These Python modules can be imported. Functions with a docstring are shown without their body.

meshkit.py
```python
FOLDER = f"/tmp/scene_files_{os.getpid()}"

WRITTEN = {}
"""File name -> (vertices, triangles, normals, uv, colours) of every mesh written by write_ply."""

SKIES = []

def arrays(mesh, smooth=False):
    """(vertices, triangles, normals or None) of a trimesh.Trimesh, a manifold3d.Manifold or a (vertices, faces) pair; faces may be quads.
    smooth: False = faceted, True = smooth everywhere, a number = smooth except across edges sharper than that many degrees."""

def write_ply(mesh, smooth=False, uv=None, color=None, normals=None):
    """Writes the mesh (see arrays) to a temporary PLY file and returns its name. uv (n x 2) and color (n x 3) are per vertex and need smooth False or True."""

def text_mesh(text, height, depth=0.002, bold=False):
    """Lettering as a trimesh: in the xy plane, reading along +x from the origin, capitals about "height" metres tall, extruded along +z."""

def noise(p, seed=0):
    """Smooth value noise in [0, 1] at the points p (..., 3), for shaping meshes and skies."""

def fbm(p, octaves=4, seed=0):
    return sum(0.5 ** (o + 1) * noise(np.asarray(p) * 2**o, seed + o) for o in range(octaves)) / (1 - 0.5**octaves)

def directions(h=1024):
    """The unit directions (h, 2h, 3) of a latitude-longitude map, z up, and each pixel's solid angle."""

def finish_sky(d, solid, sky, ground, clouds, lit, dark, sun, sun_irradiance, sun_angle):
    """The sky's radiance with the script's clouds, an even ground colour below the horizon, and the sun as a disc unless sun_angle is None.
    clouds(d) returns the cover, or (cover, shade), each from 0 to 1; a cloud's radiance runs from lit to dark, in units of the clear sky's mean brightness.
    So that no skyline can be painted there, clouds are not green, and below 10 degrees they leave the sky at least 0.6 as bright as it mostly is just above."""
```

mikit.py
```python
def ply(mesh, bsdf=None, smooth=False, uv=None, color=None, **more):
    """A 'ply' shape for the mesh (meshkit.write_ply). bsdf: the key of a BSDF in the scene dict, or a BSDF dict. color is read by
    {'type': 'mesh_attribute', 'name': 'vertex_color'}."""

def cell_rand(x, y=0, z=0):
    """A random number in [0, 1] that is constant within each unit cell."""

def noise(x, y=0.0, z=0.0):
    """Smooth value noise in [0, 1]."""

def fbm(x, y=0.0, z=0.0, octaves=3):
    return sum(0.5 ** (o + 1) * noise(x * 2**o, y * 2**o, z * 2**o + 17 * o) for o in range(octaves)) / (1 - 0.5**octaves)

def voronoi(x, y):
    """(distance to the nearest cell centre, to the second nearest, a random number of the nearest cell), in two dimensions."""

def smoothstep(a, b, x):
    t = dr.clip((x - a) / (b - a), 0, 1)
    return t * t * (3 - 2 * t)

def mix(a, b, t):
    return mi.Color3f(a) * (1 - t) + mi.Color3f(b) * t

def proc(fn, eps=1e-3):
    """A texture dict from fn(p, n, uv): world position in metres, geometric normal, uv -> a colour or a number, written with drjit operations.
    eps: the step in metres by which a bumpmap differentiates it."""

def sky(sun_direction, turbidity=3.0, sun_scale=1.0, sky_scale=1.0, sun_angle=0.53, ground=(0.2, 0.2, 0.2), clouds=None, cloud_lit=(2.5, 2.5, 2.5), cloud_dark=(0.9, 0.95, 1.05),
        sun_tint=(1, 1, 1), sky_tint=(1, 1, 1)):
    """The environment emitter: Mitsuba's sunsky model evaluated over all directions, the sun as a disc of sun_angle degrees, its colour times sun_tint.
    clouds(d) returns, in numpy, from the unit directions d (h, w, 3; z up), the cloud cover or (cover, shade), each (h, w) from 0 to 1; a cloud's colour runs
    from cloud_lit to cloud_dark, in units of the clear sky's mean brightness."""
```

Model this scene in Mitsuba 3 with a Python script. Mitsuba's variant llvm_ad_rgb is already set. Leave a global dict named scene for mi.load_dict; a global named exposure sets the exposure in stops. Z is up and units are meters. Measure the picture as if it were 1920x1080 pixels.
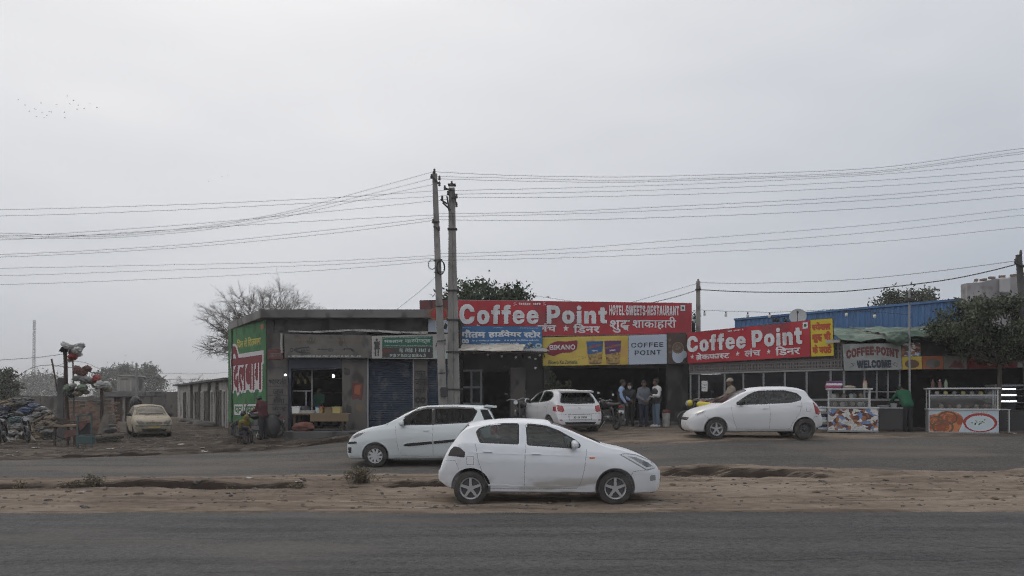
import math, random
import numpy as np, trimesh, drjit as dr, mitsuba as mi, mikit, meshkit
import manifold3d as m3
from shapely.geometry import Polygon, MultiPolygon, LineString, box as sbox
from shapely import affinity, union_all
from scipy.interpolate import PchipInterpolator
from mikit import noise, fbm, smoothstep, mix, proc, voronoi

# ------------------------------------------------------------------ camera, sky, exposure
F, CZ, HOR = 1500.0, 1.86, 748.0            # focal length in px of the 1920 wide photograph, eye height, horizon row
SIGMA = 0.0010
T = mi.ScalarTransform4f
scene, labels = {}, {}
scene['haze_air'] = {'type': 'homogeneous', 'albedo': {'type': 'rgb', 'value': [0.95, 0.95, 0.95]},
                     'sigma_t': {'type': 'rgb', 'value': [SIGMA, SIGMA, SIGMA]}}
scene['camera'] = {'type': 'perspective', 'fov_axis': 'x', 'fov': math.degrees(2 * math.atan(960 / F)), 'near_clip': 0.1, 'far_clip': 5000.0,
                   'principal_point_offset_y': -(HOR - 540) / 1080.0,
                   'to_world': T().look_at(origin=[0, 0, CZ], target=[0, 10, CZ], up=[0, 0, 1]),
                   'medium': {'type': 'ref', 'id': 'haze_air'}}


def overcast(d):
    """A closed cloud deck: brighter and warmer up and to the left (west), bluer and darker low and to the right, with soft streaks."""
    el = np.arcsin(np.clip(d[..., 2], -1, 1))
    side = d[..., 0] / np.maximum(np.hypot(d[..., 0], d[..., 1]), 1e-6)
    n = meshkit.fbm(np.stack([d[..., 0] * 2.2 + .5 * d[..., 2], d[..., 1] * 2.2, d[..., 2] * 5.5], -1) + 7.3, 4)
    n2 = meshkit.fbm(np.stack([d[..., 0] * 7, d[..., 1] * 7, d[..., 2] * 22], -1) + 3.1, 4)
    low = np.clip(1 - el / 0.50, 0, 1) ** 1.2
    shade = 0.04 + 0.56 * low + 0.46 * np.clip(side + 0.20, 0, 1) + 0.30 * (n - 0.5) + 0.16 * (n2 - 0.5)
    return np.ones_like(el), np.clip(shade, 0, 1)


scene['sky_light'] = mikit.sky((-0.35, 0.55, 0.85), turbidity=3, sun_scale=0.10, sun_angle=25, clouds=overcast,
                               cloud_lit=(3.52, 3.49, 3.53), cloud_dark=(1.22, 1.46, 1.79), ground=(0.16, 0.15, 0.14))
exposure = 1.58
scene['haze'] = {'type': 'cube', 'to_world': T().translate([0, 600, 20]).scale([1700, 1000, 24]),
                 'bsdf': {'type': 'null'}, 'interior': {'type': 'ref', 'id': 'haze_air'}}
labels['haze'] = {'label': 'thin grey winter haze over the whole roadside', 'category': 'haze', 'kind': 'stuff'}

# ------------------------------------------------------------------ helpers
rng = np.random.default_rng(11)
R = random.Random(5)
USED = {}


def numbered(name):
    n = USED.get(name, 0)
    USED[name] = n + 1
    return name if n == 0 else f'{name}_{n:03d}'


def thing(name, label=None, cat=None, group=None, kind=None):
    key = numbered(name)
    e = {}
    if label: e['label'] = label
    if cat: e['category'] = cat
    if group: e['group'] = group
    if kind: e['kind'] = kind
    if e: labels[key] = e
    return key


def put(key, mesh, bsdf, smooth=False, **kw):
    scene[key] = mikit.ply(mesh, bsdf, smooth=smooth, **kw)
    return key


def part(parent, name, mesh, bsdf, smooth=False, label=None, kind=None, **kw):
    key = numbered(parent + '__' + name)
    put(key, mesh, bsdf, smooth, **kw)
    if label or kind:
        labels[key] = {}
        if label: labels[key]['label'] = label
        if kind: labels[key]['kind'] = kind
    return key


def at(px, py, Y):
    """The point at depth Y metres that the photograph shows at pixel (px, py)."""
    return np.array([(px - 960) / F * Y, Y, CZ - (py - HOR) / F * Y])


class MB:
    """Collects pieces into one mesh."""
    def __init__(self): self.v, self.f, self.n = [], [], 0

    def add(self, v, f):
        v = np.asarray(v, float); f = np.asarray(f, int)
        if f.ndim == 2 and f.shape[1] == 4: f = np.vstack([f[:, [0, 1, 2]], f[:, [0, 2, 3]]])
        self.v.append(v); self.f.append(f + self.n); self.n += len(v)
        return self

    def mesh(self, m):
        return self.add(m.vertices, m.faces)

    def box(self, x0, x1, y0, y1, z0, z1, M=None, bev=0.0):
        m = rbox(x0, x1, y0, y1, z0, z1, bev)
        v = m[0]
        if M is not None: v = v @ M[:3, :3].T + M[:3, 3]
        return self.add(v, m[1])

    def bar(self, a, b, w, h=None, up=(0, 0, 1)):
        """A square bar from a to b."""
        a, b = np.asarray(a, float), np.asarray(b, float)
        h = h or w
        d = b - a; L = np.linalg.norm(d); d /= L
        up = np.asarray(up, float)
        if abs(d @ up) > .95: up = np.array([1.0, 0, 0])
        s = np.cross(d, up); s /= np.linalg.norm(s); u = np.cross(s, d)
        M = np.eye(4); M[:3, 0], M[:3, 1], M[:3, 2], M[:3, 3] = d, s, u, a
        return self.box(0, L, -w / 2, w / 2, -h / 2, h / 2, M)

    def tube(self, pts, r, n=6, caps=True):
        v, f = tube(pts, r, n, caps)
        return self.add(v, f)

    def get(self):
        return np.vstack(self.v), np.vstack(self.f)


def rbox(x0, x1, y0, y1, z0, z1, b=0.0):
    if b <= 0:
        v = np.array([[x, y, z] for x in (x0, x1) for y in (y0, y1) for z in (z0, z1)], float)
        f = np.array([[0, 1, 3], [0, 3, 2], [4, 6, 7], [4, 7, 5], [0, 4, 5], [0, 5, 1], [2, 3, 7], [2, 7, 6], [0, 2, 6], [0, 6, 4], [1, 5, 7], [1, 7, 3]])
        return v, f
    p = []
    for x, sx in ((x0, 1), (x1, -1)):
        for y, sy in ((y0, 1), (y1, -1)):
            for z, sz in ((z0, 1), (z1, -1)):
                p += [(x, y + sy * b, z + sz * b), (x + sx * b, y, z + sz * b), (x + sx * b, y + sy * b, z)]
    m = m3.Manifold.hull_points(np.array(p)).to_mesh()
    return m.vert_properties[:, :3].astype(float), m.tri_verts.astype(int)


def tube(pts, r, n=6, caps=True):
    pts = np.asarray(pts, float)
    r = np.broadcast_to(np.asarray(r, float), (len(pts),))
    d = np.gradient(pts, axis=0)
    d /= np.maximum(np.linalg.norm(d, axis=1, keepdims=True), 1e-9)
    ref = np.array([0, 0, 1.0]) if abs(d[0, 2]) < .9 else np.array([1.0, 0, 0])
    V = []
    for p, t, q in zip(pts, d, r):
        s = np.cross(t, ref)
        if np.linalg.norm(s) < 1e-3: s = np.cross(t, [0, 1, 0.1])
        s /= np.linalg.norm(s); u = np.cross(s, t); ref = u
        a = np.arange(n) * 2 * np.pi / n
        V.append(p + q * (np.cos(a)[:, None] * s + np.sin(a)[:, None] * u))
    V = np.vstack(V)
    fs = []
    for i in range(len(pts) - 1):
        for k in range(n):
            a, b = i * n + k, i * n + (k + 1) % n
            fs += [[a, b + n, b], [a, a + n, b + n]]
    if caps:
        for k in range(1, n - 1):
            fs += [[0, k, k + 1], [(len(pts) - 1) * n, (len(pts) - 1) * n + k + 1, (len(pts) - 1) * n + k]]
    return V, np.array(fs)


def frame(px, py, pz, o=(0, 0, 0)):
    M = np.eye(4); M[:3, 0], M[:3, 1], M[:3, 2], M[:3, 3] = px, py, pz, o
    return M


def move(mesh, M):
    v, f = (mesh.vertices, mesh.faces) if hasattr(mesh, 'vertices') else mesh
    v = np.asarray(v) @ M[:3, :3].T + M[:3, 3]
    if np.linalg.det(M[:3, :3]) < 0: f = np.asarray(f)[:, ::-1]
    return v, np.asarray(f)


def rotz(a, o=(0, 0, 0)):
    c, s = math.cos(a), math.sin(a)
    return frame((c, s, 0), (-s, c, 0), (0, 0, 1), o)


def extrude(poly, depth, z0=0.0):
    """A shapely polygon (or several) as a solid between z0 and z0 + depth."""
    V, Fc, n = [], [], 0
    for p in getattr(poly, 'geoms', [poly]):
        if p.is_empty or p.area < 1e-9: continue
        m = trimesh.creation.extrude_polygon(p, depth, engine='earcut')
        V.append(np.asarray(m.vertices) + [0, 0, z0]); Fc.append(np.asarray(m.faces) + n); n += len(m.vertices)
    return np.vstack(V), np.vstack(Fc)


class Panel:
    """A board given by its four corners (top left, top right, bottom right, bottom left as seen from the front). uv run from 0 to 1, v upwards."""
    def __init__(self, tl, tr, br, bl):
        self.c = [np.asarray(x, float) for x in (tl, tr, br, bl)]
        r = self.c[1] - self.c[0] + self.c[2] - self.c[3]; u = self.c[0] - self.c[3] + self.c[1] - self.c[2]
        n = np.cross(r, u); self.n = n / np.linalg.norm(n)
        self.amp = 0.0; self.w = np.linalg.norm(r) / 2; self.h = np.linalg.norm(u) / 2

    def map(self, uvz):
        u, v, z = uvz[:, :1], uvz[:, 1:2], uvz[:, 2:3]
        tl, tr, br, bl = self.c
        if self.amp: z = z + self.amp * (np.sin(u * 9 * self.w ** .5 + 3 * v) * .6 + np.sin(u * 23 + 5 * v + 1) * .25 + np.sin(v * 5 + u * 4) * .4)
        return (1 - u) * (1 - v) * bl + u * (1 - v) * br + u * v * tr + (1 - u) * v * tl + z * self.n

    def slab(self, u0=0, u1=1, v0=0, v1=1, z0=-.03, z1=0.0):
        if not self.amp:
            v, f = extrude(sbox(u0, v0, u1, v1), z1 - z0, z0)
            return self.map(v), f
        n, m = 40, 9
        U_, V_ = np.meshgrid(np.linspace(u0, u1, n), np.linspace(v0, v1, m)); v = np.stack([U_, V_, U_ * 0 + z1], -1).reshape(-1, 3); i = (np.arange(m - 1)[:, None] * n + np.arange(n - 1)).ravel()
        f = np.vstack([np.stack([i, i + 1, i + n + 1], 1), np.stack([i, i + n + 1, i + n], 1)])
        return self.map(np.vstack([v, v + [0, 0, z0 - z1]])), np.vstack([f, f[:, ::-1] + len(v)])

    def poly(self, poly, z0=0.0005, d=0.004):
        z0 += .002 if self.amp else 0
        poly = poly.segmentize(.06) if self.amp else poly
        v, f = extrude(poly, d, z0)
        return self.map(v), f

    def text(self, key, u0, u1, v0, v1, z0=0.0005, d=0.006, arc=0.0, bold=0):
        g = glyph(key).buffer(bold) if bold else glyph(key)
        a, b, c, e = g.bounds
        z0 += .002 if self.amp else 0
        g = affinity.affine_transform(g, [(u1 - u0) / (c - a), 0, 0, (v1 - v0) / (e - b), u0 - a * (u1 - u0) / (c - a), v0 - b * (v1 - v0) / (e - b)])
        v, f = extrude(g, d, z0)
        if arc:
            t = (v[:, 0] - (u0 + u1) / 2) / ((u1 - u0) / 2)
            v[:, 1] += arc * (1 - t * t) - arc
        return self.map(v), f


def panel_px(q, Y):
    """Corners given by pixels and depth(s)."""
    Y = [Y] * 4 if np.isscalar(Y) else Y
    return Panel(*[at(p[0], p[1], y) for p, y in zip(q, Y)])


_G = {}


def glyph(key):
    if key not in _G:
        ps = []
        for p in GLYPHS[key].split(';'):
            rings = [[tuple(map(float, c.split(','))) for c in r.split(' ')] for r in p.split('|')]
            ps.append(Polygon(rings[0], [r for r in rings[1:] if len(r) > 2]).buffer(0))
        _G[key] = union_all(ps)
    return _G[key]


def join(*ms):
    b = MB()
    for m in ms:
        if hasattr(m, 'vertices'): b.add(m.vertices, m.faces)
        else: b.add(*m)
    return b.get()


def solid(m):
    """trimesh or pair of a manifold3d solid and back."""
    v, f = (m.vertices, m.faces) if hasattr(m, 'vertices') else m
    return m3.Manifold(m3.Mesh(np.asarray(v, np.float32), np.asarray(f, np.uint32)))


def pair(s):
    m = s.to_mesh()
    return m.vert_properties[:, :3].astype(float), m.tri_verts.astype(int)


def blob(p, rad, seed=0, amp=.25, freq=1.0, sub=2):
    """A lumpy rounded mass round p."""
    m = trimesh.creation.icosphere(subdivisions=sub)
    v = np.asarray(m.vertices)
    d = 1 + amp * (meshkit.fbm(v * freq * 1.7 + seed * 3.17 + 50, 3) - .5) * 2
    return v * d[:, None] * np.asarray(rad) + np.asarray(p), np.asarray(m.faces)


# ------------------------------------------------------------------ materials
def mat(key, col, rough=.7, **kw):
    c = col if isinstance(col, dict) else {'type': 'rgb', 'value': list(col)}
    scene[key] = {'type': 'twosided', 'bsdf': {'type': 'principled', 'base_color': c, 'roughness': rough, **kw}}
    return key


def weather(c1, c2, s=1.0, sz=None, lo=.3, hi=.7, c3=None, s3=6.0):
    """Two tones mixed by noise, a third in finer specks."""
    sz = sz or s
    def fn(p, n, uv):
        a = fbm(p.x * s + 31, p.y * s + 17, p.z * sz + 11, 4)
        c = mix(c1, c2, smoothstep(lo, hi, a))
        if c3 is not None:
            c = mix(c, c3, smoothstep(.52, .72, fbm(p.x * s3 + 5, p.y * s3, p.z * s3 * .5 + 3, 3)))
        return c
    return proc(fn)


def asphalt_fn(c1, c2, dust):
    def fn(p, n, uv):
        streak = fbm(p.x * .25 + 9, p.y * 2.2, 0, 4)
        fine = fbm(p.x * 9, p.y * 14, 0, 3)
        grit = noise(p.x * 60, p.y * 60)
        c = mix(c1, c2, smoothstep(.3, .7, streak * .7 + fine * .3))
        c = c * (.66 + .5 * grit + .36 * (noise(p.x * 23, p.y * 23) - .5))
        crack = smoothstep(.016, .0, dr.abs(fbm(p.x * .5 + 40, p.y * 1.7 + 3, 0, 4) - .5)) * smoothstep(.46, .60, fbm(p.x * .3 + 3, p.y * .8 + 8, 0, 2))
        c = mix(c, (.03, .03, .03), crack * .8)
        for y0, x0, x1, s in ((9.9, 1.4, 2.5, 3.0), (9.25, .6, 7.0, 1.0), (10.6, -6, -3.2, 1.6), (11.3, -1.5, 1.2, 1.3), (8.6, -3.5, -1.0, 1.2), (21.5, -9, -6, 1.2)):
            c = mix(c, (.018, .018, .018), smoothstep(.030, .008, dr.abs(p.y - y0 - .30 * (fbm(p.x * s, 3 + y0, 0, 4) - .5))) * smoothstep(x0, x0 + .3, p.x) * smoothstep(x1, x1 - .3, p.x) * smoothstep(.35, .5, noise(p.x * 3, y0)) * .85)
        return mix(c, dust, smoothstep(.5, .8, fbm(p.x * .35 + 70, p.y * .9 + 20, 0, 4)) * .45)
    return proc(fn)


def dirt_fn(p, n, uv):
    big = fbm(p.x * .22 + 3, p.y * .55 + 8, 0, 4)
    med = fbm(p.x * 1.3 + 30, p.y * 3.0 + 5, 0, 4)
    fine = fbm(p.x * 9, p.y * 16, p.z * 9, 3)
    sand = mix((.202, .166, .138), (.305, .257, .215), smoothstep(.32, .68, big * .45 + med * .55))
    sand = mix(sand, (.11, .09, .075), smoothstep(.56, .70, fbm(p.x * .8 + 4, p.y * 5.5 + 2, 0, 4)) * .6)
    yard = mix((.055, .045, .037), (.145, .118, .095), smoothstep(.35, .7, big * .4 + med * .6))
    yard = mix(yard, (.25, .22, .19), smoothstep(.62, .78, fbm(p.x * 2.1 + 11, p.y * 4.2, 0, 3)) * .5)
    edge = smoothstep(20.5, 25.0, p.y + 2.5 * (big - .5) + dr.select(p.x < 0, 2.0, -1.0))
    c = mix(sand, yard, edge * dr.select(p.x < -2, 1.0, .72))
    far = smoothstep(40, 70, p.y)
    c = mix(c, (.21, .18, .15), far)
    steep_shade = smoothstep(.06, .3, 1 - n.z)  # crevice shade painted into the colour of steep earth faces
    c = mix(c, (.045, .034, .028), steep_shade * .9)
    return c * mix((.62, .60, .575), (.55, .55, .555), edge) * (.72 + .56 * fine)


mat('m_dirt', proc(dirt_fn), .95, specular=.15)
mat('m_clod', weather((.105, .085, .068), (.165, .135, .11), 3, 3), .95, specular=.15)
mat('m_asphalt', asphalt_fn((.041, .0415, .0435), (.066, .066, .067), (.095, .085, .075)), .8, specular=.3)
mat('m_asphalt_far', asphalt_fn((.060, .057, .054), (.084, .079, .074), (.12, .104, .088)), .85, specular=.25)
mat('m_concrete', weather((.125, .122, .118), (.19, .185, .178), .9, 1.2, c3=(.08, .077, .074), s3=2.5), .9)
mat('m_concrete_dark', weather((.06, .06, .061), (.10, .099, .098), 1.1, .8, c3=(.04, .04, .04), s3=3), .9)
mat('m_pole', weather((.21, .205, .195), (.30, .29, .275), 2.0, .6, c3=(.15, .145, .14), s3=5), .85)
mat('m_plaster', weather((.20, .19, .178), (.29, .275, .26), .8, .5, c3=(.11, .10, .094), s3=2.2), .9)
mat('m_oldwall', weather((.075, .071, .067), (.13, .121, .112), 1.2, .5, c3=(.055, .05, .047), s3=2.4), .95)
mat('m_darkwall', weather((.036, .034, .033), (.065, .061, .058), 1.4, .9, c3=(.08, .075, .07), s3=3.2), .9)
mat('m_wood', weather((.12, .09, .065), (.20, .15, .105), 5, .7), .85)
mat('m_wood_dark', weather((.04, .03, .026), (.085, .06, .048), 5, .7), .9)
mat('m_brick', weather((.16, .105, .08), (.24, .17, .135), 6, 9, c3=(.13, .115, .10), s3=2), .95)
mat('m_rubber', (.018, .018, .019), .75)
mat('m_black', (.022, .022, .024), .5)
mat('m_dark', (.045, .045, .047), .7)
mat('m_steel', (.42, .43, .44), .38, metallic=.85)
mat('m_alu', (.50, .51, .52), .45, metallic=.5)
mat('m_greypaint', (.25, .26, .27), .6)
mat('m_white', (.62, .63, .63), .6)
mat('m_offwhite', (.36, .355, .335), .8)
mat('m_red', (.33, .035, .04), .45)
mat('m_maroon', (.12, .035, .035), .6)
mat('m_yellow', (.62, .45, .04), .5)
mat('m_blue', (.03, .09, .24), .5)
mat('m_navy', (.014, .022, .042), .5)
mat('m_green', (.03, .14, .06), .6)
mat('m_teal', (.05, .085, .088), .85)
mat('m_tan', (.17, .125, .078), .85)
mat('m_brown', (.13, .085, .06), .8)
mat('m_lampoff', (.60, .60, .58), .3)
mat('m_glassdark', (.008, .009, .011), .12, specular=.22)
scene['m_pane'] = {'type': 'thindielectric', 'int_ior': 1.5, 'specular_transmittance': {'type': 'rgb', 'value': [.36, .42, .41]}, 'specular_reflectance': {'type': 'rgb', 'value': [.6, .6, .6]}}
scene['m_pane_clear'] = {'type': 'thindielectric', 'int_ior': 1.5, 'specular_transmittance': {'type': 'rgb', 'value': [.85, .87, .87]}}
scene['m_pane_tint'] = {'type': 'thindielectric', 'int_ior': 1.32, 'specular_transmittance': {'type': 'rgb', 'value': [.05, .055, .06]}, 'specular_reflectance': {'type': 'rgb', 'value': [.45, .45, .45]}}
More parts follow.
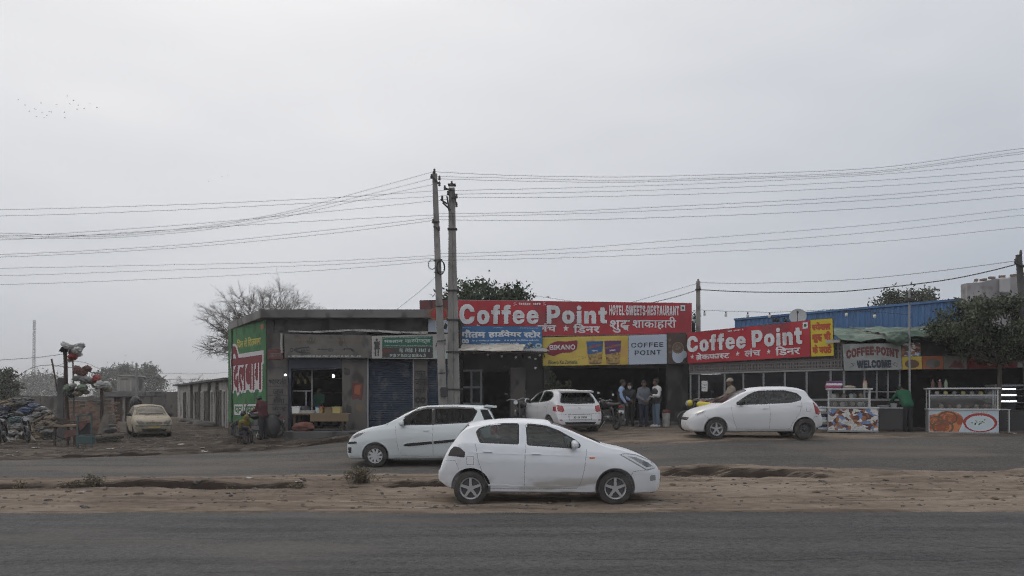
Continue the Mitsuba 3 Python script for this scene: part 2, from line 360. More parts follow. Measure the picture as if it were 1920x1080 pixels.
GLYPHS = {
'coffee': '596,62 597,79 615,79 616,62 625,62 625,44 615,43 615,20 617,18 625,18 625,0 609,0 599,6 597,13 597,44 588,44 588,62;547,61 547,53 554,61 558,63 569,62 576,54 579,45 579,-1 560,0 560,37 556,43 550,42 548,38 548,0 529,-1 529,61;517,62 517,0 498,0 498,62;498,80 502,87 512,87 517,80 516,70 510,66 502,67 498,74;435,25 437,45 441,54 450,61 456,63 468,63 473,61 484,51 487,41 488,27 485,14 479,5 470,0 456,-1 450,1 445,5 438,15|455,23 461,17 465,18 468,21 470,36 468,41 464,45 460,45 455,40;406,87 418,81 424,72 427,63 427,50 424,41 414,29 406,26 390,26 390,0 371,0 371,87|390,46 401,46 405,48 408,52 408,60 405,65 401,67 390,67;286,38 289,49 297,60 306,64 321,62 332,51 335,43 336,26 304,26 303,22 306,17 309,15 317,16 321,21 335,21 334,12 328,5 320,0 307,-1 300,1 290,11 287,18|304,40 319,39 319,43 316,46 309,47 304,43;227,38 229,49 238,60 246,64 262,62 273,51 276,43 277,26 245,26 244,22 247,17 250,15 258,16 261,21 276,21 275,12 269,5 261,0 247,-1 241,1 231,11 228,18|245,40 259,39 260,43 257,46 250,47 245,43;189,62 190,77 195,84 201,87 218,87 218,69 211,69 208,66 209,62 218,62 218,44 208,44 208,0 190,0 190,44 180,44 180,62;145,62 146,77 151,84 157,87 173,87 173,69 167,69 164,66 164,62 173,62 173,44 164,44 164,0 145,0 145,44 136,44 136,62;76,25 77,45 82,54 90,61 96,63 108,63 114,61 124,51 128,41 129,27 126,14 119,5 111,0 97,-1 90,1 85,5 78,15|95,23 101,17 106,18 108,21 110,36 108,41 104,45 100,45 95,40;2,52 7,72 19,85 30,89 41,89 52,84 62,72 66,55 48,55 43,65 38,68 32,68 27,65 23,58 21,38 25,25 32,20 38,20 43,23 48,33 66,33 65,22 60,12 54,5 41,-1 25,0 17,4 10,11 4,24 2,36',
'hotel': '974,68 961,68 962,88 1000,88 1000,68 988,68 986,-1 974,0;927,46 927,0 915,-1 914,88 928,88 942,42 942,87 954,88 954,-1 942,-1;863,-1 877,87 893,88 908,0 894,-1 892,16 878,16 875,-1|882,34 888,34 885,57 882,41;834,28 833,-1 821,-1 821,88 843,88 848,86 854,78 857,68 857,52 854,39 850,32 858,-1 845,-1 838,28|834,68 834,46 840,46 844,53 844,64 840,68;773,24 773,89 785,88 786,32 788,21 793,18 797,22 799,30 799,88 811,89 812,23 806,5 796,-2 785,-1 776,9;721,-1 735,87 752,88 767,0 753,-1 750,16 737,16 734,-1|740,34 747,34 744,57 741,41;691,68 678,68 679,88 717,88 717,68 704,68 703,-1 691,0;636,14 635,30 645,30 651,18 655,18 659,21 660,26 658,31 641,41 637,48 635,57 636,71 640,83 647,89 657,90 663,88 669,80 672,60 660,59 658,66 655,70 650,69 648,61 651,56 664,50 671,42 673,21 670,10 667,3 661,-1 647,-1 640,4;606,68 606,54 626,52 626,34 606,34 606,20 628,19 627,-1 593,0 593,88 628,88 628,68;562,28 561,-1 549,-1 549,88 571,88 576,86 582,78 585,68 585,52 582,39 578,32 586,-1 573,-1 566,28|562,68 562,46 568,46 572,53 572,64 568,68;528,37 527,44 530,52 536,53 541,44 538,30 532,29;484,14 483,30 493,30 499,18 503,18 507,21 508,26 506,31 489,41 485,48 483,57 484,71 488,83 495,89 505,90 511,88 517,80 520,60 508,59 506,66 503,70 498,69 496,61 499,56 512,50 519,42 521,21 518,10 515,3 509,-1 495,-1 488,4;439,88 477,87 477,68 464,68 463,-1 451,0 451,68 438,68;411,68 411,54 431,52 431,34 411,34 411,20 433,19 432,-1 398,0 398,88 433,88 433,68;368,68 368,54 389,52 389,34 368,34 368,20 390,19 389,-1 355,0 355,88 390,88 390,68;298,-1 287,88 300,88 306,41 311,88 325,88 330,41 336,88 350,88 337,-1 324,-1 318,42 312,-1;245,14 244,30 254,30 260,18 264,18 268,21 269,26 267,31 250,41 246,48 244,57 245,71 249,83 256,89 266,90 272,88 278,80 281,60 269,59 268,66 264,70 259,69 258,61 260,56 273,50 280,42 282,21 279,10 276,3 270,-1 256,-1 249,4;224,37 223,44 226,52 232,53 237,44 234,30 228,29;198,20 218,19 218,-1 185,0 186,88 198,87;156,68 156,54 176,52 176,34 156,34 156,20 178,19 177,-1 143,0 143,88 178,88 178,68;99,88 136,87 136,68 124,68 123,-1 111,0 110,68 98,68;49,35 49,58 56,81 61,87 67,90 77,89 84,84 88,77 93,52 91,24 84,4 74,-2 67,-2 61,1 52,16|62,38 64,25 68,20 72,18 77,25 80,38 78,60 72,70 66,67 64,60;14,88 15,54 28,54 29,88 42,87 41,-1 29,0 28,34 15,34 15,-1 2,0 2,87',
'coffee_plain': '465,87 531,87 531,72 484,71 484,51 528,51 528,36 484,36 484,15 531,15 531,0 465,0;445,87 445,72 398,72 398,51 442,51 442,36 398,36 398,16 445,15 445,0 379,0 379,87;360,86 360,71 315,70 315,50 357,50 357,35 315,35 315,0 296,0 296,86;213,86 277,86 277,71 232,71 232,50 274,50 274,35 232,35 232,0 213,0;106,52 113,72 125,83 142,89 162,88 177,80 189,64 192,52 191,30 185,16 173,5 156,-1 137,0 125,5 113,16 107,30|126,33 132,21 141,16 154,15 165,20 171,29 173,38 173,51 169,63 165,68 154,73 144,73 134,68 126,56;4,52 12,72 23,83 41,89 55,89 66,86 81,75 86,66 88,57 68,57 67,63 61,70 53,73 39,72 31,67 25,59 23,50 24,32 32,20 44,15 53,15 61,18 67,25 68,31 88,31 87,25 81,13 66,2 55,-1 32,1 19,8 12,16 5,30',
'point_plain': '360,87 435,87 435,72 407,72 407,0 389,0 388,72 360,72;261,87 282,86 321,28 321,87 339,87 339,0 318,1 280,59 279,0 261,0;198,15 210,15 210,71 198,72 198,87 240,87 240,72 229,71 229,15 240,15 240,0 198,0;93,52 101,72 112,83 129,89 149,88 165,80 176,64 180,52 178,30 172,16 161,5 144,-1 124,0 112,5 101,16 95,30|113,33 120,21 129,16 141,15 152,20 158,29 161,38 161,51 156,63 152,68 141,73 132,73 121,68 113,56;6,87 55,86 68,79 76,66 76,51 73,45 64,35 49,30 25,30 25,0 6,0|25,45 46,45 53,48 58,56 56,67 46,72 25,72',
'bikano': '378,52 385,73 400,87 413,91 426,91 438,88 451,77 460,62 462,52 462,36 459,23 451,11 438,0 427,-3 413,-3 402,0 389,11 381,23 378,36|395,36 400,24 413,14 423,13 433,17 442,27 445,36 445,52 442,61 433,71 427,74 417,75 407,71 400,64 396,56;295,89 311,88 351,25 351,87 353,89 367,88 366,-2 349,-1 309,62 309,0 307,-2 293,-1 293,87;203,3 234,88 253,89 284,7 285,-1 268,-1 260,21 228,21 219,-2 205,-2|234,36 254,36 244,67 234,38;145,49 181,89 200,88 200,85 168,49 200,4 200,-1 183,-1 156,37 145,24 145,-1 130,-1 129,87 130,89 145,88;92,14 92,74 81,75 81,88 118,89 119,75 108,74 108,14 119,13 119,0 82,-1 81,13;8,89 47,89 62,84 68,78 71,69 71,60 69,53 61,46 69,42 73,37 75,30 75,20 72,11 67,5 58,0 45,-2 6,-1 6,87|22,37 22,13 45,13 53,16 57,20 58,27 50,36|22,52 44,52 49,54 54,60 52,70 45,74 22,74',
'tagline': '846,11 845,22 851,32 861,37 878,39 881,42 878,48 868,50 865,48 860,41 848,41 848,52 854,59 867,65 878,65 890,59 896,49 895,-1 882,-2 881,2 872,-3 861,-3 851,2|861,16 867,11 876,13 881,21 881,27 864,23 861,19;802,59 812,65 822,65 830,62 836,55 839,47 838,-3 824,-2 824,40 822,45 817,50 807,48 803,41 802,-2 788,-2 787,61 789,63 800,63;729,11 728,22 734,32 744,37 761,39 764,42 761,48 751,50 748,48 743,41 731,41 731,52 737,59 750,65 761,65 773,59 779,49 778,-1 765,-2 764,2 755,-3 744,-3 734,2|744,16 750,11 759,13 764,21 764,27 747,23 744,19;654,59 664,65 678,63 684,56 689,62 697,65 707,65 714,61 722,49 721,-1 707,-1 707,42 703,49 696,50 689,43 688,-1 674,-1 673,42 669,49 661,50 654,42 653,-1 639,-1 639,62 640,64 652,64;580,11 579,22 585,32 595,37 612,39 615,42 613,48 603,50 599,48 595,41 582,41 582,52 588,59 601,65 612,65 624,59 630,49 630,-1 617,-2 615,2 606,-3 595,-3 585,2|595,16 601,11 610,13 615,21 615,27 598,23 595,19;513,14 556,74 514,74 513,88 576,88 576,75 532,14 576,14 577,0 513,-1 512,1;428,11 427,22 433,32 443,37 460,39 463,42 461,48 451,50 447,48 443,41 430,41 430,52 436,59 449,65 460,65 472,59 478,49 478,-1 465,-2 463,2 454,-3 443,-3 433,2|443,16 449,11 458,13 463,21 463,27 446,23 443,19;376,49 407,89 425,88 426,85 396,49 425,4 425,-1 409,-1 385,37 376,24 375,-1 361,-1 362,89 375,88;269,23 268,38 271,49 282,62 294,66 305,65 313,61 320,53 325,40 325,22 321,11 312,1 303,-3 291,-3 284,-1 274,9|284,38 284,25 286,18 293,12 302,13 308,19 310,27 310,35 307,45 302,50 295,51 287,46;225,59 235,65 245,65 253,62 259,55 262,47 261,-3 247,-2 247,40 246,45 240,50 230,48 226,41 225,-2 211,-2 210,61 212,63 224,63;152,11 151,22 157,32 167,37 184,39 187,42 185,48 175,50 171,48 166,41 154,41 154,52 160,59 173,65 184,65 196,59 202,49 201,-1 189,-2 187,2 178,-3 167,-3 157,2|167,16 173,11 182,13 187,21 187,27 170,23 167,19;112,40 133,64 149,63 149,60 127,36 151,2 151,-1 135,-2 116,25 112,19 111,-1 97,-1 97,87 99,89 110,89 112,87;73,75 72,82 75,88 84,89 89,85 90,77 87,71 78,70;86,64 88,62 88,0 87,-2 75,-2 74,0 74,62 75,64;48,-1 7,-2 5,-1 7,89 47,88 56,83 63,74 63,56 55,46 63,41 66,37 68,30 67,16 63,8 58,3|20,13 41,13 48,16 52,23 50,31 42,37 20,37|20,74 20,52 40,52 48,58 48,66 43,73',
'welcome': '611,22 654,22 655,0 585,-1 585,88 655,88 654,65 611,65 611,54 652,54 652,32 611,32;496,49 496,0 471,-1 470,88 509,88 522,40 535,88 574,88 574,-1 548,0 548,51 533,-1 511,-1;374,52 381,73 394,85 410,90 430,89 444,83 454,72 461,52 460,30 454,15 441,3 425,-2 405,-1 391,5 381,15 375,30|401,38 405,27 411,22 421,21 427,24 432,31 434,38 434,50 430,61 421,67 414,67 408,64 402,54;282,52 289,73 302,85 319,90 338,89 349,85 359,77 365,66 367,55 342,54 336,64 329,67 320,66 314,62 310,54 309,38 311,31 316,24 323,21 329,21 336,24 342,34 366,34 367,28 362,15 350,4 333,-2 313,-1 299,5 289,15 283,30;237,88 238,22 276,22 275,-1 212,0 212,87;158,22 201,22 202,0 132,-1 132,88 202,88 201,65 158,65 158,54 199,54 199,32 158,32;-1,87 28,88 38,38 49,88 75,88 87,36 97,88 125,88 125,83 103,0 73,-1 62,45 51,-1 22,-1',
'phone': '697,29 713,29 715,20 725,13 733,13 739,16 744,27 741,37 731,42 715,42 715,53 734,73 702,73 702,88 756,88 756,73 735,53 749,49 758,39 760,22 752,7 743,1 735,-1 722,-1 713,2 701,13;618,32 655,87 672,87 636,34 659,33 659,55 675,55 676,33 687,32 687,19 675,19 675,0 659,0 659,19 618,19;544,29 547,36 553,42 562,46 554,50 548,58 547,70 551,79 560,86 570,89 582,89 596,84 604,72 604,59 597,49 590,46 601,40 606,32 607,19 602,9 597,4 587,0 564,0 555,4 549,9 544,19|562,19 565,15 571,12 580,12 586,15 589,19 589,32 579,39 569,38 562,32|564,69 564,58 572,52 584,54 588,60 586,71 580,75 569,74;467,29 470,36 476,42 485,46 477,50 471,58 470,70 474,79 483,86 493,89 505,89 519,84 527,72 527,59 520,49 513,46 524,40 529,32 530,19 525,9 520,4 510,0 487,0 478,4 472,9 467,19|485,19 489,15 494,12 503,12 509,15 512,19 512,32 502,39 492,38 485,32|487,69 487,58 495,52 507,54 511,60 509,71 503,75 492,74;391,13 422,39 432,50 435,57 433,69 425,74 413,72 409,65 408,57 391,57 392,67 396,76 403,83 416,88 427,88 441,83 450,70 451,56 449,49 444,40 417,15 451,14 451,0 391,0;312,53 318,75 328,85 338,89 351,89 364,83 373,69 377,53 376,29 369,10 361,3 351,-1 338,-1 325,5 318,13 314,25|329,32 333,20 339,14 350,14 356,20 360,32 360,56 356,68 350,74 339,74 333,68 329,56;236,29 252,29 254,20 264,13 271,13 277,16 282,27 279,37 269,42 254,42 254,53 273,73 240,73 240,88 294,88 294,73 273,53 287,49 296,39 298,22 291,7 281,1 274,-1 260,-1 251,2 239,13;162,87 219,87 219,71 185,0 167,1 202,72 162,72;83,29 86,36 91,42 100,46 92,50 86,58 86,70 89,79 98,86 108,89 121,89 134,84 142,72 142,59 135,49 128,46 140,40 144,32 145,19 141,9 135,4 125,0 103,0 93,4 87,9 83,19|101,20 104,15 110,12 118,12 124,15 127,19 127,32 117,39 108,38 101,32|103,69 103,58 111,52 122,54 126,60 124,71 118,75 108,74;6,64 9,73 16,82 30,88 42,88 53,84 62,76 66,69 66,50 65,44 36,-1 19,-1 37,29 23,31 10,40 6,52|23,53 33,43 44,45 50,55 50,63 47,69 39,74 29,72 23,65',
'cp_board': '713,88 771,87 771,68 751,68 751,-1 733,0 733,68 712,68;656,52 656,0 639,-1 638,88 658,88 683,36 683,87 701,88 701,-1 682,-1;599,18 599,69 590,70 590,87 626,88 627,70 618,69 618,18 627,17 626,-1 591,-1 590,17;513,35 513,52 515,64 521,77 527,84 537,89 552,90 566,84 573,77 580,58 581,36 575,16 566,4 552,-2 541,-2 532,1 524,7 518,15|531,38 534,28 539,21 544,18 549,18 556,22 561,33 562,50 560,60 555,67 549,70 544,70 538,66 532,55;466,27 466,-1 447,-1 448,88 486,87 495,82 503,69 503,46 495,33 482,27|466,46 478,46 485,52 485,60 481,67 478,69 466,69;415,44 420,52 430,52 435,44 433,33 427,29 419,30 416,35;369,19 404,19 404,-1 350,-1 350,87 404,88 404,68 369,68 369,53 401,53 402,35 369,34;303,34 303,19 337,19 337,-1 284,0 284,88 337,88 337,68 303,68 303,53 335,53 335,34;222,88 273,87 273,68 239,68 239,51 271,51 271,33 239,32 239,-2 221,-1;157,87 210,87 209,68 176,68 176,51 208,51 208,33 176,32 175,-2 157,-1;78,35 77,52 80,64 86,77 92,84 102,89 117,90 131,84 138,77 145,58 146,36 140,16 131,4 117,-2 106,-2 97,1 89,7 83,15|96,38 99,28 103,21 109,18 114,18 121,22 126,33 127,50 125,60 120,67 114,70 109,70 103,66 97,55;2,35 1,52 4,64 10,77 16,84 30,90 42,90 53,86 62,76 68,60 68,55 50,55 48,62 43,68 33,70 24,63 20,50 22,30 27,21 33,18 43,20 48,26 50,33 68,33 67,24 64,16 53,2 42,-2 30,-2 18,3 7,16',
'inf': '3,28 2,44 5,52 14,61 24,65 42,64 58,53 73,64 91,65 101,61 108,53 113,43 113,32 109,21 99,12 90,9 78,9 71,11 57,21 44,11 25,9 14,14 6,21|70,37 83,28 88,29 94,37 92,42 86,46 76,43|21,36 25,30 32,28 40,32 45,37 37,44 29,46 23,42',
'shuddh': '26,-11 32,-5 37,-5 47,-16 58,-21 70,-20 74,-15 72,-11 68,-9 54,-11 50,-2 51,1 59,3 59,64 49,65 50,77 158,76 157,65 129,64 128,45 106,42 99,33 100,27 105,22 107,30 113,35 122,35 131,30 132,34 153,34 153,26 145,25 144,-16 136,-15 135,-8 123,-9 116,-6 111,-2 110,7 96,11 87,21 86,40 88,45 98,54 115,57 115,64 73,64 73,3 84,-5 87,-13 86,-22 80,-29 68,-34 46,-31 38,-25 26,-14|115,24 115,20 117,19 117,26;3,34 9,40 16,40 23,36 32,44 20,44 9,51 6,58 9,72 21,79 28,79 39,75 47,64 48,48 45,38 34,26 50,10 51,4 45,-1 40,-1 21,21 11,21 6,24|34,52 35,54 34,58 30,64 26,66 19,64 22,58 33,56',
'shakahari': '59,64 49,65 50,77 353,77 351,98 358,106 366,110 377,110 385,107 393,98 400,77 412,77 414,75 412,65 401,64 401,0 399,-2 388,0 388,64 372,64 372,49 369,41 354,30 379,7 379,3 372,-3 365,1 342,24 333,37 333,45 337,49 347,49 352,45 357,50 359,56 357,64 321,64 321,0 319,-2 308,0 308,64 290,64 289,45 258,45 255,41 258,37 274,38 283,36 291,29 295,21 293,8 286,1 278,-2 274,0 272,9 281,16 279,22 274,25 264,25 255,19 255,8 273,-10 265,-19 259,-15 242,3 240,20 245,30 242,36 241,45 243,51 249,56 276,58 276,64 226,64 226,0 224,-2 213,0 213,64 169,64 169,47 185,50 193,47 201,35 201,23 193,4 183,6 181,11 187,24 187,32 182,37 176,36 169,29 169,0 167,-2 156,-1 156,17 144,12 132,13 120,22 117,28 117,42 123,51 138,58 154,57 156,55 156,64 104,64 104,0 102,-2 91,0 91,64 73,64 73,0 60,-2|156,53 154,44 139,45 131,39 130,34 134,27 144,25 155,32|364,88 368,77 386,77 382,90 375,97 369,97 365,93;4,26 3,34 6,39 16,40 23,36 32,44 20,44 10,51 6,58 8,72 21,79 28,79 39,75 48,61 48,48 45,38 34,26 50,10 51,4 45,-1 40,-1 21,21 10,21|34,52 35,54 34,58 30,64 26,66 19,64 22,58 33,56',
'lunch': '-3,66 -3,76 0,78 160,78 161,65 158,63 149,63 149,-1 135,-2 134,14 115,11 104,15 95,27 97,41 86,41 83,43 83,53 85,56 128,56 131,52 129,42 116,40 111,36 111,30 114,27 126,27 134,33 134,63 74,63 74,0 72,-3 61,-3 58,-1 58,40 51,36 43,22 32,26 32,38 21,39 18,34 21,25 40,6 34,-3 30,-4 6,18 2,32 3,41 11,51 16,54 28,55 42,49 58,55 58,63 0,63;56,97 61,103 70,103 75,97 75,90 70,84 61,84 56,89',
'dinner': '5,78 4,95 10,104 20,110 40,111 53,108 65,101 80,87 86,78 219,78 221,75 221,65 218,63 210,63 210,49 207,41 193,29 216,8 217,3 211,-4 205,-3 178,23 169,36 169,45 173,50 184,50 190,47 192,50 195,56 193,63 159,63 159,0 156,-3 143,-1 143,33 127,33 125,22 115,20 105,28 101,38 103,44 108,48 143,48 143,63 92,63 91,45 62,44 60,41 63,37 78,39 91,34 98,23 96,7 89,0 79,-3 55,-1 38,10 31,16 31,20 42,28 50,20 62,13 79,14 82,16 80,23 70,24 59,21 49,29 44,41 45,49 49,54 62,59 76,59 76,63 23,63 23,0 20,-3 10,-3 8,0 8,63 -1,63 -3,66 -3,76|19,84 22,78 68,78 53,91 40,96 28,96 22,93',
'breakfast': '3,27 6,48 15,56 27,59 45,58 45,63 0,63 -3,65 -3,75 -1,78 44,78 37,94 19,96 17,107 26,111 35,111 46,106 56,91 60,78 403,78 406,75 405,64 389,63 388,41 369,38 363,34 359,27 362,17 370,12 382,12 394,17 398,16 401,4 382,-3 368,-3 353,4 344,18 344,31 337,27 310,30 332,7 332,2 326,-3 320,-3 297,20 286,36 286,45 290,50 306,48 306,63 276,63 276,0 273,-3 263,-3 261,0 261,63 218,63 218,48 234,51 241,49 247,42 250,23 245,6 241,2 237,2 228,9 233,20 234,32 230,36 223,34 218,29 218,0 215,-3 202,-2 202,17 185,14 176,17 171,23 167,32 166,63 126,63 126,48 141,51 154,43 158,34 158,23 151,3 145,2 136,9 142,24 142,32 138,36 132,35 126,29 126,0 123,-3 112,-2 111,15 100,11 87,12 75,21 72,28 72,43 78,52 94,59 111,58 111,63 61,63 61,0 58,-3 46,-2 45,14 15,-9 6,-8 4,-3 4,2 17,13 10,17|111,44 92,43 87,36 89,29 94,26 106,29 111,34|45,44 34,44 43,33 45,33|344,34 353,47 373,54 373,63 322,63 323,51 321,43 342,43|182,63 183,34 188,29 196,30 202,35 202,63|18,34 23,27 31,26 20,40',
'gautam': '2,31 1,40 3,44 13,48 13,62 -4,63 -5,77 0,79 59,80 54,88 55,93 61,96 57,107 61,111 69,112 81,112 96,107 104,100 114,80 300,79 306,76 304,63 291,62 291,0 286,-4 272,-4 267,-2 267,26 246,26 243,18 235,14 222,16 213,23 210,29 209,37 214,42 222,44 222,62 202,62 202,0 197,-4 183,-4 178,-2 178,34 157,34 149,31 148,28 152,21 169,7 169,2 159,-5 152,-5 141,3 132,11 126,21 126,37 136,47 155,52 178,52 178,62 116,62 116,0 111,-4 97,-4 93,-1 93,62 77,62 77,0 74,-4 58,-4 53,-1 53,62 37,62 37,25 32,18 25,17 16,18 6,25|246,62 246,44 267,44 267,62',
'hardware': '-6,75 0,79 173,80 167,89 167,95 179,110 187,113 208,110 220,98 218,93 206,87 193,94 190,91 198,80 255,80 248,92 243,94 228,94 222,103 222,108 226,111 246,112 257,110 266,104 279,80 443,79 446,76 445,65 441,62 432,62 432,48 428,40 412,29 439,9 441,3 432,-5 423,-5 388,22 377,35 378,47 386,51 398,51 404,49 409,57 408,62 368,62 368,0 362,-4 345,-3 344,14 320,12 306,16 297,23 291,33 290,44 304,51 307,57 304,62 281,62 280,-1 276,-4 261,-4 257,-1 257,12 235,10 224,12 212,19 207,28 208,46 219,55 230,59 257,60 257,62 197,62 197,46 194,43 157,41 159,39 185,39 195,35 201,30 204,24 204,13 201,7 192,-1 184,-3 154,-3 127,8 118,16 117,20 124,27 133,29 152,16 162,14 178,15 181,17 179,22 169,22 155,20 145,23 136,32 133,41 135,50 141,56 150,59 173,62 111,62 110,-1 106,-4 93,-4 88,0 88,62 72,62 72,46 69,43 28,41 30,40 50,40 66,36 74,30 78,21 75,6 65,-1 54,-4 46,-1 43,9 45,12 54,17 54,19 48,22 37,22 28,18 28,9 51,-9 50,-14 41,-20 35,-21 11,-4 6,2 3,9 3,20 9,30 5,39 4,46 8,53 16,58 48,62 -2,62 -5,65|257,42 240,42 233,40 230,34 232,29 244,28 257,33|317,34 321,30 331,30 344,35 344,62 329,62 329,45',
'store': '-6,75 0,79 152,80 144,93 122,95 118,106 122,111 130,112 152,110 165,100 175,80 249,79 253,78 254,65 249,62 241,62 241,48 236,40 220,29 248,9 249,3 240,-5 232,-5 197,22 186,35 187,47 195,51 207,51 213,49 218,57 217,62 177,62 177,-1 172,-4 157,-4 154,0 154,62 133,62 132,40 128,38 112,38 102,35 98,31 96,25 100,18 109,14 121,14 136,18 143,18 149,8 146,2 123,-4 100,-3 90,0 79,7 73,18 73,27 50,26 36,28 62,7 61,2 54,-4 46,-5 15,19 1,36 1,46 7,51 26,50 26,62 -3,62 -6,65|77,41 90,51 109,56 109,62 50,62 51,51 48,44 72,44',
'dilbag': '2,82 2,95 7,106 16,112 32,113 43,110 53,103 70,80 275,80 278,76 278,64 275,61 269,61 269,-2 266,-5 257,-5 253,-2 253,61 243,61 243,24 240,18 235,16 226,20 219,33 221,45 227,48 227,61 214,61 214,0 210,-5 202,-5 199,-1 199,61 190,61 190,0 186,-5 175,-3 174,11 159,9 151,11 143,19 140,26 140,42 142,49 150,58 161,61 135,61 135,-3 132,-5 123,-5 120,-2 119,37 112,22 107,20 99,25 99,36 94,38 90,33 93,26 108,6 107,1 100,-6 94,-4 78,17 74,31 75,42 78,48 87,56 97,57 108,52 119,57 119,61 65,61 63,42 45,39 41,32 43,25 49,22 54,32 59,34 66,33 71,28 73,14 70,9 74,-4 72,-8 63,-12 55,3 43,4 35,9 26,24 26,41 28,47 36,56 49,61 20,61 20,-1 17,-5 8,-5 5,0 5,61 -2,61 -4,66 -4,77|174,42 170,42 174,37|19,91 18,80 50,80 41,89 31,94 23,94',
'dil_se': '258,77 263,78 261,90 267,104 275,109 290,110 310,101 327,78 533,77 534,65 525,64 525,-1 513,-1 513,64 500,64 500,25 494,18 486,22 480,34 481,44 488,46 488,64 471,64 469,-2 460,0 460,64 446,64 444,-2 434,-1 434,15 425,12 413,13 406,17 400,28 401,42 407,53 419,58 434,57 434,64 392,64 391,-1 380,-1 380,40 374,37 367,22 358,27 359,38 351,40 348,37 348,29 364,6 358,-4 354,-2 338,19 336,41 342,51 349,54 359,53 366,48 380,54 380,64 321,64 321,44 302,42 297,30 300,23 306,20 311,20 311,26 317,31 328,27 329,15 326,10 331,-3 323,-10 315,6 302,7 294,11 286,24 288,45 296,54 309,58 309,64 276,64 276,0 267,-2 265,64 257,65|434,45 424,44 433,31 434,32|412,36 416,26 423,26 414,41|273,84 276,78 314,78 301,92 290,96 276,94;166,64 166,77 212,78 206,94 202,96 193,96 190,106 192,109 203,110 215,103 224,78 235,75 234,64 224,64 223,-2 213,-1 213,28 186,30 204,7 199,-3 196,-3 185,9 168,37 169,45 172,49 184,47 184,64|195,42 213,43 213,64 196,64;4,78 4,95 8,104 16,109 32,110 52,101 69,78 142,77 142,65 133,64 133,-1 121,-1 121,40 115,36 109,23 100,27 100,39 93,40 89,37 92,22 106,6 100,-3 95,-2 77,25 77,41 84,51 97,54 109,48 121,54 121,64 63,64 62,44 50,44 41,39 39,30 46,20 52,20 53,26 59,31 70,26 71,15 67,10 72,-3 65,-10 56,6 44,7 36,11 28,24 30,45 38,54 51,58 51,64 18,64 18,0 8,-2 7,64 -2,66 -2,76|15,84 17,78 55,78 42,92 32,96 18,94',
'pan': '-4,66 -4,76 0,79 168,79 171,76 170,64 159,62 159,-1 155,-4 144,-4 141,-2 141,32 127,32 125,21 114,19 103,27 100,33 100,44 107,49 141,49 141,62 92,62 92,0 88,-4 78,-4 75,-1 75,62 61,62 61,-1 58,-4 48,-4 44,-1 44,16 26,13 18,16 10,23 6,31 5,62 -2,62|23,62 24,35 29,30 34,30 44,37 44,62',
'masala': '14,15 4,23 1,29 2,38 11,43 11,62 -3,64 -4,76 -1,79 298,79 302,76 301,64 289,62 289,0 286,-4 275,-4 272,-1 272,62 259,62 259,0 256,-4 244,-4 241,-1 241,39 236,35 230,23 227,21 215,26 215,37 208,39 204,36 203,33 208,23 225,6 224,2 217,-5 209,-3 192,14 186,25 186,41 195,52 204,56 212,56 226,50 241,56 241,62 177,62 177,0 174,-4 163,-4 160,-1 160,62 146,62 146,0 143,-4 132,-4 129,-2 129,27 112,26 99,28 121,7 120,2 112,-5 108,-4 96,6 80,25 73,36 73,45 79,51 93,49 93,62 65,62 65,0 63,-3 51,-4 48,-2 47,26 29,26 28,19 23,15|110,43 129,44 129,62 111,62 112,51|29,62 29,43 47,43 47,62',
'special': '-4,75 0,79 99,79 93,93 88,95 76,94 72,103 75,111 90,112 103,107 109,100 117,79 129,79 131,72 136,77 146,81 154,81 165,77 172,68 172,76 176,79 290,79 294,76 294,66 291,62 282,62 282,0 280,-4 267,-4 264,-1 264,39 259,35 253,23 250,21 238,26 238,37 231,39 227,36 226,33 231,23 248,6 247,2 239,-5 232,-3 213,18 208,31 209,41 217,52 223,55 236,56 250,50 264,56 264,62 200,62 200,0 196,-4 185,-4 182,-1 182,62 174,62 174,43 162,27 178,8 177,3 169,-3 163,-2 145,19 135,19 128,24 126,35 130,40 141,42 148,39 152,41 135,47 129,57 129,63 118,62 118,0 114,-4 102,-2 101,16 83,13 75,16 67,23 63,31 62,62 39,62 40,51 38,43 59,44 61,31 59,28 53,26 27,28 49,7 48,1 42,-4 38,-5 12,19 1,36 1,45 6,50 18,51 21,49 21,62 -2,62 -4,65|157,58 152,63 146,63 150,59|80,62 81,35 86,30 91,30 101,37 101,62',
'ghee': '188,75 192,79 234,79 233,98 241,108 249,112 261,112 270,108 278,99 286,79 297,79 300,76 299,64 287,62 286,-2 274,-4 270,-1 270,62 256,62 256,-1 253,-4 242,-4 239,-1 239,13 218,10 208,14 201,21 198,29 201,43 194,52 193,62 188,65|250,88 253,79 268,79 260,94 254,95|211,57 216,54 229,55 233,51 231,39 217,35 216,32 218,28 227,27 238,32 239,62 212,62;1,34 8,42 17,42 24,39 27,41 11,47 4,57 6,73 16,80 33,80 41,76 47,68 47,76 51,79 156,79 160,76 159,64 131,62 130,43 107,40 101,32 103,26 105,31 113,37 123,37 129,33 132,36 154,35 155,25 147,23 147,-14 144,-18 135,-17 133,-11 115,-8 110,-3 108,5 92,12 85,21 84,40 87,46 97,56 113,59 113,62 75,62 75,5 86,-4 89,-17 85,-28 74,-35 52,-35 36,-27 24,-14 25,-9 32,-3 38,-4 48,-14 59,-19 69,-18 72,-14 67,-11 53,-12 48,-1 39,-3 20,19 10,19 4,22 1,27|49,62 49,43 37,27 51,11 53,4 57,5 57,62|32,58 27,63 21,63 25,59',
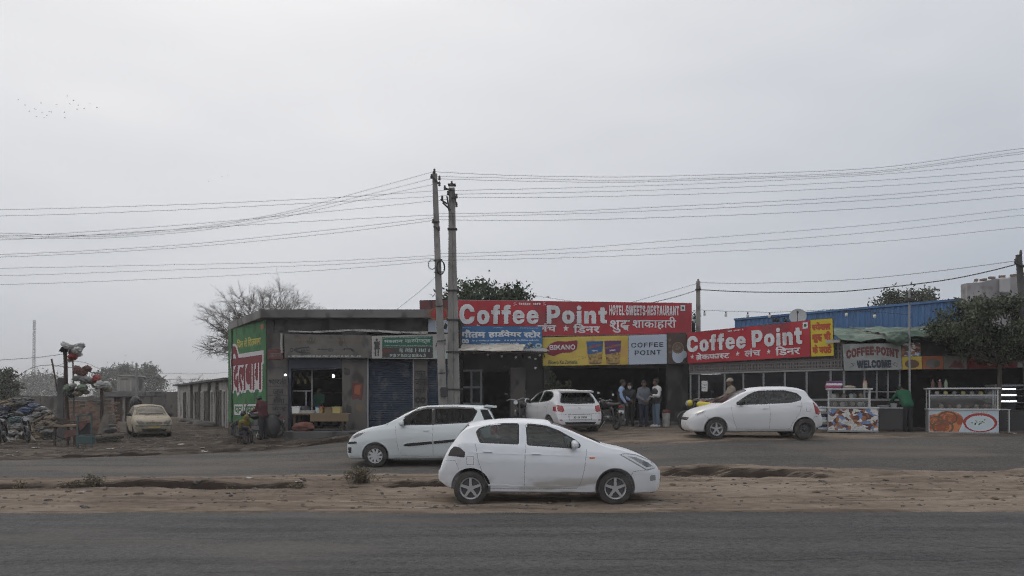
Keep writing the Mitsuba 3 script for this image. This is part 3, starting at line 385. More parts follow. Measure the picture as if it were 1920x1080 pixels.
'paratha': '130,62 124,62 121,65 121,76 124,79 317,79 310,93 306,95 295,94 292,96 290,108 300,112 309,112 320,107 327,100 335,79 346,79 349,75 349,65 347,62 322,62 322,53 335,44 341,34 342,20 338,9 332,2 315,-4 301,-4 288,0 280,8 275,17 275,34 279,42 288,51 304,55 304,62 266,62 266,0 262,-4 252,-4 249,-1 249,62 237,62 237,48 234,40 220,29 244,8 243,2 235,-5 226,-1 203,22 194,36 194,45 199,50 211,51 216,48 218,50 220,57 219,62 186,62 186,0 182,-4 170,-2 169,16 151,13 143,16 135,23 131,31|292,24 299,15 313,13 322,17 324,25 318,35 313,38 306,38 294,32|148,62 149,35 154,30 159,30 169,37 169,62;-4,75 0,79 65,79 58,93 41,95 38,107 41,110 48,112 57,112 69,107 75,100 83,79 94,79 97,76 97,65 94,62 58,62 58,50 65,52 76,51 86,44 89,38 90,22 82,2 76,1 66,7 66,12 72,25 72,31 68,35 64,34 58,28 58,0 55,-4 42,-3 41,13 23,10 10,15 2,27 2,43 5,48 9,53 19,59 41,59 41,62 -1,62 -4,65|41,42 24,42 19,35 21,30 30,27 36,30 41,35',
'mastan': '398,32 399,44 409,46 409,63 392,64 391,75 393,78 629,78 620,94 599,96 597,107 607,111 618,111 631,106 643,91 648,78 882,78 886,75 884,64 870,63 870,0 868,-3 852,-1 852,28 830,27 812,29 840,7 839,2 832,-4 828,-4 810,9 789,29 785,36 785,45 791,50 803,50 808,48 810,52 809,63 768,63 767,41 744,38 734,32 732,27 733,20 742,13 759,12 773,17 779,16 783,4 766,-2 785,-6 801,-18 808,-28 797,-36 793,-35 777,-20 769,-17 756,-17 754,-6 757,-3 743,-3 729,1 720,8 715,15 714,34 718,42 732,51 749,54 749,63 649,63 649,0 646,-3 630,-1 630,27 606,27 604,19 598,15 586,17 578,24 575,29 575,36 579,41 587,42 587,63 565,63 565,49 561,41 544,30 573,7 573,2 565,-4 554,0 527,23 516,36 516,45 521,50 535,50 541,47 544,50 547,56 545,63 504,63 504,0 501,-3 489,-3 486,0 486,63 467,63 467,0 465,-3 451,-3 448,-1 448,63 428,63 428,25 425,20 411,19 402,26|826,43 852,44 852,63 828,63 829,51|606,63 606,42 630,42 630,63;661,36 662,43 669,48 711,48 714,46 713,34 691,33 691,25 685,20 671,23 664,28;4,28 3,38 14,42 14,63 -3,64 -4,75 -1,78 355,78 359,75 358,64 344,63 344,0 341,-3 325,-1 325,33 306,33 304,22 291,20 279,28 275,37 277,44 284,48 325,48 325,63 264,63 264,0 261,-3 249,-3 246,0 246,63 228,63 228,0 225,-3 209,-1 209,36 186,36 178,32 176,27 180,20 197,7 196,2 188,-4 183,-3 164,12 159,21 157,29 134,27 116,29 144,7 143,2 137,-3 130,-3 102,20 89,36 89,45 94,50 113,48 113,63 77,63 77,0 74,-3 58,-1 58,27 34,27 31,19 27,15 20,15 13,18|158,35 162,41 174,49 209,51 209,63 132,63 133,51 130,43 156,43 158,41|34,63 34,42 58,42 58,63',
'bharti': '5,71 15,78 33,76 41,65 42,42 62,42 62,64 47,64 47,77 206,78 204,98 210,107 219,110 238,107 246,98 254,78 268,75 266,64 254,64 254,-2 241,-1 240,64 224,64 224,-1 210,-1 210,36 190,36 183,33 182,27 198,7 198,3 191,-4 172,13 167,27 168,36 180,48 210,50 210,64 157,64 154,41 140,30 164,7 164,3 157,-4 149,0 126,23 118,36 118,45 122,49 133,49 138,46 141,49 144,56 142,64 106,64 106,0 104,-2 93,0 92,64 76,64 76,0 64,-2 62,28 42,28 41,20 36,16 27,18 20,25 18,37 28,42 28,47 17,46 5,53|28,58 23,66 16,64 19,59|218,88 221,78 239,78 234,90 228,96 222,96',
'jan': '-2,66 0,77 158,77 159,65 148,64 147,-1 133,-1 132,34 116,34 114,22 104,21 94,29 91,37 92,43 97,47 132,48 132,64 80,64 80,0 69,-2 67,0 66,42 52,42 57,31 55,16 46,9 34,8 23,12 14,20 2,46 3,51 14,53 25,29 39,22 42,31 31,44 34,54 66,56 66,64 0,64',
'seva': '-2,75 0,77 57,78 49,95 32,97 30,107 38,110 58,106 72,78 182,77 183,65 170,64 170,-1 157,-1 156,64 140,64 139,0 137,-2 125,-1 124,15 114,12 100,13 91,17 85,28 86,45 93,54 107,58 124,57 124,64 72,64 72,-1 59,-1 58,28 26,30 47,7 42,-3 37,-3 13,20 3,36 3,45 7,49 22,48 22,64 -1,64|124,44 103,43 98,35 100,29 106,26 120,28 124,32|36,42 58,43 58,64 38,64',
'kendra': '4,26 4,42 9,52 25,58 42,57 42,64 -1,64 -2,77 67,78 59,95 42,97 40,106 42,109 56,110 67,106 82,78 200,76 199,64 182,64 181,44 158,42 152,33 154,24 163,20 168,20 169,26 173,30 188,29 191,24 191,15 187,10 193,-4 182,-9 174,5 173,-2 150,-28 143,-26 142,-20 163,6 148,11 140,19 138,40 150,54 166,58 166,64 56,64 56,47 73,50 81,47 87,38 87,17 80,3 68,8 74,24 74,32 69,36 63,36 56,29 54,-2 43,-1 42,16 31,12 18,13 11,16|42,46 23,44 18,36 19,29 25,26 37,28 42,34;94,36 94,43 99,47 136,45 136,34 118,34 117,25 113,21 102,23',
'kamal': '7,21 4,42 11,52 29,59 50,58 50,63 -1,63 -4,66 -4,75 -1,78 295,78 299,75 298,64 284,63 284,0 282,-3 268,-3 265,-1 265,40 257,36 250,23 247,22 234,26 233,31 235,37 234,38 223,40 218,37 217,32 223,22 243,6 243,2 235,-4 227,-2 206,15 199,25 199,41 209,51 220,55 229,55 247,49 253,53 265,55 265,63 186,63 186,0 183,-3 167,-1 167,27 143,27 141,19 135,15 123,17 115,24 112,29 112,36 116,41 124,42 124,63 68,63 68,48 77,51 88,51 97,47 105,38 105,17 96,2 91,2 81,8 81,12 88,24 88,32 83,36 76,35 68,29 68,0 65,-3 51,-2 50,15 38,11 22,12 13,16|50,44 28,43 23,39 22,34 25,28 37,26 49,32|143,63 143,42 167,42 167,63',
'hindi_red': '207,75 211,79 305,79 296,83 290,90 284,100 285,108 294,111 299,110 305,99 311,95 320,97 327,111 332,111 341,107 342,102 336,89 330,83 322,79 397,79 396,97 399,103 409,111 424,112 433,108 439,102 449,79 462,78 463,67 459,62 450,62 450,0 447,-4 436,-4 433,-1 433,62 392,62 392,50 407,52 414,49 421,42 424,35 424,23 418,6 415,2 410,1 400,8 405,21 406,31 402,35 397,33 392,28 392,-1 388,-4 375,-2 374,15 358,13 349,17 343,23 339,31 338,62 326,62 326,-1 323,-4 311,-3 309,0 309,62 269,62 269,50 284,52 292,48 297,43 301,35 301,22 293,3 286,1 277,8 283,25 283,31 279,35 275,34 269,28 269,-2 266,-4 256,-4 252,-1 252,13 242,10 229,11 216,20 213,28 213,43 219,53 235,60 252,59 252,62 210,62 207,65|252,42 235,42 230,35 232,30 241,27 247,30 252,35|413,88 416,79 431,79 423,94 417,95|356,62 357,35 362,30 368,31 374,36 374,62;-4,75 0,79 180,79 182,76 181,64 170,62 170,-2 166,-4 153,-3 152,15 133,12 120,17 114,24 109,32 108,43 110,46 121,51 122,57 119,62 100,62 100,-1 97,-4 85,-3 83,0 83,62 69,62 69,-1 66,-4 54,-4 52,-1 52,13 34,10 23,14 14,24 14,40 4,40 1,44 1,54 4,57 47,57 51,53 49,42 36,39 31,35 31,31 34,28 44,28 52,34 52,62 -1,62 -4,65|129,34 136,29 141,29 152,35 152,62 139,62 140,49 136,41',
}
# ------------------------------------------------------------------ the ground
COLS = [(-14.0, [(0, 0), (13, 0), (15.6, .02), (16.4, .10), (18, .10), (22.5, .13), (36, .14), (44, .34), (60, .36), (300, .3), (2000, 0)]),
        (-9.0, [(0, 0), (13, 0), (15.8, .02), (16.5, .10), (20, .12), (25, .18), (28.0, .29), (29.5, .48), (36, .5), (60, .38), (300, .3), (2000, 0)]),
        (-2.0, [(0, 0), (13, 0), (16.2, .02), (16.8, .10), (20, .155), (22.4, .30), (26, .66), (29.5, .9), (31, .95), (60, .8), (300, .3), (2000, 0)]),
        (6.0, [(0, 0), (13, 0), (16, .06), (17.8, .15), (18.3, .25), (22, .71), (22.4, .74), (25, .79), (27, .8), (60, .8), (300, .3), (2000, 0)]),
        (16.0, [(0, 0), (13, 0), (16, .08), (17.8, .17), (18.3, .27), (22, .62), (24.5, .76), (27, .8), (60, .8), (300, .3), (2000, 0)])]
_cx = np.array([c[0] for c in COLS])
_fn = [PchipInterpolator([p[0] for p in c[1]], [p[1] for p in c[1]]) for c in COLS]


def zbase(x, y):
    x, y = np.broadcast_arrays(np.asarray(x, float), np.asarray(y, float))
    h = np.stack([f(np.clip(y, 0, 2000)) for f in _fn])
    t = np.clip(x, _cx[0], _cx[-1])
    i = np.clip(np.searchsorted(_cx, t) - 1, 0, len(_cx) - 2)
    w = (t - _cx[i]) / (_cx[i + 1] - _cx[i]); w = w * w * (3 - 2 * w)
    a = np.take_along_axis(h, i[None], 0)[0]; b = np.take_along_axis(h, i[None] + 1, 0)[0]
    return a * (1 - w) + b * w


def gz(x, y): return float(zbase(x, y))


def on(px, Y, dz=0.0):
    """The ground point at depth Y under pixel column px."""
    x = (px - 960) / F * Y
    return np.array([x, Y, gz(x, Y) + dz])


def near_edge(x): return 13.05 + .0 * x + .010 * np.asarray(x)
def far_n(x): return np.interp(x, [-30, -14, -9, -3, 0, 3, 6, 9, 30], [17.2, 17.5, 17.7, 18.3, 18.2, 18.45, 18.45, 18.2, 18.4])
def far_f(x): return np.interp(x, [-30, -14, -9.5, -5.7, -2, 1, 5, 9, 14, 20, 30], [21.4, 22.4, 24.6, 26.2, 24.6, 22.8, 21.8, 22.4, 24.0, 24.6, 25])


def _n2(x, y, s, o=4, seed=0): return meshkit.fbm(np.stack([x * s, y * s, np.full_like(x, 1.7 + seed)], -1), o, seed) - .5


def ground_z(x, y):
    z = zbase(x, y)
    rag = _n2(x, y, .8, 4, 3) * .9 + _n2(x, y, 3.1, 3, 4) * .25
    sm = lambda a, b, t: (lambda q: q * q * (3 - 2 * q))(np.clip((t - a) / (b - a), 0, 1))
    inside1 = 1 - sm(-.12, .12, y - near_edge(x) + rag * .55)
    inside2 = sm(-.15, .15, y - far_n(x) + rag * .7) * (1 - sm(-.15, .15, y - far_f(x) + rag * .9))
    road = np.maximum(inside1, inside2)
    rough = _n2(x, y, 1.3, 4, 5) * .07 + _n2(x, y, 4.5, 3, 6) * .045
    ruts = _n2(x * .22, y * 2.2, 1.0, 4, 7) * .11 + _n2(x * .9, y * 5.0, 1.0, 3, 17) * .05
    fade = np.exp(-np.maximum(y - 60, 0) / 60) * sm(12.2, 14, y)
    yard = sm(22, 26, y) * (1 - sm(-3, 1, x))
    z = z + (rough * (1 + 1.3 * yard) + ruts * (1 - .4 * yard)) * fade * (1 - road) + .022 * (1 - road) - .05 * road
    # eroded steps: the ragged broken edge along the median, and along the yard
    c = np.interp(x, [-14, -9, -4, -1, 1], [15.95, 16.1, 16.45, 16.6, 16.5]) + _n2(x, x * 0, .6, 4, 8) * .5 + _n2(x, y, 3.5, 4, 28) * .30
    amp = np.clip(_n2(x, x * 0 + 4, .55, 4, 9) * 4.5 + .6, .0, 1) * (x < 1.2)
    z = z - .26 * amp * np.exp(-((y - c) / .13) ** 2) + .10 * amp * sm(-.02, .07, y - c) * (1 - sm(.15, 1.1, y - c))
    c2 = 17.8 + _n2(x, x * 0 + 2, .5, 4, 10) * .45 + _n2(x, y, 3.2, 4, 27) * .40
    amp2 = np.clip((x - 2.8) / .6, 0, 1) * np.clip(1 - np.abs((x - 5.0) / 2.4) ** 4, 0, 1) + np.clip((x - 11) / .5, 0, 1) * .8
    z = z - .10 * amp2 * np.exp(-((y - c2) / .14) ** 2) + amp2 * (.09 + .12 * _n2(x, y, 3.0, 4, 31)) * sm(-.10, .10, y - c2) * (1 - sm(.2, .9, y - c2))
    c3 = far_f(x) + .25 + _n2(x, x * 0 + 9, .9, 5, 12) * 1.3
    amp3 = np.clip(1 - (x + 4) / 2, 0, 1) * np.clip(.45 + 4 * _n2(x, x * 0 + 7, .7, 4, 14), .05, 1)
    z = z + amp3 * (.12 * sm(-.03, .06, y - c3) * (1 - sm(.2, 2.0, y - c3)) - .09 * np.exp(-((y - c3 + .08) / .08) ** 2))
    for (x0, y0, r, d) in ((-1.6, 14.1, .9, .05), (-7.2, 14.3, .5, .03)):
        z = z - d * np.exp(-(((x - x0) / r) ** 2 + ((y - y0) / (r * .35)) ** 2))
    return z


def grid(xs, ys, fz):
    X, Y = np.meshgrid(xs, ys)
    v = np.stack([X, Y, fz(X, Y)], -1).reshape(-1, 3)
    i = np.arange(len(ys) - 1)[:, None] * len(xs) + np.arange(len(xs) - 1)[None]
    i = i.ravel()
    return v, np.vstack([np.stack([i, i + 1, i + 1 + len(xs)], 1), np.stack([i, i + 1 + len(xs), i + len(xs)], 1)])


_grow = lambda a, b, n: a * (b / a) ** (np.arange(1, n + 1) / n)
gx = np.concatenate([-_grow(23, 1500, 34)[::-1], np.arange(-22.9, 23, .14), _grow(23, 1500, 34)])
gy = np.concatenate([[-60, -20, 0, 6, 11, 12.2], np.arange(12.4, 18.8, .05), np.arange(18.8, 32, .12), _grow(32.1, 1500, 60)])
g = thing('ground', 'bare brown earth with ruts, stones and broken edges between and beyond the roads', kind='structure')
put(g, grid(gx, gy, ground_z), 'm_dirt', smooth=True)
rx = np.concatenate([-_grow(40, 900, 16)[::-1], np.arange(-40, 40.1, .5), _grow(40.5, 900, 16)])
bump = lambda x, y: _n2(x, y, .35, 3, 20) * .02
k = thing('near_road', 'worn grey asphalt carriageway in the foreground with fine cracks', kind='structure')
put(k, grid(rx, np.concatenate([[-12, -4, 2, 6], np.arange(8, 13.9, .12)]), lambda x, y: zbase(x, y) + bump(x, y) * np.clip((14 - y) / 3, 0, 1)), 'm_asphalt', smooth=True)
k = thing('far_road', 'dusty grey asphalt carriageway in front of the shops', kind='structure')
vv, ff = grid(rx, np.linspace(0, 1, 60), lambda x, y: x * 0)
yy = far_n(vv[:, 0]) - .5 + vv[:, 1] * (far_f(vv[:, 0]) - far_n(vv[:, 0]) + 1.0)
vv = np.stack([vv[:, 0], yy, zbase(vv[:, 0], yy) + .4 * bump(vv[:, 0], yy)], 1)
put(k, (vv, ff), 'm_asphalt_far', smooth=True)


def gtop(x, y): return float(ground_z(np.array([float(x)]), np.array([float(y)]))[0])


# loose stones on the earth: too many and too small to count
b = MB()
for i in range(900):
    if i < 420: x, y = rng.uniform(-15, 15), rng.uniform(13.4, 17.6)
    else: x, y = rng.uniform(-22, -2), rng.uniform(24, 38)
    if far_n(x) < y < far_f(x) + .2: continue
    s = rng.uniform(.012, .045) * (1.6 if i > 420 else 1) * (2.0 if rng.random() < .06 else 1)
    m = trimesh.creation.icosphere(subdivisions=1)
    v = m.vertices * (1 + rng.uniform(-.3, .3, (len(m.vertices), 1))) * [s, s * rng.uniform(.6, 1), s * rng.uniform(.4, .7)]
    b.add(v + [x, y, gtop(x, y)], m.faces)
k = thing('gravel', 'small stones scattered over the bare earth', 'stones', kind='stuff')
put(k, b.get(), 'm_oldwall')

b = MB()
for i in range(1300):
    x, y = rng.uniform(-16, 16), (rng.uniform(13.3, 18.2) if i < 1000 else rng.uniform(23, 31))
    if far_n(x) + .2 < y < far_f(x) - .1 or y < near_edge(x) + .15: continue
    s = rng.uniform(.01, .032) * (2.4 if rng.random() < .07 else 1); v, f = blob((0, 0, 0), (s * 1.5, s, s * .55), i, .4, 1.5, 1); a = rng.uniform(0, 3.1)
    b.add(v @ rotz(a)[:3, :3].T + [x, y, gtop(x, y) + s * .1], f)
put(thing('earth_clods', 'broken clods of brown earth lying on the median and verge', 'earth', kind='stuff'), b.get(), 'm_clod')
# paper and plastic litter, each scrap a thing
LIT = [(8, 815, 27, .18), (30, 822, 26, .15), (66, 818, 27, .2), (72, 843, 23.5, .2), (136, 858, 22.9, .3), (264, 846, 24.5, .22), (380, 838, 26, .14), (385, 845, 25.4, .2),
       (312, 852, 24, .2), (206, 826, 27, .2), (1860, 978, 12.2, .22), (1716, 1018, 10.4, .12), (1898, 816, 24.6, .2), (150, 930, 15.5, .12), (560, 908, 16.6, .14), (470, 906, 16.9, .16),
       (1060, 846, 25.0, .16), (340, 827, 28, .22), (20, 836, 24, .2)]
for px, py, Y, s in LIT:
    x = (px - 960) / F * Y
    xs = np.linspace(-s / 2, s / 2, 6)
    v, f = grid(xs, xs * .8, lambda a, c: .03 + _n2(a, c, 9, 3, int(px)) * .08)
    v = v + [x, Y, gtop(x, Y)]
    v[:, :2] += _n2(v[:, 0], v[:, 1], 6, 2, int(px) + 1)[:, None] * .05
    side = 'on the near road' if py > 950 else 'on the median strip' if py > 900 else 'on the earth beyond the far road'
    k = thing('litter', f'pale scrap of plastic litter lying {side}', 'litter', f'pale litter {side}')
    top = np.vstack([v, v - [0, 0, .004]]); n = len(v)
    put(k, (top, np.vstack([f, f[:, ::-1] + n])), 'm_offwhite')
# ------------------------------------------------------------------ cars
def curve(pts):
    p = np.array(pts, float)
    return PchipInterpolator(p[:, 0], p[:, 1])


def loft(s, inset=0.0, x0=None, x1=None, zfloor=None):
    """A closed hatchback body: stations along x (0 at the front bumper), each a ring of points."""
    L = s['L']
    zr, zs, zb, w, wr = (curve(s[k]) for k in ('zr', 'zs', 'zb', 'w', 'wr'))
    x0 = 0 if x0 is None else x0; x1 = L if x1 is None else x1
    n = 84
    t = np.linspace(0, 1, n)
    xs = x0 + (x1 - x0) * (t - .10 * np.sin(2 * np.pi * t) / np.pi * .9)
    rings = []
    for x in xs:
        top, bot, hw, rw = float(zr(x)) - inset, float(zb(x)) if zfloor is None else zfloor, float(w(x)) - inset, float(wr(x)) - inset * .8
        sh = min(float(zs(x)), top - .03)
        if zfloor is not None: sh = max(sh, bot + .1)
        H = sh - bot
        rw = min(rw, hw * .93)
        low = [(0, bot), (.6 * hw, bot), (.84 * hw, bot + .015), (.905 * hw, bot + .06 * min(1, H)), (.945 * hw, bot + .2 * H), (.98 * hw, bot + .42 * H), (1.0 * hw, bot + .64 * H), (.995 * hw, bot + .78 * H), (.97 * hw, bot + .92 * H), (.955 * hw, sh - .015)]
        A = np.array([.94 * hw, sh]); C = np.array([rw, top - s.get('crown', .05) * min(1, (top - sh) / .3) - .004]); D = np.array([0, top])
        up = [A + (C - A) * q for q in np.linspace(0, .86, 7)]
        P0, P2 = A + (C - A) * .86, C + (D - C) * .22
        up += [(1 - q) ** 2 * P0 + 2 * q * (1 - q) * C + q * q * P2 for q in (.25, .5, .75, 1.0)]
        for q in (.3, .55, .8):
            p = P2 + (D - P2) * q; p[1] = P2[1] + (D[1] - P2[1]) * (1 - (1 - q) ** 2); up.append(p)
        half = np.array(low + [tuple(p) for p in up])
        ring = np.vstack([np.stack([half[:, 0], half[:, 1]], 1), [[0, top]], np.stack([-half[::-1][:-1, 0], half[::-1][:-1, 1]], 1)])
        rings.append(np.column_stack([np.full(len(ring), x), ring]))
    for sgn, r in ((-1, rings[0]), (1, rings[-1])):
        c = r.mean(0)
        e = c + (r - c) * .80; e[:, 0] = r[0, 0] + sgn * (.028 if inset == 0 else .001)
        e2 = c + (r - c) * .4; e2[:, 0] = r[0, 0] + sgn * (.036 if inset == 0 else .002)
        if sgn < 0: rings = [e2, e] + rings
        else: rings = rings + [e, e2]
    m = len(rings[0]); V = np.vstack(rings); fs = []
    for i in range(len(rings) - 1):
        for k in range(m):
            a, b_ = i * m + k, i * m + (k + 1) % m
            fs += [[a, b_, b_ + m], [a, b_ + m, a + m]]
    nV = len(V); V = np.vstack([V, rings[0].mean(0), rings[-1].mean(0)])
    o = (len(rings) - 1) * m
    for k in range(m):
        fs += [[nV, (k + 1) % m, k], [nV + 1, o + k, o + (k + 1) % m]]
    tm = trimesh.Trimesh(V, np.array(fs), process=False)
    if tm.volume < 0: tm.invert()
    return tm


AXES = {'side': (np.array([0, -1.0, 0]), lambda a, b: np.stack([a, b * 0 + 3, b], -1)),      # polygon in (x, z), cast along -y
        'top': (np.array([0, 0, -1.0]), lambda a, b: np.stack([a, b, a * 0 + 4], -1)),       # polygon in (x, y), cast down
        'front': (np.array([1.0, 0, 0]), lambda a, b: np.stack([a * 0 - 3, a, b], -1)),       # polygon in (y, z), cast backwards
        'rear': (np.array([-1.0, 0, 0]), lambda a, b: np.stack([a * 0 + 9, a, b], -1))}


def smooth_poly(pts, r=.04):
    p = Polygon(pts)
    if not p.is_valid: p = p.buffer(0)
    return p.buffer(-r).buffer(2 * r).buffer(-r) if r else p


def drape(body, poly, axis, out=.004, deep=.012, edge=.07, flip=False):
    """A polygon laid on the body as a thin shell: out metres proud, its back deep metres inside."""
    d, org = AXES[axis]
    V, Fc, n = [], [], 0
    for p in getattr(poly, 'geoms', [poly]):
        if p.is_empty: continue
        v2, f = trimesh.creation.triangulate_polygon(p.segmentize(edge), engine='earcut')
        v3 = np.column_stack([v2, np.zeros(len(v2))])
        v3, f = trimesh.remesh.subdivide_to_size(v3, f, edge * 1.6, max_iter=8)
        t = trimesh.Trimesh(v3, f, process=True); t.merge_vertices()
        V.append(np.asarray(t.vertices)[:, :2]); Fc.append(np.asarray(t.faces) + n); n += len(t.vertices)
    v2, f = np.vstack(V), np.vstack(Fc)
    o = org(v2[:, 0], v2[:, 1])
    loc, ray, _ = body.ray.intersects_location(o, np.tile(d, (len(o), 1)), multiple_hits=False)
    depth = np.full(len(o), np.nan); depth[ray] = (loc - o[ray]) @ d
    if np.isnan(depth).any():
        ok = ~np.isnan(depth)
        if not ok.any(): raise ValueError('drape missed')
        from scipy.spatial import cKDTree
        depth[~ok] = depth[ok][cKDTree(v2[ok]).query(v2[~ok])[1]]
    outer = o + d * (depth - out)[:, None]; inner = o + d * (depth + deep)[:, None]
    n = len(o)
    nrm = np.cross(outer[f[:, 1]] - outer[f[:, 0]], outer[f[:, 2]] - outer[f[:, 0]])
    if (nrm @ d).sum() > 0: f = f[:, ::-1]
    e = np.sort(np.vstack([f[:, [0, 1]], f[:, [1, 2]], f[:, [2, 0]]]), 1)
    de = np.vstack([f[:, [0, 1]], f[:, [1, 2]], f[:, [2, 0]]])
    u, inv, cnt = np.unique(e, axis=0, return_inverse=True, return_counts=True)
    bd = de[cnt[inv.ravel()] == 1]
    side = np.vstack([np.stack([bd[:, 1], bd[:, 0], bd[:, 0] + n], 1), np.stack([bd[:, 1], bd[:, 0] + n, bd[:, 1] + n], 1)])
    return np.vstack([outer, inner]), np.vstack([f, f[:, ::-1] + n, side])


def sheet(body, poly, axis, out):
    v, f = drape(body, poly, axis, out)
    n = len(v) // 2
    keep = (f < n).all(1)
    return v[:n], f[keep]


MIR = frame((1, 0, 0), (0, -1, 0), (0, 0, 1))


def wheel(r, wdt, kind):
    """tyre, rim and dark backing of one wheel: axis along y, its outer face towards +y."""
    prof = np.array([(r * .64, -wdt / 2), (r * .86, -wdt / 2), (r * .97, -wdt * .40), (r, -wdt * .25), (r, wdt * .25), (r * .97, wdt * .40), (r * .86, wdt / 2), (r * .66, wdt * .49), (r * .64, wdt * .42)])
    t = trimesh.creation.revolve(prof, sections=40)
    turn = frame((1, 0, 0), (0, 0, -1), (0, 1, 0))
    tyre = move(t, turn)
    b = MB()
    rimp = np.array([(r * .60, -wdt * .3), (r * .645, wdt * .43), (r * .62, wdt * .46), (r * .57, wdt * .40), (r * .55, wdt * .1)])
    b.add(*move(trimesh.creation.revolve(rimp, sections=40), turn))
    b.add(*move(trimesh.creation.cylinder(radius=r * .13, height=.03, sections=18), frame((1, 0, 0), (0, 0, -1), (0, 1, 0), (0, wdt * .36, 0))))
    n, w0, w1, tw = {'five': (5, .19, .13, 0), 'cap': (9, .10, .17, .35), 'seven': (7, .12, .12, .1), 'steel': (0, 0, 0, 0)}[kind]
    for i in range(n):
        a = 2 * np.pi * i / n + .3
        q = Polygon([(r * .08, -w0 * r * .5), (r * .34, -w1 * r * .6 + tw * r * .15), (r * .60, -w1 * r * .55 + tw * r * .35), (r * .60, w1 * r * .55 + tw * r * .35), (r * .34, w1 * r * .6 + tw * r * .15), (r * .08, w0 * r * .5)])
        v, f = extrude(affinity.rotate(q, math.degrees(a), origin=(0, 0)), .03)
        b.add(*move((v, f), frame((1, 0, 0), (0, 0, 1), (0, 1, 0), (0, wdt * .30, 0))))
    if kind == 'steel':
        pr = np.array([(0.001, wdt * .22), (r * .2, wdt * .22), (r * .28, wdt * .05), (r * .5, wdt * .12), (r * .58, wdt * .0)])
        b.add(*move(trimesh.creation.revolve(pr, sections=32), turn))
    disc = move(trimesh.creation.cylinder(radius=r * .6, height=.02, sections=32), frame((1, 0, 0), (0, 0, -1), (0, 1, 0), (0, wdt * .02, 0)))
    return tyre, b.get(), disc


def strip(pts, w):
    return LineString(pts).buffer(w / 2, cap_style=2)


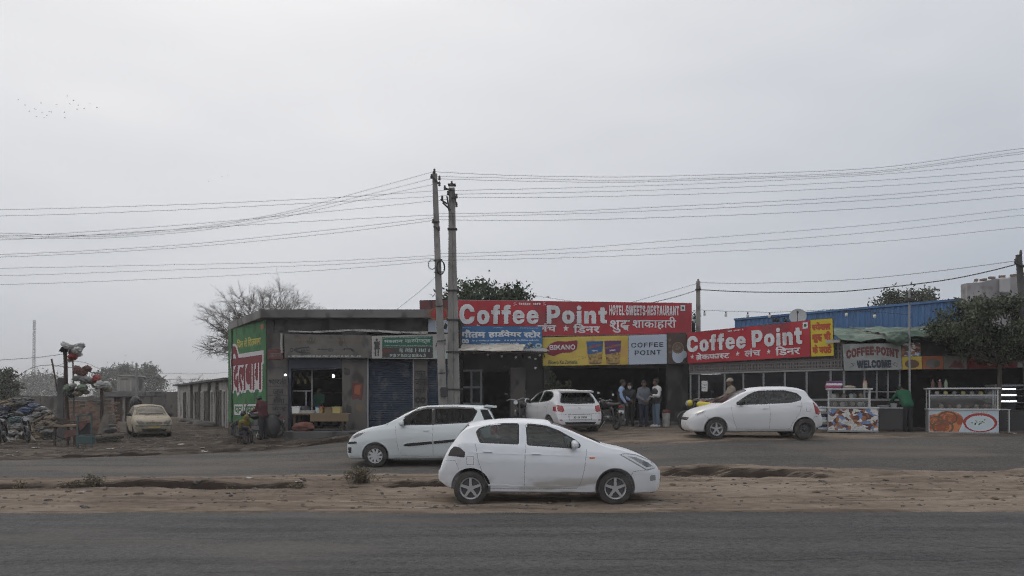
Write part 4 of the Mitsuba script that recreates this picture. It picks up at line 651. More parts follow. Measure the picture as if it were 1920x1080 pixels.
def make_car(name, label, cat, s, pos, heading, paint, paneglass='m_pane', group=None, rim='m_alu'):
    """pos: the ground under the middle of the wheelbase; heading: the angle of the way it faces."""
    key = thing(name, label, cat, group)
    body = loft(s)
    xf, wb = s['fo'], s['wb']; xm = xf + wb / 2
    h = np.array([math.cos(heading), math.sin(heading), 0])
    pitch = s.get('pitch', 0)
    X = -h; X = X + [0, 0, pitch]; X /= np.linalg.norm(X)
    Yv = np.cross([0, 0, 1.0], X); Yv /= np.linalg.norm(Yv)
    Zv = np.cross(X, Yv)
    M = frame(X, Yv, Zv, pos) @ frame((1, 0, 0), (0, 1, 0), (0, 0, 1), (-xm, 0, 0))
    P = lambda nm, mesh, mt, smooth=30, **kw: part(key, nm, move(mesh, M), mt, smooth, **kw)
    r = s['r']
    hw = s['W'] / 2
    cut = []
    cx0, cx1 = s['cabin']
    cabin = solid(loft(s, .055, cx0, cx1, .34))
    for x in (xf, xf + wb):
        for sg in (1, -1):
            c = m3.Manifold.cylinder(.40, r * 1.16, r * 1.16, 40).rotate([90 if sg < 0 else -90, 0, 0]).translate([x, sg * (hw - .36), r * 1.03])
            cut.append(c)
    wins = {k: smooth_poly(q, .03) for k, q in s['windows'].items()}
    for q in wins.values():
        v, f = extrude(q.buffer(-.012), 4.0, -2.0)
        cut.append(solid(move((v, f), frame((1, 0, 0), (0, 0, 1), (0, -1, 0)))))
    ws = smooth_poly(s['windscreen'], .05); rw = smooth_poly(s['rearscreen'], .05)
    v, f = extrude(ws.buffer(-.015), 1.2, s['cowl'] - .05); cut.append(solid((v, f)))
    v, f = extrude(rw.buffer(-.015), 1.2, 0)
    cut.append(solid(move((v, f), frame((0, 1, 0), (0, 0, 1), (1, 0, 0), (cx1 - .45, 0, 0)))))
    shell = m3.Manifold.batch_boolean([solid(body), cabin] + cut, m3.OpType.Subtract)
    P('body', pair(shell), paint, 28)
    for nm, q in wins.items():
        sh = sheet(body, q, 'side', -.006)
        P('door_window' if nm != 'quarter' else 'quarter_window', sh, paneglass, True)
        P('door_window' if nm != 'quarter' else 'quarter_window', move(sh, MIR), paneglass, True)
        fr = q.buffer(.012, join_style=1).difference(q.buffer(-.014))
        dd = drape(body, fr, 'side', .003, .01, .1)
        P('window_seal', dd, 'm_black'); P('window_seal', move(dd, MIR), 'm_black')
    P('windscreen', sheet(body, ws, 'top', -.006), s.get('screen', 'm_pane'), True)
    P('rear_window', sheet(body, rw, 'rear', -.006), s.get('rear_glass', paneglass), True)
    P('window_seal', drape(body, ws.buffer(.012).difference(ws.buffer(-.02)), 'top', .003, .01, .1), 'm_black')
    P('window_seal', drape(body, rw.buffer(.012).difference(rw.buffer(-.02)), 'rear', .003, .01, .1), 'm_black')
    # cabin: dashboard, seats, wheel
    zf = .34
    b = MB(); b.box(cx0 + .02, cx0 + .42, -hw + .16, hw - .16, .62, s['belt'] - .06, bev=.05); P('dashboard', b.get(), 'm_dark')
    xd = s['seat']
    for sy in (-.36, .36):
        b = MB(); b.box(xd - .28, xd + .26, sy - .23, sy + .23, zf, zf + .28, bev=.06)
        Ms = frame((math.cos(.25), 0, -math.sin(.25)), (0, 1, 0), (math.sin(.25), 0, math.cos(.25)), (xd + .22, sy, zf + .2))
        b.box(-.07, .07, -.23, .23, 0, .62, Ms, bev=.05); b.box(-.05, .05, -.13, .13, .64, .82, Ms, bev=.04)
        P('seat', b.get(), 'm_seat')
    b = MB(); b.box(xd + .62, xd + 1.1, -.58, .58, zf, zf + .3, bev=.06)
    Ms = frame((math.cos(.25), 0, -math.sin(.25)), (0, 1, 0), (math.sin(.25), 0, math.cos(.25)), (xd + 1.08, 0, zf + .2))
    b.box(-.07, .07, -.6, .6, 0, .58, Ms, bev=.05)
    for q in (-.36, .36): b.box(-.05, .05, q - .12, q + .12, .59, .76, Ms, bev=.04)
    P('rear_bench', b.get(), 'm_seat')
    a = np.linspace(0, 2 * np.pi, 21)
    P('steering_wheel', tube(np.stack([xd - .42 + .07 * np.sin(a), s.get('drv', 1) * .36 + .18 * np.cos(a), s['belt'] - .02 + .16 * np.sin(a)], 1), .014, 5), 'm_black', True)
    # wheels
    for i, x in enumerate((xf, xf + wb)):
        tyre, rm, disc = wheel(r, .19, s['wheel'] if i == 0 or 'wheel2' not in s else s['wheel2'])
        for sg in (1, -1):
            st = s.get('steer', 0) if i == 0 else 0
            Mw = frame((math.cos(st), math.sin(st), 0), (-math.sin(st) * sg, math.cos(st) * sg, 0), (0, 0, 1), (x, sg * (hw - .125), r))
            wk = numbered(key + '__wheel')
            part(wk, 'tyre', move(move(tyre, Mw), M), 'm_tyre', 40); part(wk, 'rim', move(move(rm, Mw), M), rim if not (i and 'wheel2' in s) else 'm_rimdark', 30); part(wk, 'brake_disc', move(move(disc, Mw), M), 'm_rimback')
    # lamps, seams, handles
    for nm, ax, q, mt, out in s['decals']:
        q = q if hasattr(q, 'bounds') else smooth_poly(q, .015)
        try:
            dd = drape(body, q, ax, out, .02, .05)
        except Exception as e:
            print('drape', name, nm, e); continue
        P(nm, dd, mt, 30)
        if nm == 'headlight' and ax == 'side':
            ins = drape(body, q.buffer(-.032), ax, out + .003, .01, .05); P('headlamp_bezel', ins, 'm_bezel', 30); P('headlamp_bezel', move(ins, MIR), 'm_bezel', 30)
        if ax == 'side': P(nm, move(dd, MIR), mt, 30)
        elif ax in ('front', 'rear', 'top') and q.centroid.x * 0 + (abs(q.centroid.y) if ax == 'top' else abs(q.centroid.x)) > .12: P(nm, move(dd, MIR), mt, 30)
    for (x, z) in s['handles']:
        for sg in (1, -1):
            y = hw * .985
            lo, ri, _ = body.ray.intersects_location([[x, sg * 3, z]], [[0, -sg, 0]], multiple_hits=False)
            y = abs(lo[0][1]) if len(lo) else y
            hd = tube([(x - .085, sg * (y - .004), z), (x - .07, sg * (y + .022), z), (x + .06, sg * (y + .026), z + .005), (x + .085, sg * (y - .004), z + .004)], [.008, .013, .013, .008], 6)
            P('door_handle', hd, s.get('handle_mat', paint), True)
    mx, mz = s['mirror']
    for sg in (1, -1):
        lo, ri, _ = body.ray.intersects_location([[mx, sg * 3, mz]], [[0, -sg, 0]], multiple_hits=False)
        y = abs(lo[0][1]) if len(lo) else hw * .9
        v, f = rbox(-.075, .075, -.10, .10, -.065, .085, .05)
        mk = P('mirror', move((v, f), frame((.9, -.15 * sg, 0), (.2 * sg * 0, 1, 0), (0, 0, 1), (mx, sg * (y + .13), mz + .035))), s.get('mirror_mat', paint))
        part(mk, 'mirror_arm', move(tube([(mx, sg * (y - .02), mz - .02), (mx, sg * (y + .1), mz)], .022, 6), M), 'm_black', True)
        part(mk, 'mirror_glass', move(move(rbox(.07, .082, -.085, .085, -.05, .07, .004), frame((.9, -.15 * sg, 0), (0, 1, 0), (0, 0, 1), (mx, sg * (y + .13), mz + .035))), M), 'm_glassdark')
    return key, body, P, M


def paint_fn(base, z0, mud, top=.45, amt=.8):
    def fn(p, n, uv):
        a = fbm(p.x * 3.1 + 11, p.y * 3.1 + 5, p.z * 5, 4)
        hgt = (p.z - z0) / top
        m = smoothstep(.55, .95, a * .9 + .45 * (1 - hgt)) * amt
        film = smoothstep(.3, .8, fbm(p.x * 1.2, p.y * 1.2, p.z * 1.5 + 9, 3)) * .08
        if z0 < .1: m = dr.maximum(m, smoothstep(.35, .75, fbm(p.x * 2.2 + 3, p.z * 7, p.y, 4) + .55 * dr.exp(-dr.square((p.x - .98 - .5 * (p.z - .4)) / .42) - dr.square((p.z - .40) / .10)) - .18) * .75 * dr.exp(-dr.square((p.z - .36) / .17)))
        return mix(mix(base, mud, film), mud, dr.clip(m, 0, 1))
    return proc(fn)


MUD = (.30, .265, .225)
for kk, base, z0, amt in (('m_paint_a', (.63, .655, .69), 0.05, .85), ('m_paint_b', (.56, .61, .63), .15, .25), ('m_paint_c', (.56, .575, .595), .68, .3), ('m_paint_d', (.62, .635, .655), .74, .3)):
    mat(kk, paint_fn(base, z0, MUD, .42, amt), .25, specular=.6, clearcoat=1.0, clearcoat_gloss=.95)
mat('m_paint_dust', weather((.27, .24, .185), (.36, .32, .25), 1.5, 3, c3=(.21, .185, .145), s3=7), .75, specular=.3)
mat('m_glass_dust', weather((.085, .078, .065), (.13, .118, .095), 1.8, 3, c3=(.06, .055, .045), s3=5), .5)
mat('m_seat', (.07, .068, .066), .9)
mat('m_tyre', weather((.03, .029, .028), (.06, .055, .05), 7, 7), .85)
mat('m_rimback', (.085, .085, .088), .5); mat('m_rimdark', (.05, .05, .052), .6)
mat('m_rimgrey', (.42, .42, .43), .35, metallic=.5)
mat('m_headlamp', (.50, .52, .54), .15, metallic=.4, clearcoat=1.0); mat('m_bezel', weather((.10, .105, .11), (.30, .31, .32), 9, 9), .15, metallic=.6, clearcoat=1.0)
mat('m_taillamp', (.26, .012, .014), .12, clearcoat=1.0)
mat('m_tailgrey', (.016, .008, .009), .2, clearcoat=.5)
mat('m_seam', (.20, .20, .205), .8)
mat('m_amber', (.55, .14, .02), .3)
mat('m_plate', (.55, .56, .55), .5)
mat('m_plate_yellow', (.42, .33, .10), .6)

I20 = dict(L=3.92, W=1.71, fo=.83, wb=2.525, r=.30, crown=.05, belt=1.0, cowl=1.03, cabin=(1.12, 3.56), seat=2.05, wheel='five',
    zr=[(0, .60), (.05, .68), (.15, .76), (.35, .875), (.6, .965), (.96, 1.05), (1.2, 1.165), (1.55, 1.33), (1.85, 1.44), (2.1, 1.487), (2.6, 1.505), (3.1, 1.475), (3.42, 1.41), (3.54, 1.30), (3.68, 1.10), (3.79, .94), (3.87, .76), (3.92, .60)],
    zs=[(0, .56), (.15, .70), (.4, .80), (.96, .93), (1.7, .97), (2.9, 1.06), (3.45, 1.10), (3.68, 1.0), (3.85, .74), (3.92, .55)],
    zb=[(0, .30), (.08, .21), (.5, .185), (3.3, .20), (3.7, .26), (3.92, .40)],
    w=[(0, .50), (.05, .63), (.18, .75), (.45, .83), (.9, .853), (3.0, .853), (3.45, .825), (3.75, .74), (3.88, .64), (3.92, .58)],
    wr=[(0, .40), (.2, .62), (.9, .74), (1.2, .69), (1.8, .585), (2.1, .565), (3.2, .55), (3.5, .56), (3.7, .60), (3.92, .50)],
    windows={'front': [(1.60, 1.005), (1.40, 1.02), (1.53, 1.14), (1.80, 1.29), (2.02, 1.375), (2.19, 1.40), (2.38, 1.415), (2.36, 1.06)],
             'rear': [(2.52, 1.075), (2.52, 1.42), (2.80, 1.42), (3.03, 1.395), (3.20, 1.34), (3.26, 1.28), (3.19, 1.105)]},
    windscreen=[(1.08, -.60), (1.04, 0), (1.08, .60), (1.92, .47), (1.97, 0), (1.92, -.47)],
    rearscreen=[(-.50, 1.10), (.50, 1.10), (.44, 1.37), (0, 1.40), (-.44, 1.37)],
    handles=[(2.22, .90), (3.06, .94)], mirror=(1.55, 1.02),
    decals=[('headlight', 'side', [(.09, .66), (.28, .63), (.50, .76), (.72, .885), (.66, .90), (.45, .87), (.22, .77)], 'm_headlamp', .004),
            ('headlight_rim', 'side', Polygon([(.07, .65), (.28, .61), (.52, .75), (.76, .89), (.66, .912), (.45, .885), (.2, .785)]).difference(Polygon([(.09, .66), (.28, .63), (.50, .76), (.72, .885), (.66, .90), (.45, .87), (.22, .77)]).buffer(.002)), 'm_seam', .003),
            ('taillight', 'side', [(3.46, .84), (3.45, .93), (3.54, 1.01), (3.65, 1.03), (3.71, .97), (3.76, .86), (3.66, .86)], 'm_tailgrey', .006),
            ('taillight', 'rear', [(.44, .80), (.58, .82), (.56, .93), (.47, .95)], 'm_tailgrey', .004),
            ('side_crease', 'side', strip([(3.40, .94), (3.2, .925), (2.4, .90), (1.4, .865), (.95, .845)], .022), 'm_paint_a', .007), ('sill_crease', 'side', strip([(3.05, .36), (2.4, .33), (1.5, .34)], .03), 'm_paint_a', .008),
            ('indicator', 'side', [(1.29, .815), (1.19, .82), (1.18, .85), (1.28, .855)], 'm_amber', .006),
            ('fog_light', 'side', smooth_poly([(.10, .43), (.22, .42), (.22, .52), (.12, .53)], .02), 'm_greypaint', .004),
            ('door_seam', 'side', strip([(1.33, .98), (1.36, .72), (1.42, .42), (1.50, .30), (2.42, .285), (2.40, 1.06)], .008), 'm_seam', .0015),
            ('door_seam', 'side', strip([(2.43, .285), (3.02, .30), (3.12, .50), (3.22, .78), (3.27, 1.08)], .008), 'm_seam', .0015),
            ('fuel_flap', 'side', strip([(3.30, .72), (3.30, .86), (3.42, .86), (3.42, .72), (3.30, .72)], .008), 'm_seam', .0015),
            ('bumper_seam', 'side', strip([(.30, .62), (.52, .60), (.56, .52)], .008), 'm_seam', .0015),
            ('bumper_seam', 'side', strip([(3.86, .78), (3.62, .78), (3.56, .62)], .008), 'm_seam', .0015),
            ('grille', 'front', [(-.36, .62), (.36, .62), (.44, .70), (-.44, .70)], 'm_black', .004), ('lower_grille', 'front', [(-.40, .30), (.40, .30), (.46, .44), (-.46, .44)], 'm_black', .004),
            ('number_plate', 'front', [(-.25, .46), (.25, .46), (.25, .57), (-.25, .57)], 'm_plate', .02),
            ('number_plate', 'rear', [(-.25, .70), (.25, .70), (.25, .81), (-.25, .81)], 'm_plate', .01)])
SWIFT = dict(L=3.85, W=1.695, fo=.74, wb=2.43, r=.29, crown=.05, belt=1.04, cowl=1.07, cabin=(1.08, 3.60), seat=1.95, wheel='cap', handle_mat='m_paint_b',
    zr=[(0, .62), (.06, .72), (.2, .86), (.45, .965), (.92, 1.07), (1.15, 1.20), (1.5, 1.40), (1.75, 1.50), (2.1, 1.545), (2.7, 1.56), (3.3, 1.545), (3.55, 1.52), (3.64, 1.40), (3.74, 1.14), (3.80, .98), (3.84, .8), (3.85, .62)],
    zs=[(0, .58), (.15, .74), (.4, .86), (.92, .97), (1.7, 1.02), (2.9, 1.08), (3.5, 1.12), (3.70, 1.06), (3.80, .86), (3.85, .58)],
    zb=[(0, .28), (.08, .20), (.5, .185), (3.3, .20), (3.65, .26), (3.85, .36)],
    w=[(0, .56), (.05, .67), (.15, .76), (.4, .825), (.85, .846), (2.9, .846), (3.4, .83), (3.7, .77), (3.82, .70), (3.85, .64)],
    wr=[(0, .46), (.2, .64), (.9, .75), (1.15, .70), (1.7, .62), (2.1, .60), (3.2, .585), (3.5, .585), (3.7, .63), (3.85, .55)],
    windows={'front': [(1.30, 1.06), (1.48, 1.22), (1.75, 1.40), (1.95, 1.455), (2.16, 1.47), (2.16, 1.075)],
             'rear': [(2.21, 1.08), (2.21, 1.47), (2.75, 1.475), (3.22, 1.45), (3.28, 1.40), (3.16, 1.17), (3.05, 1.125)]},
    windscreen=[(1.04, -.62), (1.0, 0), (1.04, .62), (1.68, .52), (1.72, 0), (1.68, -.52)],
    rearscreen=[(-.56, 1.12), (.56, 1.12), (.48, 1.42), (0, 1.45), (-.48, 1.42)],
    handles=[(2.02, .92), (2.95, .95)], mirror=(1.42, 1.06), rear_glass='m_pane',
    decals=[('headlight', 'side', [(.06, .70), (.16, .665), (.34, .74), (.60, .90), (.55, .92), (.30, .88), (.12, .79)], 'm_headlamp', .004),
            ('bumper_guard', 'side', [(.02, .575), (.28, .60), (.28, .65), (.02, .63)], 'm_black', .018),
            ('fog_light', 'side', [(.03, .35), (.13, .35), (.14, .50), (.04, .50)], 'm_black', .005),
            ('a_pillar', 'side', strip([(1.0, 1.075), (1.25, 1.235), (1.55, 1.42), (1.75, 1.485)], .05), 'm_black', .003),
            ('window_band', 'side', strip([(2.185, 1.06), (2.185, 1.48)], .06), 'm_black', .004),
            ('rain_visor', 'side', strip([(1.46, 1.235), (1.76, 1.425), (2.0, 1.485), (2.7, 1.495), (3.2, 1.47)], .045), 'm_black', .016),
            ('rear_glass_wrap', 'side', [(3.35, 1.45), (3.54, 1.44), (3.70, 1.15), (3.48, 1.14)], 'm_glassdark', .004),
            ('side_moulding', 'side', [(1.42, .545), (1.52, .60), (2.16, .655), (2.16, .59), (1.60, .535)], 'm_black', .018),
            ('side_moulding', 'side', [(2.20, .593), (2.20, .658), (2.82, .715), (2.78, .655), (2.62, .63)], 'm_black', .018),
            ('taillight', 'rear', [(.56, .80), (.78, .82), (.76, 1.04), (.60, 1.12)], 'm_taillamp', .006), ('taillight', 'side', [(3.62, .82), (3.79, .80), (3.76, .96), (3.68, 1.08), (3.62, 1.0)], 'm_taillamp', .006),
            ('door_seam', 'side', strip([(1.25, 1.03), (1.27, .72), (1.32, .45), (1.42, .29), (2.185, .275), (2.185, 1.06)], .008), 'm_seam', .0015),
            ('door_seam', 'side', strip([(2.2, .275), (2.82, .29), (2.92, .50), (3.08, .80), (3.17, 1.10)], .008), 'm_seam', .0015),
            ('side_crease', 'side', strip([(3.7, .93), (3.0, .905), (2.0, .875), (1.1, .845)], .02), 'm_paint_b', .006),
            ('emblem', 'side', [(1.02, .80), (1.14, .80), (1.14, .83), (1.02, .83)], 'm_steel', .004),
            ('grille', 'front', [(-.40, .60), (.40, .60), (.46, .71), (-.46, .71)], 'm_black', .004), ('lower_grille', 'front', [(-.44, .28), (.44, .28), (.48, .44), (-.48, .44)], 'm_black', .004),
            ('number_plate', 'front', [(-.25, .47), (.25, .47), (.25, .57), (-.25, .57)], 'm_plate', .02), ('number_plate', 'rear', [(-.25, .72), (.25, .72), (.25, .83), (-.25, .83)], 'm_plate', .01)])
BALENO = dict(L=3.995, W=1.745, fo=.80, wb=2.52, r=.31, crown=.05, belt=1.0, cowl=1.03, cabin=(1.12, 3.66), seat=2.05, wheel='seven',
    zr=[(0, .60), (.06, .70), (.2, .82), (.45, .92), (1.0, 1.03), (1.25, 1.16), (1.65, 1.36), (1.95, 1.46), (2.3, 1.50), (2.9, 1.50), (3.4, 1.455), (3.58, 1.42), (3.68, 1.30), (3.82, 1.05), (3.88, .96), (3.94, .90), (3.985, .70), (3.995, .58)],
    zs=[(0, .56), (.15, .70), (.4, .82), (1.0, .94), (1.7, .98), (2.9, 1.05), (3.5, 1.10), (3.75, 1.04), (3.9, .84), (3.995, .54)],
    zb=[(0, .28), (.08, .20), (.5, .185), (3.3, .20), (3.75, .28), (3.995, .34)],
    w=[(0, .55), (.05, .66), (.15, .76), (.4, .84), (.9, .87), (3.0, .87), (3.5, .85), (3.8, .81), (3.95, .775), (3.995, .73)],
    wr=[(0, .46), (.2, .64), (.95, .76), (1.2, .71), (1.8, .62), (2.1, .60), (3.2, .585), (3.55, .585), (3.8, .66), (3.995, .66)],
    windows={'front': [(1.40, 1.03), (1.62, 1.18), (1.95, 1.36), (2.2, 1.415), (2.34, 1.42), (2.34, 1.055)], 'rear': [(2.42, 1.06), (2.42, 1.425), (2.9, 1.42), (3.2, 1.37), (3.38, 1.26), (3.34, 1.16), (3.15, 1.11)]},
    windscreen=[(1.12, -.62), (1.08, 0), (1.12, .62), (1.90, .52), (1.94, 0), (1.90, -.52)],
    rearscreen=[(-.62, 1.05), (0, 1.03), (.62, 1.05), (.57, 1.20), (.50, 1.36), (0, 1.385), (-.50, 1.36), (-.57, 1.20)], rear_glass='m_pane_tint',
    handles=[(2.2, .90), (3.05, .93)], mirror=(1.52, 1.04), pitch=-.012,
    decals=[('taillight', 'rear', [(.545, .80), (.60, .76), (.80, .80), (.83, .90), (.78, .99), (.56, .96)], 'm_taillamp', .008),
            ('taillight', 'side', [(3.68, .80), (3.93, .77), (3.91, .86), (3.83, .95), (3.70, .92)], 'm_taillamp', .006),
            ('number_plate', 'rear', [(-.26, .535), (.26, .535), (.26, .645), (-.26, .645)], 'm_plate', .012),
            ('plate_mark', 'rear', union_all([sbox(-.22 + .042 * i, .56, -.22 + .042 * i + .026, .62) for i in range(11) if i not in (2, 5)]), 'm_dark', .015),
            ('plate_recess', 'rear', sbox(-.40, .50, .40, .69).difference(sbox(-.38, .515, .38, .675)), 'm_seam', .002),
            ('bumper_seam', 'rear', strip([(-.80, .70), (0, .695), (.80, .70)], .008), 'm_seam', .002),
            ('tailgate_trim', 'rear', strip([(-.5, .955), (0, .965), (.5, .955)], .02), 'm_steel', .006),
            ('emblem', 'rear', [(-.05, .85), (.05, .85), (.05, .92), (-.05, .92)], 'm_steel', .006), ('emblem', 'rear', [(-.44, .86), (-.28, .86), (-.28, .885), (-.44, .885)], 'm_steel', .005),
            ('bumper_lower', 'rear', [(-.5, .36), (.5, .36), (.56, .44), (-.56, .44)], 'm_black', .006),
            ('reflector', 'rear', [(.62, .48), (.72, .49), (.71, .53), (.62, .52)], 'm_taillamp', .006),
            ('rear_wiper', 'rear', strip([(0, 1.045), (-.14, 1.07), (-.34, 1.075)], .02), 'm_black', .02),
            ('headlight', 'side', [(.08, .68), (.20, .66), (.52, .80), (.62, .88), (.35, .86), (.12, .77)], 'm_headlamp', .004),
            ('door_seam', 'side', strip([(1.33, 1.0), (1.36, .70), (1.48, .29), (2.38, .275), (2.38, 1.05)], .008), 'm_seam', .0015),
            ('door_seam', 'side', strip([(2.4, .275), (3.0, .29), (3.12, .55), (3.36, 1.12)], .008), 'm_seam', .0015)])
LIVA = dict(L=3.70, W=1.695, fo=.68, wb=2.46, r=.285, crown=.05, belt=.96, cowl=.97, cabin=(.98, 3.36), seat=1.75, wheel='five', wheel2='steel',
    zr=[(0, .58), (.05, .68), (.14, .76), (.4, .87), (.79, .965), (1.05, 1.11), (1.48, 1.345), (1.75, 1.42), (2.0, 1.455), (2.6, 1.475), (3.05, 1.445), (3.22, 1.40), (3.33, 1.22), (3.42, 1.10), (3.55, .98), (3.64, .80), (3.69, .66), (3.70, .56)],
    zs=[(0, .54), (.15, .70), (.4, .80), (.8, .89), (1.6, .93), (2.6, 1.0), (3.1, 1.05), (3.4, 1.0), (3.6, .78), (3.70, .53)],
    zb=[(0, .28), (.08, .205), (.5, .19), (3.1, .20), (3.5, .28), (3.70, .36)],
    w=[(0, .54), (.05, .65), (.15, .75), (.4, .82), (.8, .846), (2.8, .846), (3.25, .82), (3.5, .75), (3.66, .66), (3.70, .60)],
    wr=[(0, .44), (.2, .62), (.8, .74), (1.05, .69), (1.7, .61), (2.1, .59), (3.0, .575), (3.25, .575), (3.45, .62), (3.70, .52)],
    windows={'front': [(1.18, .955), (1.30, 1.03), (1.60, 1.22), (1.80, 1.31), (1.95, 1.335), (2.12, 1.34), (2.12, .985)],
             'rear': [(2.20, .99), (2.20, 1.345), (2.62, 1.35), (2.95, 1.27), (3.06, 1.16), (3.02, 1.085), (2.75, 1.02)]},
    windscreen=[(.90, -.60), (.86, 0), (.90, .60), (1.60, .50), (1.64, 0), (1.60, -.50)],
    rearscreen=[(-.54, 1.06), (.54, 1.06), (.47, 1.34), (0, 1.37), (-.47, 1.34)],
    handles=[(2.02, .85), (2.98, .93)], mirror=(1.36, .975), mirror_mat='m_black', steer=.12,
    decals=[('headlight', 'side', [(.06, .66), (.18, .62), (.34, .70), (.42, .80), (.36, .82), (.14, .75)], 'm_headlamp', .004),
            ('taillight', 'side', [(3.44, .70), (3.55, .68), (3.60, .76), (3.49, .94), (3.36, 1.05), (3.40, .90)], 'm_taillamp', .006), ('taillight', 'rear', [(.46, .72), (.58, .72), (.56, .98), (.48, 1.0)], 'm_taillamp', .006),
            ('side_crease', 'side', strip([(3.3, .90), (2.4, .855), (1.2, .80)], .02), 'm_paint_d', .006), ('pillar_band', 'side', strip([(2.16, .98), (2.16, 1.36)], .07), 'm_black', .003),
            ('indicator', 'side', [(1.02, .70), (1.10, .70), (1.10, .725), (1.02, .72)], 'm_dark', .005),
            ('door_seam', 'side', strip([(1.10, .93), (1.12, .66), (1.20, .42), (1.26, .285), (2.16, .27), (2.16, .98)], .008), 'm_seam', .0015),
            ('door_seam', 'side', strip([(2.18, .27), (2.72, .285), (2.82, .5), (2.98, .72), (3.06, 1.08)], .008), 'm_seam', .0015),
            ('bumper_seam', 'side', strip([(.36, .66), (.46, .58), (.40, .40)], .008), 'm_seam', .0015), ('bumper_seam', 'side', strip([(3.64, .66), (3.40, .62), (3.36, .45)], .008), 'm_seam', .0015),
            ('fuel_flap', 'side', strip([(3.16, .78), (3.16, .90), (3.30, .90), (3.30, .78), (3.16, .78)], .008), 'm_seam', .0015),
            ('grille', 'front', [(-.40, .52), (.40, .52), (.44, .60), (-.44, .60)], 'm_black', .004), ('number_plate', 'front', [(-.25, .38), (.25, .38), (.25, .48), (-.25, .48)], 'm_plate', .02),
            ('number_plate', 'rear', [(-.25, .60), (.25, .60), (.25, .71), (-.25, .71)], 'm_plate', .01)])
INDICA = dict(screen='m_glass_dust', L=3.69, W=1.665, fo=.74, wb=2.40, r=.28, crown=.05, belt=.96, cowl=.98, cabin=(1.02, 3.30), seat=1.8, wheel='steel',
    zr=[(0, .52), (.05, .66), (.14, .76), (.4, .87), (.92, .98), (1.15, 1.10), (1.55, 1.34), (1.8, 1.44), (2.1, 1.48), (2.7, 1.485), (3.2, 1.45), (3.35, 1.40), (3.5, 1.15), (3.6, .95), (3.66, .75), (3.69, .56)],
    zs=[(0, .48), (.15, .68), (.4, .78), (.92, .88), (1.7, .93), (2.9, .98), (3.4, 1.0), (3.6, .8), (3.69, .52)],
    zb=[(0, .28), (.06, .22), (.5, .19), (3.1, .20), (3.5, .28), (3.69, .36)],
    w=[(0, .60), (.04, .70), (.12, .77), (.4, .82), (.8, .832), (2.8, .832), (3.3, .81), (3.6, .72), (3.69, .62)],
    wr=[(0, .52), (.2, .66), (.9, .74), (1.15, .69), (1.7, .61), (2.1, .59), (3.1, .575), (3.35, .575), (3.5, .62), (3.69, .52)],
    windows={'front': [(1.30, .965), (1.75, 1.30), (2.0, 1.37), (2.12, 1.375), (2.12, .99)], 'rear': [(2.20, .99), (2.20, 1.38), (2.8, 1.375), (3.1, 1.28), (3.1, 1.06), (3.0, 1.01)]},
    windscreen=[(1.06, -.62), (1.0, 0), (1.06, .62), (1.68, .52), (1.72, 0), (1.68, -.52)], rearscreen=[(-.52, 1.02), (.52, 1.02), (.46, 1.34), (-.46, 1.34)],
    handles=[(2.02, .86), (2.95, .90)], mirror=(1.42, .98), mirror_mat='m_dark', steer=-.2,
    decals=[('headlight', 'front', [(.40, .60), (.62, .61), (.70, .70), (.68, .79), (.52, .77), (.38, .68)], 'm_lampdust', .008),
            ('grille', 'front', [(-.33, .61), (.33, .61), (.36, .69), (-.36, .69)], 'm_dark', .008), ('grille_bar', 'front', strip([(-.34, .65), (.34, .65)], .02), 'm_paint_dust', .02),
            ('bumper_strip', 'front', strip([(-.74, .545), (-.3, .53), (.3, .53), (.74, .545)], .05), 'm_dark', .012),
            ('lower_grille', 'front', [(-.46, .285), (.46, .285), (.52, .40), (-.52, .40)], 'm_black', .008),
            ('number_plate', 'front', [(-.25, .435), (.25, .435), (.25, .505), (-.25, .505)], 'm_plate_yellow', .03),
            ('wiper', 'top', strip([(1.10, -.5), (1.06, -.1), (1.10, .05)], .03), 'm_black', .02), ('wiper', 'top', strip([(1.12, .5), (1.06, .2), (1.09, .1)], .03), 'm_black', .02),
            ('bonnet_seam', 'top', strip([(.20, -.6), (.9, -.72)], .008), 'm_seam', .002),
            ('door_seam', 'side', strip([(1.22, .95), (1.25, .62), (1.34, .28), (2.16, .27), (2.16, .98)], .008), 'm_seam', .0015), ('taillight', 'side', [(3.5, .7), (3.66, .7), (3.58, .95), (3.5, .95)], 'm_taillamp', .004)])
mat('m_lampdust', (.10, .09, .075), .35)

CAR = {}
CAR['a'] = make_car('hatchback_car', 'nearest white hatchback car, driving right along the median, mud splashed on its front door', 'car', I20, [.54, 14.0 + .76, .0], 0.0, 'm_paint_a', rim='m_rimgrey')
CAR['b'] = make_car('hatchback_car', 'white hatchback with blacked out windows and black side moulding facing left on the far road', 'car', SWIFT, [-2.20, 20.0 + .76, .15], math.pi, 'm_paint_b', 'm_pane_tint', rim='m_alu')
CAR['c'] = make_car('hatchback_car', 'white hatchback parked nose in before the shops, tailgate and red lamps to the road', 'car', BALENO, [2.08 - .35 * 1.75 + .10, 26 + 1.62, .70], math.radians(90 + 19), 'm_paint_c')
CAR['d'] = make_car('hatchback_car', 'white hatchback car with a dark steel rear wheel facing left beside the food carts', 'car', LIVA, [6.87, 22.15 + .76, .745], math.pi, 'm_paint_d', rim='m_rimgrey')
_x = (277 - 960) / F * 36
CAR['e'] = make_car('hatchback_car', 'abandoned beige hatchback caked in dust in the left yard', 'car', INDICA, [_x - .50, 37.2, .13], math.radians(-90 + 31), 'm_paint_dust', 'm_glass_dust', rim='m_rimdark')
